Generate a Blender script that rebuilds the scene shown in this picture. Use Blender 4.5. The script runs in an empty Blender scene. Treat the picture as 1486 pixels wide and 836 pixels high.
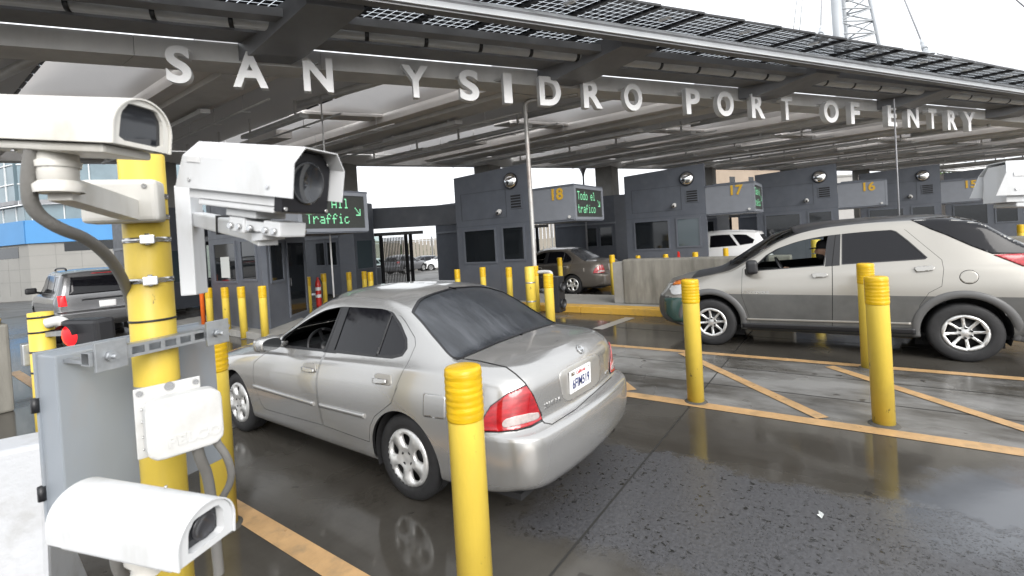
import bpy, bmesh, math, random
import numpy as np
from mathutils import Vector, Matrix
from mathutils.geometry import delaunay_2d_cdt
from mathutils.bvhtree import BVHTree
random.seed(7)
rng = np.random.default_rng(7)
PI = math.pi
scene = bpy.context.scene
col = scene.collection

# ------------------------------------------------------------------ camera
FPX, CYP, CAMH, PITCH, ROLL, YAW = 670.70, 357.96, 1.8129, 0.0162, -0.0602, 0.9520
def cam_axes():
    f = Vector((math.sin(YAW)*math.cos(PITCH), math.cos(YAW)*math.cos(PITCH), -math.sin(PITCH)))
    r = Vector((math.cos(YAW), -math.sin(YAW), 0)); u = r.cross(f)
    return math.cos(ROLL)*r+math.sin(ROLL)*u, -math.sin(ROLL)*r+math.cos(ROLL)*u, f
CR, CU, CF = cam_axes()
CAM = Vector((0, 0, CAMH))
def ray(px, py): return CF*FPX + CR*(px-743) + CU*(CYP-py)
def at_depth(px, py, d): return CAM + ray(px, py)*(d/FPX)
def at_z(px, py, z=0.0):
    d = ray(px, py); return CAM + d*((z-CAMH)/d.z)
def at_x(px, py, X):
    d = ray(px, py); return CAM + d*(X/d.x)
cd = bpy.data.cameras.new('camera'); cam = bpy.data.objects.new('camera', cd); col.objects.link(cam)
cam.matrix_world = Matrix(((CR.x, CU.x, -CF.x, 0), (CR.y, CU.y, -CF.y, 0), (CR.z, CU.z, -CF.z, CAMH), (0, 0, 0, 1)))
cd.sensor_fit = 'HORIZONTAL'; cd.sensor_width = 36.0; cd.lens = FPX/1486*36
cd.shift_y = -(418-CYP)/1486
cd.clip_start = 0.05; cd.clip_end = 3000
cd.dof.use_dof = True; cd.dof.focus_distance = 4.6; cd.dof.aperture_fstop = 3.2
scene.camera = cam

# ------------------------------------------------------------------ materials
MATS = {}
def mat(name, color, rough=0.5, metal=0.0, var=0.0, vscale=6.0, bump=0.0, bscale=40.0, rvar=0.0, coat=0.0, emit=None, estr=1.0, spec=0.5,
        dirt=None, dirt_amt=0.0, dirt_scale=3.0, stretch=None, ior=1.45, each=False, scuff=None):
    if name in MATS: return MATS[name]
    m = bpy.data.materials.new(name); m.use_nodes = True
    nt = m.node_tree; N = nt.nodes; L = nt.links
    b = N['Principled BSDF']
    b.inputs['Base Color'].default_value = (*color, 1)
    b.inputs['Roughness'].default_value = rough
    b.inputs['Metallic'].default_value = metal
    b.inputs['Specular IOR Level'].default_value = spec
    b.inputs['IOR'].default_value = ior
    if coat: b.inputs['Coat Weight'].default_value = coat; b.inputs['Coat Roughness'].default_value = 0.06
    if emit:
        b.inputs['Emission Color'].default_value = (*emit, 1); b.inputs['Emission Strength'].default_value = estr
    need = var or bump or rvar or dirt_amt
    if need:
        tc = N.new('ShaderNodeTexCoord'); src = tc.outputs['Object']
        if each:        # every copy of the thing gets its own patch of the pattern
            oi = N.new('ShaderNodeObjectInfo'); va = N.new('ShaderNodeVectorMath'); va.operation = 'MULTIPLY_ADD'
            cx = N.new('ShaderNodeCombineXYZ'); [L.new(oi.outputs['Random'], cx.inputs[q]) for q in range(3)]
            L.new(cx.outputs[0], va.inputs[0]); va.inputs[1].default_value = (37, 53, 71); L.new(src, va.inputs[2]); src = va.outputs[0]
        if stretch:
            mp = N.new('ShaderNodeMapping'); mp.inputs['Scale'].default_value = stretch
            L.new(src, mp.inputs['Vector']); src = mp.outputs['Vector']
        def noise(sc, det=6):
            n = N.new('ShaderNodeTexNoise'); n.inputs['Scale'].default_value = sc; n.inputs['Detail'].default_value = det
            n.inputs['Roughness'].default_value = 0.6; L.new(src, n.inputs['Vector']); return n.outputs['Fac']
        last = None
        if var:
            rp = N.new('ShaderNodeMapRange'); rp.inputs['From Min'].default_value = 0.3; rp.inputs['From Max'].default_value = 0.7
            rp.inputs['To Min'].default_value = 1-var; rp.inputs['To Max'].default_value = 1+var
            L.new(noise(vscale), rp.inputs['Value'])
            mx = N.new('ShaderNodeMix'); mx.data_type = 'RGBA'; mx.blend_type = 'MULTIPLY'; mx.inputs['Factor'].default_value = 1
            mx.inputs['A'].default_value = (*color, 1); L.new(rp.outputs['Result'], mx.inputs['B'])
            last = mx.outputs['Result']
        if dirt_amt:
            rp = N.new('ShaderNodeMapRange'); rp.inputs['From Min'].default_value = 0.5; rp.inputs['From Max'].default_value = 0.72
            rp.inputs['To Min'].default_value = 0; rp.inputs['To Max'].default_value = dirt_amt
            L.new(noise(dirt_scale, 8), rp.inputs['Value'])
            mx = N.new('ShaderNodeMix'); mx.data_type = 'RGBA'
            L.new(rp.outputs['Result'], mx.inputs['Factor'])
            if last: L.new(last, mx.inputs['A'])
            else: mx.inputs['A'].default_value = (*color, 1)
            mx.inputs['B'].default_value = (*(dirt or (0.1, .09, .07)), 1); last = mx.outputs['Result']
        if scuff:
            nz = N.new('ShaderNodeTexNoise'); nz.inputs['Scale'].default_value = 9; nz.inputs['Detail'].default_value = 9; nz.inputs['Roughness'].default_value = .72; L.new(src, nz.inputs['Vector'])
            rp = N.new('ShaderNodeMapRange'); rp.inputs['From Min'].default_value = .635; rp.inputs['From Max'].default_value = .665; rp.inputs['To Max'].default_value = .85; L.new(nz.outputs['Fac'], rp.inputs['Value'])
            mx = N.new('ShaderNodeMix'); mx.data_type = 'RGBA'; L.new(rp.outputs['Result'], mx.inputs['Factor']); L.new(last, mx.inputs['A']); mx.inputs['B'].default_value = (*scuff, 1); last = mx.outputs['Result']
        if last: L.new(last, b.inputs['Base Color'])
        if rvar:
            rp = N.new('ShaderNodeMapRange'); rp.inputs['From Min'].default_value = 0.3; rp.inputs['From Max'].default_value = 0.7
            rp.inputs['To Min'].default_value = max(0.02, rough-rvar); rp.inputs['To Max'].default_value = min(1, rough+rvar)
            L.new(noise(vscale*1.7), rp.inputs['Value']); L.new(rp.outputs['Result'], b.inputs['Roughness'])
        if bump:
            bp = N.new('ShaderNodeBump'); bp.inputs['Strength'].default_value = bump; bp.inputs['Distance'].default_value = 0.01
            L.new(noise(bscale, 4), bp.inputs['Height']); L.new(bp.outputs['Normal'], b.inputs['Normal'])
    MATS[name] = m
    return m
def glass_mat(name, tint=(0.75, 0.82, 0.8), alpha=0.25, rough=0.02):
    """thin window pane: mostly see-through, with a glossy reflection"""
    if name in MATS: return MATS[name]
    m = bpy.data.materials.new(name); m.use_nodes = True
    nt = m.node_tree; N = nt.nodes; L = nt.links
    N.remove(N['Principled BSDF']); out = N['Material Output']
    tr = N.new('ShaderNodeBsdfTransparent'); tr.inputs['Color'].default_value = (*tint, 1)
    gl = N.new('ShaderNodeBsdfGlossy'); gl.inputs['Roughness'].default_value = rough
    fr = N.new('ShaderNodeFresnel'); fr.inputs['IOR'].default_value = 1.5
    mx = N.new('ShaderNodeMixShader'); L.new(fr.outputs['Fac'], mx.inputs['Fac'])
    L.new(tr.outputs['BSDF'], mx.inputs[1]); L.new(gl.outputs['BSDF'], mx.inputs[2]); L.new(mx.outputs['Shader'], out.inputs['Surface'])
    MATS[name] = m; return m

M_yel = mat('yellow_paint', (0.66, 0.485, 0.070), 0.40, var=0.07, vscale=5, bump=0.12, bscale=60, dirt=(0.46, .34, .08), dirt_amt=0.5, dirt_scale=4.0, stretch=(1, 1, .45), each=True, scuff=(.10, .075, .04))
M_yeltape = mat('yellow_reflective_tape', (0.58, 0.36, 0.008), 0.3, var=0.2, vscale=18, bump=0.4, bscale=25, stretch=(.3, .3, 1.6), each=True)
M_white = mat('white_enamel', (0.60, 0.61, 0.62), 0.38, var=0.04, vscale=4, dirt=(0.30, .285, .25), dirt_amt=0.4, dirt_scale=7, stretch=(1, 1, .4))
M_whitepl = mat('white_plastic', (0.53, 0.53, 0.52), 0.45, var=0.03, vscale=3, dirt=(0.32, .30, .25), dirt_amt=0.35, dirt_scale=9)
M_cream = mat('aged_white_enamel', (0.60, 0.585, 0.545), 0.42, var=0.05, vscale=5, dirt=(0.32, .28, .21), dirt_amt=0.45, dirt_scale=7, stretch=(1, 1, .5))
M_black = mat('black_plastic', (0.018, 0.018, 0.02), 0.4)
M_rubber = mat('black_rubber', (0.016, 0.016, 0.017), 0.62, var=0.3, vscale=20, bump=0.3, bscale=120)
M_dark = mat('dark_interior', (0.012, 0.012, 0.013), 0.8)
M_chrome = mat('bright_steel', (0.62, 0.62, 0.62), 0.22, 1.0, var=.1, vscale=20)
M_galv = mat('galvanised_steel', (0.40, 0.415, 0.43), 0.42, 0.85, var=0.15, vscale=25, rvar=0.1)
M_cab = mat('grey_cabinet_paint', (0.25, 0.275, 0.305), 0.42, var=0.06, vscale=3, dirt=(0.30, .20, .10), dirt_amt=0.22, dirt_scale=4, stretch=(1, 1, .35))
M_hose = mat('grey_conduit', (0.17, 0.165, 0.155), 0.6, bump=0.3, bscale=80)
M_booth = mat('slate_grey_cladding', (0.088, 0.097, 0.116), 0.42, var=0.10, vscale=2.5, rvar=0.08, dirt=(.2, .2, .2), dirt_amt=.12, dirt_scale=3)
M_booth2 = mat('mid_grey_cladding', (0.175, 0.187, 0.21), 0.4, var=0.08, vscale=2.5, rvar=0.08)
M_steel = mat('dark_steel_paint', (0.235, 0.238, 0.25), 0.45, var=0.10, vscale=2.0, rvar=.1)
M_conc = mat('weathered_concrete', (0.27, 0.265, 0.25), 0.75, var=0.14, vscale=1.6, bump=0.25, bscale=30, dirt=(.16, .15, .13), dirt_amt=.5, dirt_scale=1.4)
M_fascia = mat('fascia_panel', (0.76, 0.755, 0.745), 0.6, var=0.10, vscale=1.2, bump=.1, bscale=30, dirt=(.52, .515, .50), dirt_amt=.4, dirt_scale=1.5, stretch=(1, 1, .5))
M_soffit = mat('soffit_panel', (0.80, 0.77, 0.745), 0.6, var=0.08, vscale=1.0)
M_concblk = mat('wet_stained_concrete', (0.20, 0.19, 0.165), 0.55, var=0.25, vscale=2.2, bump=.3, bscale=30, dirt=(.10, .095, .08), dirt_amt=.7, dirt_scale=2.6, stretch=(2, 2, .4))
M_letter = mat('white_letter_face', (0.90, 0.90, 0.90), 0.4, var=.04, vscale=3)
M_alum = mat('white_gutter', (0.66, 0.68, 0.70), 0.35, var=0.06, vscale=1.0)
M_pipe = mat('grey_pipe', (0.66, 0.66, 0.655), 0.45, .3, var=.1, vscale=3)
M_wglass = mat('dark_window_glass', (0.010, 0.012, 0.014), 0.05, spec=0.7)
M_num = mat('number_paint', (0.50, 0.30, 0.025), 0.5)
M_led = mat('led_green', (0.02, 0.05, 0.03), 0.5, emit=(0.32, 1.0, 0.52), estr=.62)
M_ledpanel = mat('led_panel', (0.03, 0.033, 0.03), 0.5, var=.3, vscale=60)
M_red = mat('red_lamp_lit', (0.5, 0.01, 0.01), 0.3, emit=(1.0, 0.02, 0.03), estr=.55)
M_redext = mat('red_enamel', (0.42, 0.02, 0.015), 0.35)
M_orange = mat('orange_plastic', (0.75, 0.14, 0.02), 0.5)
M_mirror = mat('mirror_glass', (0.85, 0.85, 0.85), 0.03, 1.0)
M_pane = glass_mat('clear_pane')

# ------------------------------------------------------------------ building helpers
class MB:
    """collects shapes, then links them as one mesh object"""
    def __init__(s): s.bm = bmesh.new()
    def _add(s, vs, fs, smooth=False):
        bv = [s.bm.verts.new(v) for v in vs]
        for f in fs:
            try:
                ff = s.bm.faces.new([bv[i] for i in f]); ff.smooth = smooth
            except ValueError: pass
        return bv
    def box(s, lo, hi, M=None, bevel=0.0, seg=2):
        x0, y0, z0 = lo; x1, y1, z1 = hi
        vs = [Vector(v) for v in ((x0, y0, z0), (x1, y0, z0), (x1, y1, z0), (x0, y1, z0), (x0, y0, z1), (x1, y0, z1), (x1, y1, z1), (x0, y1, z1))]
        t = bmesh.new(); bv = [t.verts.new(v) for v in vs]
        for f in ((0, 3, 2, 1), (4, 5, 6, 7), (0, 1, 5, 4), (1, 2, 6, 5), (2, 3, 7, 6), (3, 0, 4, 7)): t.faces.new([bv[i] for i in f])
        if bevel: bmesh.ops.bevel(t, geom=t.edges[:], offset=bevel, segments=seg, affect='EDGES', profile=0.6)
        if M is not None: bmesh.ops.transform(t, matrix=M, verts=t.verts[:])
        s.merge(t); return s
    def merge(s, t):
        me = bpy.data.meshes.new('tmp'); t.to_mesh(me); t.free(); s.bm.from_mesh(me); bpy.data.meshes.remove(me)
    def prism(s, poly, z0, z1, M=None, bevel=0.0, seg=2, smooth=False):
        """polygon in local xy extruded z0..z1"""
        t = bmesh.new(); n = len(poly)
        a = [t.verts.new((p[0], p[1], z0)) for p in poly]; b = [t.verts.new((p[0], p[1], z1)) for p in poly]
        t.faces.new(a[::-1]); t.faces.new(b)
        for i in range(n):
            f = t.faces.new((a[i], a[(i+1) % n], b[(i+1) % n], b[i])); f.smooth = smooth
        bmesh.ops.recalc_face_normals(t, faces=t.faces[:])
        if bevel: bmesh.ops.bevel(t, geom=t.edges[:], offset=bevel, segments=seg, affect='EDGES', profile=0.6)
        if M is not None: bmesh.ops.transform(t, matrix=M, verts=t.verts[:])
        s.merge(t); return s
    def lathe(s, prof, p=(0, 0, 0), axis=(0, 0, 1), seg=24, smooth=True):
        """profile of (radius, height) turned about an axis through p"""
        q = Vector(axis).normalized().to_track_quat('Z', 'Y').to_matrix().to_4x4(); q.translation = Vector(p)
        rows = []
        for r, hgt in prof:
            if r < 1e-6: rows.append([s.bm.verts.new(q @ Vector((0, 0, hgt)))])
            else: rows.append([s.bm.verts.new(q @ Vector((r*math.cos(2*PI*i/seg), r*math.sin(2*PI*i/seg), hgt))) for i in range(seg)])
        for a, b in zip(rows[:-1], rows[1:]):
            for i in range(seg):
                j = (i+1) % seg
                vs = []
                for v in (a[i % len(a)], a[j % len(a)], b[j % len(b)], b[i % len(b)]):
                    if v not in vs: vs.append(v)
                if len(vs) >= 3:
                    try: f = s.bm.faces.new(vs); f.smooth = smooth
                    except ValueError: pass
        return s
    def cyl(s, p0, p1, r, seg=16, r1=None):
        p0 = Vector(p0); p1 = Vector(p1); L = (p1-p0).length; r1 = r if r1 is None else r1
        q = (p1-p0).to_track_quat('Z', 'Y').to_matrix().to_4x4(); q.translation = p0
        a = [s.bm.verts.new(q @ Vector((r*math.cos(2*PI*i/seg), r*math.sin(2*PI*i/seg), 0))) for i in range(seg)]
        b = [s.bm.verts.new(q @ Vector((r1*math.cos(2*PI*i/seg), r1*math.sin(2*PI*i/seg), L))) for i in range(seg)]
        for i in range(seg):
            f = s.bm.faces.new((a[i], a[(i+1) % seg], b[(i+1) % seg], b[i])); f.smooth = True
        s.bm.faces.new(a[::-1]); s.bm.faces.new(b)
        return s
    def tube(s, pts, r, seg=10, smooth_pts=0):
        pts = [Vector(p) for p in pts]
        for _ in range(smooth_pts):
            q = [pts[0]]
            for a, b in zip(pts[:-1], pts[1:]): q += [a*.75+b*.25, a*.25+b*.75]
            pts = q+[pts[-1]]
        rows = []; ref = None
        for i, p in enumerate(pts):
            d = (pts[min(i+1, len(pts)-1)]-pts[max(i-1, 0)]).normalized()
            if ref is None: ref = d.orthogonal().normalized()
            ref = (ref-d*ref.dot(d)).normalized(); o = d.cross(ref)
            rows.append([s.bm.verts.new(p+ref*r*math.cos(2*PI*k/seg)+o*r*math.sin(2*PI*k/seg)) for k in range(seg)])
        for a, b in zip(rows[:-1], rows[1:]):
            for k in range(seg):
                f = s.bm.faces.new((a[k], a[(k+1) % seg], b[(k+1) % seg], b[k])); f.smooth = True
        s.bm.faces.new(rows[0][::-1]); s.bm.faces.new(rows[-1])
        return s
    def bar(s, p0, p1, w, h, up=(0, 0, 1), bevel=0.0):
        """rectangular bar from p0 to p1 (centre line), w across, h along up"""
        p0 = Vector(p0); p1 = Vector(p1); d = (p1-p0); L = d.length; d.normalize()
        u = Vector(up); u = (u-d*u.dot(d)).normalized(); x = d.cross(u)
        M = Matrix(((d.x, x.x, u.x, p0.x), (d.y, x.y, u.y, p0.y), (d.z, x.z, u.z, p0.z), (0, 0, 0, 1)))
        return s.box((0, -w/2, -h/2), (L, w/2, h/2), M, bevel)
    def quad(s, a, b, c, d):
        s._add([Vector(a), Vector(b), Vector(c), Vector(d)], [(0, 1, 2, 3)]); return s
    def build(s, name, m, parent=None, smooth=None):
        me = bpy.data.meshes.new(name)
        if parent is not None:
            off = WORLD.get(parent.name, Vector((0, 0, 0)))
            if off.length: bmesh.ops.translate(s.bm, verts=s.bm.verts[:], vec=-off)
        if smooth is not None:
            for f in s.bm.faces: f.smooth = smooth
        s.bm.to_mesh(me); s.bm.free()
        return link(name, me, m, parent)
WORLD = {}      # world offset of one-off things whose parts are written in world coordinates
def link(name, me, m, parent=None):
    o = bpy.data.objects.new(name, me); col.objects.link(o)
    if m is not None:
        for mm in (m if isinstance(m, (list, tuple)) else [m]): me.materials.append(mm)
    if parent is not None:
        o.parent = parent
        if parent.name in WORLD: WORLD[o.name] = WORLD[parent.name]
    return o
def tag(o, label=None, cat=None, group=None, kind=None):
    if label: o['label'] = label
    if cat: o['category'] = cat
    if group: o['group'] = group
    if kind: o['kind'] = kind
    return o
def empty(name, loc=(0, 0, 0), rz=0.0, world=False):
    o = bpy.data.objects.new(name, None); col.objects.link(o); o.location = loc; o.rotation_euler = (0, 0, rz)
    o.empty_display_size = 0.2
    if world: WORLD[o.name] = Vector(loc)
    return o
def copy_tree(o, loc=None, label=None, group=None):
    kids = list(o.children)
    c = o.copy(); col.objects.link(c)
    if loc is not None: c.location = loc
    if label: c['label'] = label
    if group: c['group'] = group
    for k in kids:
        d = k.copy(); col.objects.link(d); d.parent = c
        for g in list(k.children):
            e = g.copy(); col.objects.link(e); e.parent = d
    return c
def text_mesh(body, size, depth, bold=0.0, spacing=1.0, align='CENTER'):
    cu = bpy.data.curves.new('text', 'FONT'); cu.body = body; cu.size = size; cu.extrude = depth; cu.offset = bold
    cu.align_x = align; cu.space_character = spacing; cu.resolution_u = 6
    o = bpy.data.objects.new('text', cu); col.objects.link(o)
    dg = bpy.context.evaluated_depsgraph_get(); dg.update()
    me = bpy.data.meshes.new_from_object(o.evaluated_get(dg))
    bpy.data.objects.remove(o); bpy.data.curves.remove(cu)
    return me
def rot_to(x, y, z, t=(0, 0, 0)):
    x, y, z, t = map(Vector, (x, y, z, t))
    return Matrix(((x.x, y.x, z.x, t.x), (x.y, y.y, z.y, t.y), (x.z, y.z, z.z, t.z), (0, 0, 0, 1)))
def tri_poly(poly, spacing):
    """triangulate a 2D polygon with an interior grid; returns verts, tris, boundary count"""
    P = np.array(poly, float); n = len(P)
    lo, hi = P.min(0), P.max(0)
    gx = np.arange(lo[0]+spacing/2, hi[0], spacing); gy = np.arange(lo[1]+spacing/2, hi[1], spacing)
    G = np.array([(a, b) for a in gx for b in gy]) if len(gx) and len(gy) else np.zeros((0, 2))
    if len(G):
        G = G[inpoly(G, P)]
        if len(G):
            dd = np.min([segdist(G, P[i], P[(i+1) % n]) for i in range(n)], axis=0); G = G[dd > spacing*0.3]
    V = [Vector(p) for p in P]+[Vector(g) for g in G]
    r = delaunay_2d_cdt(V, [(i, (i+1) % n) for i in range(n)], [], 0, 1e-7)
    ov = np.array([tuple(v) for v in r[0]])
    tris = [tuple(f) for f in r[2]]
    c = np.array([ov[list(t)].mean(0) for t in tris])
    tris = [t for t, k in zip(tris, inpoly(c, P)) if k]
    return ov, tris
def inpoly(Q, P):
    Q = np.atleast_2d(Q); x, y = Q[:, 0], Q[:, 1]; r = np.zeros(len(Q), bool); n = len(P)
    for i in range(n):
        x0, y0 = P[i]; x1, y1 = P[(i+1) % n]
        if y0 == y1: continue
        c = ((y0 > y) != (y1 > y)) & (x < (x1-x0)*(y-y0)/(y1-y0)+x0); r ^= c
    return r
def segdist(Q, a, b):
    a = np.array(a); b = np.array(b); d = b-a; t = np.clip(((Q-a)@d)/max(d@d, 1e-12), 0, 1)
    return np.linalg.norm(Q-(a+t[:, None]*d), axis=1)
def resample(poly, step, closed=True):
    P = [np.array(p, float) for p in poly]; out = []
    n = len(P)
    for i in range(n if closed else n-1):
        a, b = P[i], P[(i+1) % n]; k = max(1, int(math.ceil(np.linalg.norm(b-a)/step)))
        out += [a+(b-a)*j/k for j in range(k)]
    if not closed: out.append(P[-1])
    return np.array(out)
def chaikin(poly, it=2, closed=True, cut=0.25):
    P = np.array(poly, float)
    for _ in range(it):
        Q = []
        n = len(P)
        for i in range(n if closed else n-1):
            a, b = P[i], P[(i+1) % n]; Q += [a*(1-cut)+b*cut, a*cut+b*(1-cut)]
        P = np.array(Q)
    return P
def offset_poly(P, d):
    """move every vertex of a polygon inwards by d"""
    P = np.array(P, float); n = len(P)
    area = 0.5*sum(P[i][0]*P[(i+1) % n][1]-P[(i+1) % n][0]*P[i][1] for i in range(n)); sg = 1 if area > 0 else -1
    out = []
    for i in range(n):
        a, b, c = P[i-1], P[i], P[(i+1) % n]
        t1 = b-a; t2 = c-b; t1 = t1/max(np.linalg.norm(t1), 1e-9); t2 = t2/max(np.linalg.norm(t2), 1e-9)
        n1 = np.array([-t1[1], t1[0]])*sg; n2 = np.array([-t2[1], t2[0]])*sg
        m = n1+n2; l = np.linalg.norm(m)
        m = m/l if l > 1e-6 else n1
        out.append(b+m*d/max(m@n1, 0.5))
    return np.array(out)
# ================================================================== vehicles
class Pchip:
    def __init__(s, pts):
        s.x = np.array([p[0] for p in pts], float); s.y = np.array([p[1] for p in pts], float)
        h = np.diff(s.x); d = np.diff(s.y)/h; m = np.zeros_like(s.y)
        for i in range(1, len(m)-1):
            if d[i-1]*d[i] > 0:
                w1 = 2*h[i]+h[i-1]; w2 = h[i]+2*h[i-1]; m[i] = (w1+w2)/(w1/d[i-1]+w2/d[i])
        m[0] = d[0]; m[-1] = d[-1]; s.m = m
    def __call__(s, q):
        q = np.clip(np.asarray(q, float), s.x[0], s.x[-1])
        i = np.clip(np.searchsorted(s.x, q)-1, 0, len(s.x)-2); h = s.x[i+1]-s.x[i]; t = (q-s.x[i])/h
        return ((1+2*t)*(1-t)**2*s.y[i]+t*(1-t)**2*h*s.m[i]+t*t*(3-2*t)*s.y[i+1]+t*t*(t-1)*h*s.m[i+1])
WS = 0.12
class CarSurf:
    """half body: sections across x swept from rocker (v=0) over belt and roof rail to the centre line, closed by rounded ends"""
    def __init__(s, ctrl, xprof_r, xprof_f, xa, xb, x_end_r, x_end_f, Rr=(.30, .30), Rf=(.35, .35), bow_r=.05, bow_f=.10, n_sup=2.4):
        s.c = [(Pchip(a), Pchip(b), f) for a, b, f in ctrl]; s.n = len(ctrl); s.vmax = 2*s.n-3
        s.xr = Pchip(xprof_r); s.xf = Pchip(xprof_f); s.xa, s.xb = xa, xb; s.xer, s.xef = x_end_r, x_end_f
        s.Rr, s.Rf, s.br, s.bf, s.ns = Rr, Rf, bow_r, bow_f, n_sup
    def sec(s, x, v):
        x = np.asarray(x, float); v = np.asarray(v, float); x, v = np.broadcast_arrays(x, v)
        P = np.stack([np.stack([a(x), b(x)], -1) for a, b, f in s.c], -2); ph = np.array([f for a, b, f in s.c])
        k = np.clip(np.floor(v).astype(int), 0, s.vmax-1); t = v-k
        out = np.zeros(x.shape+(2,))
        idx = np.arange(x.size); Pf = P.reshape(-1, s.n, 2); kf = k.ravel(); tf = t.ravel()[:, None]; o = out.reshape(-1, 2)
        st = kf % 2 == 0; i = kf//2
        a = Pf[idx, i]; b = Pf[idx, np.minimum(i+1, s.n-1)]
        A = a+ph[i][:, None]*(b-a); B = b-ph[np.minimum(i+1, s.n-1)][:, None]*(b-a)
        straight = A+(B-A)*tf
        c = Pf[idx, np.minimum(i+2, s.n-1)]; i1 = np.minimum(i+1, s.n-1)
        B0 = b-ph[i1][:, None]*(b-a); A1 = b+ph[i1][:, None]*(c-b)
        corner = (1-tf)**2*B0+2*tf*(1-tf)*b+tf**2*A1
        o[:] = np.where(st[:, None], straight, corner)
        return out
    def mid(s, x, v):
        q = s.sec(x, v); x, _ = np.broadcast_arrays(np.asarray(x, float), q[..., 0]); return np.stack([x, q[..., 0], q[..., 1]], -1)
    def end(s, rho, v, rear):
        rho = np.asarray(rho, float); v = np.asarray(v, float); rho, v = np.broadcast_arrays(rho, v)
        sg = -1 if rear else 1; xe0 = s.xer if rear else s.xef; x0 = s.xa if rear else s.xb
        prof = s.xr if rear else s.xf; Rx, Ry = s.Rr if rear else s.Rf; bow = s.br if rear else s.bf
        E = s.sec(np.full(v.shape, xe0), v); xe = prof(E[..., 1])
        xs = xe-sg*Rx; xs = np.where(sg*(xs-x0) < .02, x0+sg*.02, xs)
        th = np.clip(rho-1, 0, 1)*PI/2; n = s.ns
        xq = np.where(rho < 1, x0+(xs-x0)*rho, xs+(xe-xs)*np.sin(th)**(2/n))
        S = s.sec(np.clip(xq, min(x0, xe0), max(x0, xe0)) if True else xq, v)
        y0, z = S[..., 0], S[..., 1]
        ry = np.minimum(Ry, y0*.75)
        y = y0-ry*(1-np.cos(th)**(2/n)); y = np.where(rho > 2, (y0-ry)*(3-rho), y)
        w = np.where(rho > 1, 1-(y/np.maximum(y0, 1e-4))**2, 0)
        return np.stack([xq+sg*bow*w*np.minimum(1, y0/.4), y, z], -1)
    def vgrid(s, ns=3, nc=5):
        v = []
        for k in range(s.vmax): m = ns if k % 2 == 0 else nc; v += [k+j/m for j in range(m)]
        return np.array(v+[s.vmax])
    def normals(s, f, a, b, da, db, amax, bmax):
        a0 = np.clip(a-da, *amax); a1 = np.clip(a+da, *amax); b0 = np.clip(b-db, *bmax); b1 = np.clip(b+db, *bmax)
        n = np.cross(f(a1, b)-f(a0, b), f(a, b1)-f(a, b0)); l = np.linalg.norm(n, axis=-1, keepdims=True)
        return n/np.maximum(l, 1e-12)
    def bvh(s):
        v = s.vgrid(3, 5); xs = np.linspace(s.xa, s.xb, 120)
        V = []; F = []
        def grid(Pt):
            for sgn in (1, -1):
                base = len(V); a, b = Pt.shape[:2]; Q = Pt.copy(); Q[..., 1] *= sgn
                V.extend(map(tuple, Q.reshape(-1, 3)))
                for i in range(a-1):
                    for j in range(b-1): F.append((base+i*b+j, base+i*b+j+1, base+(i+1)*b+j+1, base+(i+1)*b+j))
        X, W = np.meshgrid(xs, v, indexing='ij'); grid(s.mid(X, W))
        for rear in (True, False):
            R_, W = np.meshgrid(np.concatenate([np.linspace(0, 1, 5), np.linspace(1, 2, 16)[1:], np.linspace(2, 3, 14)[1:]]), v, indexing='ij')
            grid(s.end(R_, W, rear))
        return BVHTree.FromPolygons(V, F)
    def to_xv(s, P, vhi=None):
        """side view (x, z) -> (x, v)"""
        P = np.asarray(P, float); vv = np.linspace(0, s.vmax if vhi is None else vhi, 260); out = []
        for x, z in P:
            zz = s.sec(np.full(vv.shape, x), vv)[:, 1]
            zz = np.maximum.accumulate(zz+np.arange(len(zz))*1e-9)
            v = np.interp(z, zz, vv) if z >= zz[0] else -(zz[0]-z)*8
            out.append((x, v))
        return np.array(out)
def car_ray(pose, px, py):
    X, Y, a = pose; ax = Vector((math.sin(a), math.cos(a), 0)); ay = Vector((-math.cos(a), math.sin(a), 0))
    o = CAM-Vector((X, Y, 0)); d = ray(px, py).normalized()
    return Vector((o.dot(ax), o.dot(ay), o.z)), Vector((d.dot(ax), d.dot(ay), d.z))
def mesh_from(V, F, Nn, name):
    me = bpy.data.meshes.new(name)
    used = sorted({i for f in F for i in f}); mp = {k: i for i, k in enumerate(used)}
    me.from_pydata([tuple(V[k]) for k in used], [], [tuple(mp[i] for i in f) for f in F])
    me.polygons.foreach_set('use_smooth', [True]*len(me.polygons))
    if Nn is not None and len(used): me.normals_split_custom_set_from_vertices([tuple(Nn[k]) for k in used])
    return me
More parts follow.
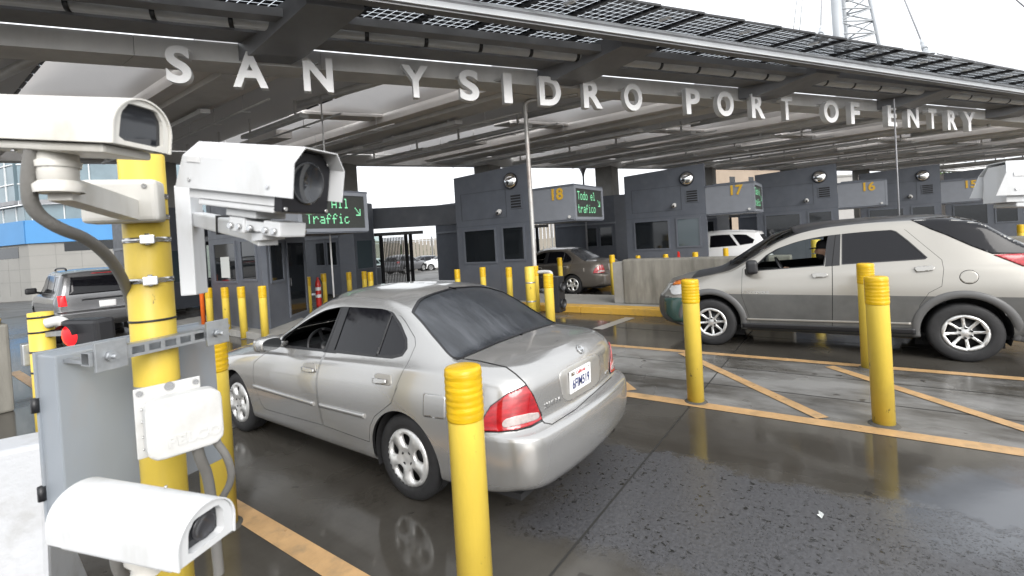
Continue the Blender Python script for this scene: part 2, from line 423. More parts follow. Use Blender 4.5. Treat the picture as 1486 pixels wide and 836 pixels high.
def build_body(name, surf, root, paint, spec):
    """cuts arches, doors and windows out of the half body, mirrors it and links body, doors, window glass and trim"""
    s = surf; nx, vs = spec.get('nx', 70), s.vgrid(*spec.get('nv', (4, 7)))
    loops = []; tests = {}
    def add(key, P): loops.append(P); tests.setdefault(key, []).append(P)
    def xv(P): Q = s.to_xv(P, spec.get('vhi')); Q[:, 1] *= WS; return Q
    for P in spec['arches']: add('arch', xv(resample(P, .03)))
    for k, P in spec.get('doors', {}).items():
        R_ = resample(P, .04); add('door_'+k, xv(R_)); add('doorin_'+k, xv(offset_poly(R_, .0045)))
    for k, P in spec.get('windows', {}).items():
        R_ = resample(P, .03); add('win_'+k, xv(R_)); add('winin_'+k, xv(offset_poly(R_, spec.get('trim_w', .02))))
    for k, P in spec.get('black', {}).items(): add('blk_'+k, xv(resample(P, .03)))
    for k, Q in spec.get('screens', {}).items():        # wind screens: straight in (x, v)
        R_ = np.array(Q, float); R_[:, 1] *= WS; R_ = resample(R_, .04)
        add('scr_'+k, R_); add('scrin_'+k, offset_poly(R_, .025))
    for P in spec.get('cuts', []): loops.append(xv(resample(P, .05)))
    xs = np.linspace(s.xa, s.xb, nx); G = [(x, v*WS) for x in xs for v in vs]
    V = [Vector(g) for g in G]; E = []
    for P in loops:
        b = len(V); n = len(P); V += [Vector((p[0], p[1])) for p in P]; E += [(b+i, b+(i+1) % n) for i in range(n)]
    r = delaunay_2d_cdt(V, E, [], 0, 1e-6)
    Q = np.array([tuple(v) for v in r[0]]); T = np.array([tuple(f) for f in r[2]])
    c = Q[T].mean(1)
    ok = (c[:, 0] > s.xa) & (c[:, 0] < s.xb) & (c[:, 1] > 0) & (c[:, 1] < s.vmax*WS)
    T = T[ok]; c = c[ok]; Qc = np.clip(Q, (s.xa, 0), (s.xb, s.vmax*WS))
    vv = Qc[:, 1]/WS
    pos = s.mid(Qc[:, 0], vv)
    nor = s.normals(s.mid, Qc[:, 0], vv, .006, .08, (s.xa, s.xb), (0, s.vmax))
    def inside(key):
        m = np.zeros(len(c), bool)
        for P in tests.get(key, []): m |= inpoly(c, P)
        return m
    cls = np.full(len(T), 'body', dtype=object)
    for k in spec.get('doors', {}):
        cls[inside('door_'+k)] = 'seam'; cls[inside('doorin_'+k)] = 'door_'+k
    for k in spec.get('black', {}):
        for i in np.where(inside('blk_'+k))[0]:
            if cls[i] != 'seam': cls[i] = 'trim'
    for k in spec.get('windows', {}):
        cls[inside('win_'+k)] = 'trim'; cls[inside('winin_'+k)] = 'glass_'+k
    for k in spec.get('screens', {}):
        cls[inside('scr_'+k)] = 'trim'; cls[inside('scrin_'+k)] = 'glass_'+k
    cls[inside('arch')] = 'none'
    if 'lower_z' in spec:                                   # two-tone cladding below a line
        zc = pos[T].mean(1)[:, 2]; low = zc < spec['lower_z'](c[:, 0])
        for i in np.where(low)[0]:
            if cls[i] == 'body' or cls[i].startswith('door_'): cls[i] = cls[i]+'|low'
    if 'roof_v' in spec:
        for i in np.where((c[:, 1] > spec['roof_v']*WS) & (cls == 'body'))[0]: cls[i] = 'body|roof'
    # ends
    EV = []; EN = []; EF = []
    for rear in (True, False):
        rr = np.concatenate([np.linspace(0, 1, 4), np.linspace(1, 2, 14)[1:], np.linspace(2, 3, 8)[1:]])
        R_, W = np.meshgrid(rr, vs, indexing='ij'); P = s.end(R_, W, rear)
        Nn = s.normals(lambda a, b: s.end(a, b, rear), R_, W, .02, .07, (0, 3), (0, s.vmax))
        Nn = -Nn if rear else Nn
        b = len(EV); na, nb = P.shape[:2]
        EV += list(P.reshape(-1, 3)); EN += list(Nn.reshape(-1, 3))
        for i in range(na-1):
            for j in range(nb-1): EF.append((b+i*nb+j, b+i*nb+j+1, b+(i+1)*nb+j+1, b+(i+1)*nb+j))
    EV = np.array(EV); EN = np.array(EN)
    def orient(P, Nn):        # normals point outwards: away from the car's middle
        cen = P-np.array([s.xa*.5+s.xb*.5, 0, .55]); cen[:, 0] *= .25
        f = np.sum(cen*Nn, 1) < 0; Nn = Nn.copy(); Nn[f] *= -1; return Nn
    nor = orient(pos, nor); EN = orient(EV, EN)
    def wind(P, F, Nn):
        o = []
        for f in F:
            a, b, d = P[f[0]], P[f[1]], P[f[-2] if len(f) == 3 else f[2]]
            if len(f) == 3: d = P[f[2]]
            g = np.cross(b-a, d-a); o.append(tuple(f) if g@Nn[f[0]] >= 0 else tuple(f)[::-1])
        return o
    mir = np.array([1, -1, 1])
    PV = np.concatenate([pos, pos*mir]); PN = np.concatenate([nor, nor*mir]); n0 = len(pos)
    FL = wind(pos, [tuple(t) for t in T], nor)
    FR = [tuple(i+n0 for i in f[::-1]) for f in FL]
    low_end = spec.get('lower_z_end')
    AV = np.concatenate([PV, EV, EV*mir]); AN = np.concatenate([PN, EN, EN*mir]); e0 = len(PV); e1 = len(EV)
    EFw = wind(EV, EF, EN)
    endF = [tuple(i+e0 for i in f) for f in EFw]+[tuple(i+e0+e1 for i in f[::-1]) for f in EFw]
    F2 = list(zip(FL+FR, list(cls)+list(cls)))
    # body mesh with material slots: paint, seam, cladding, roof
    bodyF = []; mi = []
    for f, k in F2:
        if k.split('|')[0] in ('body', 'seam'):
            bodyF.append(f); mi.append(1 if k == 'seam' else 2 if k.endswith('low') else 3 if k.endswith('roof') else 0)
    for f in endF:
        bodyF.append(f); z = AV[list(f)].mean(0)
        mi.append(2 if low_end and z[2] < low_end(z[0]) else 3 if ('roof_end' in spec and spec['roof_end'](z)) else 0)
    me = mesh_from(AV, bodyF, AN, name+'_body')
    slots = [paint, mat('panel_gap', (.006, .006, .006), .8), spec.get('clad', paint), spec.get('roofmat', paint)]
    me.polygons.foreach_set('material_index', mi)
    parts = {'body': link('body', me, slots, root)}
    for k in spec.get('doors', {}):
        for side, FF in ((1, FL), (-1, FR)):
            fs = [(f, q) for f, q in zip(FF, cls) if q.split('|')[0] == 'door_'+k]
            me = mesh_from(AV, [f for f, _ in fs], AN, 'door'); me.polygons.foreach_set('material_index', [1 if q.endswith('low') else 0 for _, q in fs])
            parts['door_%s_%d' % (k, side)] = link('door', me, [paint, spec.get('clad', paint)], root)
    tr = [f for f, q in F2 if q == 'trim']
    if tr: parts['trim'] = link('window_trim', mesh_from(AV+AN*.002, tr, AN, 'window_trim'), M_black, root)
    for k in list(spec.get('windows', {}))+list(spec.get('screens', {})):
        g = spec['glass'].get(k)
        both = [f for f, q in F2 if q == 'glass_'+k]
        if k in spec.get('screens', {}):
            if g and both: parts['glass_'+k] = link({'front': 'windshield'}.get(k, 'rear_window'), mesh_from(AV-AN*.004, both, AN, 'pane'), g, root)
        else:
            for side, FF in ((1, FL), (-1, FR)):
                gg = g[0 if side == 1 else 1] if isinstance(g, tuple) else g
                fs = [f for f, q in zip(FF, cls) if q == 'glass_'+k]
                if gg and fs: parts['glass_%s_%d' % (k, side)] = link('side_window', mesh_from(AV-AN*.004, fs, AN, 'pane'), gg, root)
    # dark lining just inside the shell
    lin = [f[::-1] for f, q in F2 if q.split('|')[0] not in ('none',) and not q.startswith('glass')]+[f[::-1] for f in endF]
    parts['lining'] = link('interior_lining', mesh_from(AV-AN*.022, lin, -AN, 'interior_lining'), M_dark, root)
    return parts
def rear_ray(y, z): return Vector((-5, y, z)), Vector((1, 0, 0))
def front_ray(y, z): return Vector((8, y, z)), Vector((-1, 0, 0))
def side_ray(x, z): return Vector((x, 4, z)), Vector((0, -1, 0))
def corner_ray(s_, z):            # looks at the front left corner of a car from 45 degrees
    return Vector((6-s_*.707, 4+s_*.707, z)), Vector((-.707, -.707, 0))
def px_patch(name, bvh, pose, poly, step, off, m, parent, mirror=True, thick=.006, rf=None):
    """a raised piece on the body whose outline was traced; cast onto the shell, given thickness, and mirrored"""
    ov, tris = tri_poly(resample(poly, step), step)
    V = []; ok = []
    for p in ov:
        o, d = rf(*p) if rf else car_ray(pose, *p); h = bvh.ray_cast(o, d)
        if h[0] is None: V.append(Vector((0, 0, 0))); ok.append(False)
        else:
            n = h[1] if h[1].dot(d) < 0 else -h[1]; V.append(h[0]+n*off); ok.append(True)
    F = [t for t in tris if all(ok[i] for i in t)]
    objs = []
    for sgn in ((1, -1) if mirror else (1,)):
        bm = bmesh.new(); bv = [bm.verts.new((v.x, v.y*sgn, v.z)) for v in V]
        for t in F:
            t = t if sgn == 1 else t[::-1]
            try: f = bm.faces.new([bv[i] for i in t]); f.smooth = True
            except ValueError: pass
        for v in [v for v in bm.verts if not v.link_faces]: bm.verts.remove(v)
        bmesh.ops.recalc_face_normals(bm, faces=bm.faces[:])
        # face outwards
        cen = Vector((1.2, 0, .6)); tot = sum(((f.calc_center_median()-cen).dot(f.normal)*f.calc_area() for f in bm.faces))
        if tot < 0: bmesh.ops.reverse_faces(bm, faces=bm.faces[:])
        bm.normal_update(); nn = {v: v.normal.copy() for v in bm.verts}
        be = [e for e in bm.edges if len(e.link_faces) == 1]
        r = bmesh.ops.extrude_edge_only(bm, edges=be)
        src = {}
        for e in r['geom']:
            if isinstance(e, bmesh.types.BMVert):
                for le in e.link_edges:
                    o = le.other_vert(e)
                    if o in nn: e.co = o.co-nn[o]*thick
        me = bpy.data.meshes.new(name); bm.to_mesh(me); bm.free()
        objs.append(link(name, me, m, parent))
    return objs
def ribbon(name, bvh, top, bot, off, m, parent, thick=.02, mirror=True, bulge=.0, n=60, k=5, closed_w=9):
    """a strip lying on the car side between two lines of (x, z) points; follows the shell smoothly"""
    T = resample(top, .01, closed=False); B = resample(bot, .01, closed=False)
    ti = np.linspace(0, len(T)-1, n); bi = np.linspace(0, len(B)-1, n)
    T = np.stack([np.interp(ti, np.arange(len(T)), T[:, c]) for c in (0, 1)], 1); B = np.stack([np.interp(bi, np.arange(len(B)), B[:, c]) for c in (0, 1)], 1)
    P = np.zeros((n, k, 3))
    for i in range(n):
        for j in range(k):
            q = T[i]+(B[i]-T[i])*j/(k-1); h = bvh.ray_cast(*side_ray(q[0], q[1])); P[i, j] = (q[0], h[0].y if h[0] is not None else np.nan, q[1])
    for j in range(k):
        y = P[:, j, 1]; ok = ~np.isnan(y); y = np.interp(np.arange(n), np.where(ok)[0], y[ok]); w = closed_w; yp = np.pad(y, w//2, mode='edge'); P[:, j, 1] = np.convolve(yp, np.ones(w)/w, 'valid')
    P[:, :, 1] += off+bulge*np.sin(np.linspace(0, PI, k))[None, :]
    objs = []
    for sg in ((1, -1) if mirror else (1,)):
        bm = bmesh.new(); V = [[bm.verts.new((p[0], p[1]*sg, p[2])) for p in row] for row in P]
        V = [[bm.verts.new((r[0].co.x, r[0].co.y-sg*thick, r[0].co.z))]+r+[bm.verts.new((r[-1].co.x, r[-1].co.y-sg*thick, r[-1].co.z))] for r in V]
        for a, b in zip(V[:-1], V[1:]):
            for j in range(len(a)-1): f = bm.faces.new((a[j], b[j], b[j+1], a[j+1])); f.smooth = 0 < j < len(a)-2
        bm.faces.new(V[0]); bm.faces.new(V[-1][::-1]); bmesh.ops.recalc_face_normals(bm, faces=bm.faces[:])
        if sum(f.normal.y*f.calc_area() for f in bm.faces if len(f.verts) == 4)*sg < 0: bmesh.ops.reverse_faces(bm, faces=bm.faces[:])
        me = bpy.data.meshes.new(name); bm.to_mesh(me); bm.free(); objs.append(link(name, me, m, parent))
    return objs
def cast_xz(bvh, pose, pts):
    out = []
    for p in pts:
        o, d = car_ray(pose, *p); h = bvh.ray_cast(o, d)
        if h[0] is None: out.append((np.nan, np.nan)); continue
        out.append((h[0].x, h[0].z))
    return np.array(out)
def wheel(parent, pos, R, W, rimR, style, side, rim_mat):
    """tyre mesh with the rim (and its dark brake disc) as a sub-part; side=+1 is the left of the car"""
    mb = MB(); s = side
    prof = [(rimR, -W/2+.01), (rimR+.01, -W/2), (R-.035, -W/2), (R-.012, -W/2+.012), (R, -W/2+.035)]
    for k in range(4):
        a = -W/2+.045+k*(W-.09)/3.0; prof += [(R, a-.006), (R-.006, a-.004), (R-.006, a+.004), (R, a+.006)]
    prof += [(R, W/2-.035), (R-.012, W/2-.012), (R-.035, W/2), (rimR+.03, W/2+.002), (rimR+.01, W/2-.004), (rimR, W/2-.012), (rimR-.012, W/2-.03), (rimR-.02, 0)]
    mb.lathe(prof, (0, 0, 0), (0, s, 0), 40)
    whl = mb.build('wheel', M_rubber, parent); whl.location = pos
    holes = []
    if style == 'hubcap':
        for k in range(5):
            a0 = 2*PI*k/5+.3; P = []
            for rr, da in ((.40, .16), (.46, .33), (.68, .37), (.81, .33), (.87, .16), (.87, -.16), (.81, -.33), (.68, -.37), (.46, -.33), (.40, -.16)):
                P.append((rimR*rr*math.cos(a0+da), rimR*rr*math.sin(a0+da)))
            holes.append(chaikin(P, 1))
    else:
        nsp = 8
        for k in range(nsp):
            a0 = 2*PI*(k+.5)/nsp+.1; P = []
            wi, wo = .045, .045
            for rr in (.34, .60, .86):
                hw = PI/nsp-.105/rr*.62; P.append((rr, hw))
            Q = [(rimR*r_*math.cos(a0+h), rimR*r_*math.sin(a0+h)) for r_, h in P]+[(rimR*r_*math.cos(a0-h), rimR*r_*math.sin(a0-h)) for r_, h in P[::-1]]
            holes.append(np.array(Q))
    circ = np.array([(rimR*math.cos(2*PI*i/64), rimR*math.sin(2*PI*i/64)) for i in range(64)])
    V = [Vector(c) for c in circ]; E = [(i, (i+1) % 64) for i in range(64)]
    for Hh in holes:
        b = len(V); n = len(Hh); V += [Vector(p) for p in Hh]; E += [(b+i, b+(i+1) % n) for i in range(n)]
    for rr in (0, .12, .2, .28, .36, .44, .9, .95):
        for i in range(32 if rr else 1): V.append(Vector((rimR*rr*math.cos(2*PI*i/32), rimR*rr*math.sin(2*PI*i/32))))
    r = delaunay_2d_cdt(V, E, [], 0, 1e-6); Q = np.array([tuple(v) for v in r[0]]); T = [tuple(f) for f in r[2]]
    cc = np.array([Q[list(t)].mean(0) for t in T]); keep = np.ones(len(T), bool)
    for Hh in holes: keep &= ~inpoly(cc, Hh)
    def dep(r_):
        q = r_/rimR
        if style == 'hubcap': return float(np.interp(q, [0, .12, .16, .3, .5, .75, .88, .95, 1], [.0, .0, -.006, .004, .012, .012, .004, .006, -.012]))
        return float(np.interp(q, [0, .15, .2, .34, .6, .86, .9, .96, 1], [-.014, -.014, -.022, -.02, -.012, -.004, .004, .004, -.012]))
    bm = bmesh.new(); bv = []
    for p in Q: bv.append(bm.verts.new((p[0]*(-s), s*(W/2+dep(math.hypot(*p))), p[1])))
    for t, k in zip(T, keep):
        if k:
            try: f = bm.faces.new([bv[i] for i in t]); f.smooth = True
            except ValueError: pass
    for v in [v for v in bm.verts if not v.link_faces]: bm.verts.remove(v)
    bmesh.ops.recalc_face_normals(bm, faces=bm.faces[:])
    if sum(f.normal.y*f.calc_area() for f in bm.faces)*s < 0: bmesh.ops.reverse_faces(bm, faces=bm.faces[:])
    be = [e for e in bm.edges if len(e.link_faces) == 1]
    rr = bmesh.ops.extrude_edge_only(bm, edges=be)
    for g in rr['geom']:
        if isinstance(g, bmesh.types.BMVert): g.co.y -= s*.035; g.co.x *= .98; g.co.z *= .98
    for f in bm.faces:
        if f.normal.length < .1: pass
    me = bpy.data.meshes.new('rim'); bm.to_mesh(me); bm.free()
    o = link('rim', me, rim_mat, whl)
    mb = MB(); mb.lathe([(0, W/2-.055), (rimR*.72, W/2-.055), (rimR*.72, W/2-.07), (rimR*.99, W/2-.075), (rimR*.99, W/2-.09)], (0, 0, 0), (0, s, 0), 32)
    nut = 4 if style == 'hubcap' else 6
    for k in range(nut):
        a = 2*PI*k/nut+.6; p = Vector((rimR*.27*math.cos(a), s*(W/2-.01), rimR*.27*math.sin(a))); mb.cyl(p, p+Vector((0, s*.012, 0)), .014, 8)
    mb.build('brake_disc', mat('brake_dark', (.03, .03, .032), .5, .6), whl)
    return whl
def arch_liner(mb, x, z, r, y0, y1):
    """dark wheel house behind an arch"""
    for sgn in (1, -1):
        n = 20; prev = None
        for i in range(n+1):
            a = PI*(-.12+1.24*i/n); p = (x+r*math.cos(a), z+r*math.sin(a))
            cur = (Vector((p[0], sgn*y0, p[1])), Vector((p[0], sgn*y1, p[1])))
            if prev: mb.quad(prev[0], cur[0], cur[1], prev[1])
            prev = cur
        mb.quad((x-r, sgn*y1, z-r*.6), (x+r, sgn*y1, z-r*.6), (x+r, sgn*y1, z+r), (x-r, sgn*y1, z+r))
def car_root(name, pose):
    o = empty(name, (pose[0], pose[1], 0), PI/2-pose[2]); return o      # local +x is forwards
def paint_mat(name, c, metal=.55, rough=.34, dirt=.25):
    return mat(name, c, rough, metal, var=.03, vscale=1.2, coat=.7)
def seats(mb, xs, belt, wide=.3):
    for x in xs:
        for y in (.36, -.36):
            mb.box((x-.25, y-.25, .42), (x+.28, y+.25, .58), bevel=.05)
            M = Matrix.Translation((x-.26, y, .55)) @ Matrix.Rotation(-.25, 4, 'Y')
            hb = .60 if x > .8 else .50; hd = .82 if x > .8 else .62
            mb.box((-.07, -.24, 0), (.07, .24, hb), M, bevel=.06); mb.box((-.05, -.13, hd-.16), (.06, .13, hd), M, bevel=.04)
            mb.cyl(M @ Vector((0, -.06, .58)), M @ Vector((0, -.06, .7)), .008, 6); mb.cyl(M @ Vector((0, .06, .58)), M @ Vector((0, .06, .7)), .008, 6)
def steering(parent, x, y, z):
    mb = MB(); pts = []; R_ = .185
    M = Matrix.Translation((x, y, z)) @ Matrix.Rotation(-1.15, 4, 'Y')
    pts = [M @ Vector((R_*math.cos(2*PI*i/28), R_*math.sin(2*PI*i/28), 0)) for i in range(29)]
    mb.tube(pts, .016, 8); mb.lathe([(0, .02), (.06, .015), (.07, -.01), (0, -.02)], M @ Vector((0, 0, 0)), (M.to_3x3() @ Vector((0, 0, 1))), 14)
    for a in (0.1, PI-.1, -PI/2): mb.bar(M @ Vector((0, 0, 0)), M @ Vector((R_*math.cos(a), R_*math.sin(a), 0)), .03, .015)
    mb.tube([M @ Vector((0, 0, 0)), M @ Vector((0, 0, -.35))], .03, 8)
    return mb.build('steering_wheel', M_black, parent)
def cv(pts, org, sc): return [(p[0]/sc+org[0], p[1]/sc+org[1]) for p in pts]
A_ = ((320, 400), 4.947); B_ = ((320, 520), 3.8); C_ = ((560, 400), 4.12); D_ = ((620, 520), 4.643); E_ = ((960, 300), 3.8); F_ = ((1180, 300), 3.634)

# ------------------------------------------------------------------ silver sedan
SED = (2.9756, 2.566, 0.0)
sed_ctrl = [
 ([(-1.0, .66), (-.6, .72), (0, .74), (3, .74), (3.46, .66)], [(-1.0, .27), (-.6, .215), (.4, .19), (3, .19), (3.46, .22)], 0),
 ([(-1.0, .80), (-.6, .815), (0, .82), (2.6, .82), (3.1, .81), (3.46, .76)], [(-1.0, .30), (-.6, .25), (.4, .225), (3, .225), (3.46, .26)], .3),
 ([(-1.0, .835), (0, .85), (1.3, .85), (2.6, .85), (3.1, .835), (3.46, .78)], [(-1.0, .50), (.5, .46), (2.6, .45), (3.46, .46)], .42),
 ([(-1.0, .83), (-.4, .852), (1.3, .856), (2.5, .85), (3.1, .82), (3.46, .74)], [(-1.0, .74), (-.3, .75), (1.0, .70), (2.4, .66), (3.1, .60), (3.46, .55)], .42),
 ([(-1.0, .77), (-.6, .79), (0, .80), (1.5, .80), (2.4, .795), (3.0, .765), (3.3, .70), (3.46, .64)], [(-1.0, .885), (-.4, .945), (.4, .925), (1.0, .895), (2.0, .845), (2.5, .79), (3.0, .715), (3.3, .64), (3.46, .60)], .34),
 ([(-1.0, .735), (-.6, .755), (0, .765), (1.5, .765), (2.0, .765), (2.4, .75), (3.0, .71), (3.3, .64), (3.46, .58)], [(-1.0, .935), (-.4, .985), (.4, .96), (1.0, .93), (2.0, .88), (2.5, .825), (3.0, .745), (3.3, .66), (3.46, .615)], .30),
 ([(-1.0, .66), (-.6, .70), (-.42, .70), (-.2, .668), (0, .63), (.2, .596), (.45, .575), (.9, .572), (1.15, .582), (1.4, .605), (1.7, .655), (1.95, .705), (2.2, .70), (2.6, .68), (3.0, .63), (3.46, .5)],
  [(-1.0, .985), (-.6, 1.01), (-.42, 1.02), (-.2, 1.13), (0, 1.255), (.2, 1.345), (.45, 1.392), (.9, 1.395), (1.15, 1.36), (1.4, 1.265), (1.7, 1.10), (1.95, .965), (2.2, .905), (2.6, .845), (3.0, .77), (3.46, .64)], .16),
 ([(-1.0, .36), (-.42, .38), (.2, .33), (.9, .33), (1.5, .36), (2.0, .40), (2.6, .38), (3.46, .28)],
  [(-1.0, 1.01), (-.6, 1.045), (-.44, 1.05), (-.2, 1.19), (0, 1.305), (.2, 1.40), (.45, 1.437), (.9, 1.445), (1.15, 1.432), (1.4, 1.385), (1.7, 1.235), (1.95, 1.095), (2.2, .955), (2.6, .895), (3.0, .815), (3.46, .66)], .42),
 ([(-1.0, 0), (3.46, 0)], [(-1.0, 1.015), (-.6, 1.05), (-.46, 1.056), (-.2, 1.205), (0, 1.325), (.2, 1.415), (.45, 1.45), (.9, 1.458), (1.15, 1.448), (1.4, 1.412), (1.7, 1.275), (1.95, 1.135), (2.2, .985), (2.6, .915), (3.0, .83), (3.46, .67)], 0)]
sed_surf = CarSurf(sed_ctrl,
    [(.20, -.90), (.27, -.985), (.33, -1.02), (.45, -1.035), (.55, -1.035), (.60, -1.028), (.625, -1.0), (.642, -.94), (.66, -.922), (.72, -.922), (.85, -.925), (.93, -.905), (.985, -.86), (1.02, -.80)],
    [(.19, 3.25), (.26, 3.38), (.35, 3.42), (.5, 3.43), (.58, 3.41), (.63, 3.36), (.68, 3.28)], -.55, 3.05, -.90, 3.40, Rr=(.30, .24), Rf=(.38, .36), bow_r=.085, bow_f=.10)
sed_bvh = sed_surf.bvh()
P_ = lambda pts, fr: cast_xz(sed_bvh, SED, cv(pts, *fr))
def fixnan(P): return P[~np.isnan(P[:, 0])]
fw_ = fixnan(P_([(415, 512), (452, 432), (520, 350), (620, 258), (700, 205), (780, 180), (905, 170), (750, 548)], A_))
rw_ = fixnan(P_([(940, 172), (800, 552), (1100, 585), (1230, 597), (1305, 578), (1342, 525), (1340, 450), (1295, 345), (1235, 255), (1175, 203), (1085, 177)], A_))
rd_ = fixnan(np.concatenate([P_([(1238, 205), (1330, 330), (1398, 445), (1402, 500), (1340, 640), (1250, 830)], A_), P_([(1000, 110), (940, 250), (850, 322), (826, 372), (822, 463)], B_), P_([(570, 372), (540, 240), (533, 100), (557, 12)], B_), P_([(905, 168), (960, 150), (1100, 160)], A_)]))
fd_ = fixnan(np.concatenate([P_([(950, 150), (905, 168)], A_), P_([(553, 12), (529, 100), (536, 240), (566, 370)], B_), P_([(250, 283), (228, 258), (188, 150), (184, 22)], B_), P_([(395, 508), (460, 400), (600, 250), (720, 180), (830, 155)], A_)]))
bp_ = fixnan(P_([(890, 172), (950, 165), (830, 560), (735, 550)], A_))
def arch_poly(x, z, r, flat=.0):
    return [(x+r*math.cos(a), z+r*math.sin(a)) for a in np.linspace(-.35, PI+.35, 30)]
def sedan(pose, paint, name):
    root = car_root(name, pose)
    vr = 11.0           # v where the roof rail corner ends and the screens begin
    spec = dict(arches=[arch_poly(0, .31, .345), arch_poly(2.535, .31, .345)], doors={'rear': rd_, 'front': fd_},
        windows={'front': fw_, 'rear': rw_}, vhi=11.0, nx=76,
        screens={'front': [(2.16, 15.5), (1.40, 15.5), (1.22, 13.0), (1.12, 12.05), (1.86, 12.05), (2.05, 13.2)],
                 'rear': [(.24, 15.5), (-.485, 15.5), (-.47, 13.4), (-.43, 11.55), (.10, 11.7), (.20, 13.2)]},
        glass={'front': M_pane, 'rear': M_tint})
    spec['windows'] = {'fwin': fw_, 'rwin': rw_}; spec['black'] = {'b': bp_}
    spec['glass'] = {'fwin': (None, M_pane), 'rwin': M_tint, 'front': M_pane, 'rear': M_rearglass}
    parts = build_body(name, sed_surf, root, paint, spec)
    # wheels and wheel houses
    mb = MB(); arch_liner(mb, 0, .31, .35, .80, .52); arch_liner(mb, 2.535, .31, .35, .80, .52)
    mb.box((-.9, -.70, .20), (3.3, .70, .24)); mb.build('underbody', M_dark, root)
    for x in (0, 2.535):
        for sd in (1, -1): wheel(root, (x, sd*.715, .307), .307, .19, .205, 'hubcap', sd, M_hub)
    mb = MB(); seats(mb, (1.35, .35), .9); mb.build('seats', mat('dark_seat_cloth', (.03, .03, .032), .85), root)
    mb = MB(); mb.box((1.72, -.70, .60), (2.1, .70, .90), bevel=.06); mb.build('dashboard', M_black, root)
    steering(root, 1.62, .36, .86)
    # mouldings, handles, lamps
    for d, (xa_, za_), (xb_, zb_) in (('front', (2.10, .567), (1.068, .558)), ('rear', (.985, .562), (.392, .572))):
        for o, sd in zip(ribbon('side_moulding', sed_bvh, [(xa_, za_), (xb_, zb_)], [(xa_, za_-.034), (xb_, zb_-.036)], .007, paint, root, bulge=.007, n=30), (1, -1)): o.parent = parts['door_%s_%d' % (d, sd)]
    for d, pts, pul in (('front', [(455, 35), (470, 23), (522, 28), (526, 70), (512, 82), (460, 74)], [(453, 48), (470, 46), (522, 60), (520, 78), (500, 80), (460, 72)]),
                        ('rear', [(850, 92), (865, 82), (940, 92), (943, 140), (930, 152), (855, 142)], [(846, 112), (865, 108), (920, 118), (920, 138), (900, 144), (850, 136)])):
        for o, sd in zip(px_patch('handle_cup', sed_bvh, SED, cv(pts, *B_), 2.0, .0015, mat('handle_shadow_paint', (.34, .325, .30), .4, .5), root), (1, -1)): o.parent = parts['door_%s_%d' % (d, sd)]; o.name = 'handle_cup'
        for o, sd in zip(px_patch('handle', sed_bvh, SED, cv(pul, *B_), 2.0, .02, paint, root), (1, -1)): o.parent = parts['door_%s_%d' % (d, sd)]
    px_patch('fuel_flap', sed_bvh, SED, cv([(1118, 200), (1126, 192), (1230, 206), (1238, 216), (1238, 332), (1228, 336), (1126, 322), (1117, 312)], *B_), 3.0, .0025, paint, root, mirror=False)
    lamp = [(362, 485), (372, 440), (385, 400), (430, 325), (540, 243), (662, 187), (690, 222), (716, 270), (745, 345), (768, 412), (700, 452), (600, 480), (480, 492)]
    px_patch('tail_light', sed_bvh, SED, cv(offset_poly(lamp, -7), *D_), 2.2, .003, M_black, root)
    tl = px_patch('tail_light', sed_bvh, SED, cv(lamp, *D_), 2.2, .010, M_tail, root)
    for o, sd in zip(px_patch('reverse_lamp', sed_bvh, SED, cv(chaikin([(505, 425), (540, 398), (735, 356), (748, 380), (745, 402), (690, 424), (530, 466), (505, 455)], 1), *D_), 1.6, .0125, M_revlamp, root), (0, 1)): o.parent = tl[sd]
    # boot lid seam, bumper seams, emblem
    seam = [(405, 490), (560, 512), (720, 548), (775, 588), (830, 640), (880, 715), (930, 836)]
    L = resample(cv(seam, *C_), 3, closed=False)
    band = np.concatenate([L+np.array([.5, -.45]), (L-np.array([.5, -.45]))[::-1]])
    px_patch('boot_seam', sed_bvh, SED, band, 2.0, .003, mat('panel_gap', (.006, .006, .006), .8), root)
    for sm in ([(365, 497), (480, 499), (600, 489), (700, 462), (772, 424)], [(772, 418), (790, 436), (840, 446), (1000, 345), (1240, 126)]):
        L = resample(cv(sm, *D_), 3, closed=False); band = np.concatenate([L+np.array([.3, -.7]), (L+np.array([.3, .5]))[::-1]])
        px_patch('bumper_seam', sed_bvh, SED, band, 2.0, .0015, mat('panel_gap', (.006, .006, .006), .8), root, mirror=False)
    # number plate and its recess
    rec = [(1033, 590), (1060, 560), (1240, 468), (1270, 478), (1284, 540), (1280, 620), (1255, 655), (1110, 745), (1072, 748), (1050, 690)]
    o = px_patch('plate_recess', sed_bvh, SED, cv(chaikin(rec, 1), *C_), 2.4, .003, mat('recess_paint', (.46, .45, .43), .3, .6, coat=.5), root, mirror=False)[0]
    def onsurf(p, fr, off=.0):
        o_, d_ = car_ray(SED, *cv([p], *fr)[0]); h_ = sed_bvh.ray_cast(o_, d_); n_ = h_[1] if h_[1].dot(d_) < 0 else -h_[1]; return h_[0]+n_*off, n_
    pc, pn = onsurf((1156, 608), C_, .014)
    yv = Vector((0, -1, 0)); yv = (yv-pn*yv.dot(pn)).normalized(); zv = pn.cross(yv); PM = rot_to(yv, zv, pn, pc)
    mb = MB(); mb.box((-.1525, -.076, -.012), (.1525, .076, 0), PM, bevel=.004); pl = mb.build('license_plate', mat('plate_white', (.80, .80, .80), .4), root)
    def ptext(body, size, x, y, m_, nm, bold=0, sx=1.0):
        me = text_mesh(body, size, .0008, bold); me.transform(PM @ Matrix.Translation((x, y, .0015)) @ Matrix.Diagonal((sx, 1, 1, 1))); return link(nm, me, m_, pl)
    ptext('6FIM519', .092, 0, -.047, mat('plate_blue', (.03, .04, .14), .5), 'lettering', .0012, .78)
    ptext('California', .034, 0, .042, mat('plate_red', (.5, .04, .05), .5), 'lettering', 0)
    mb = MB()
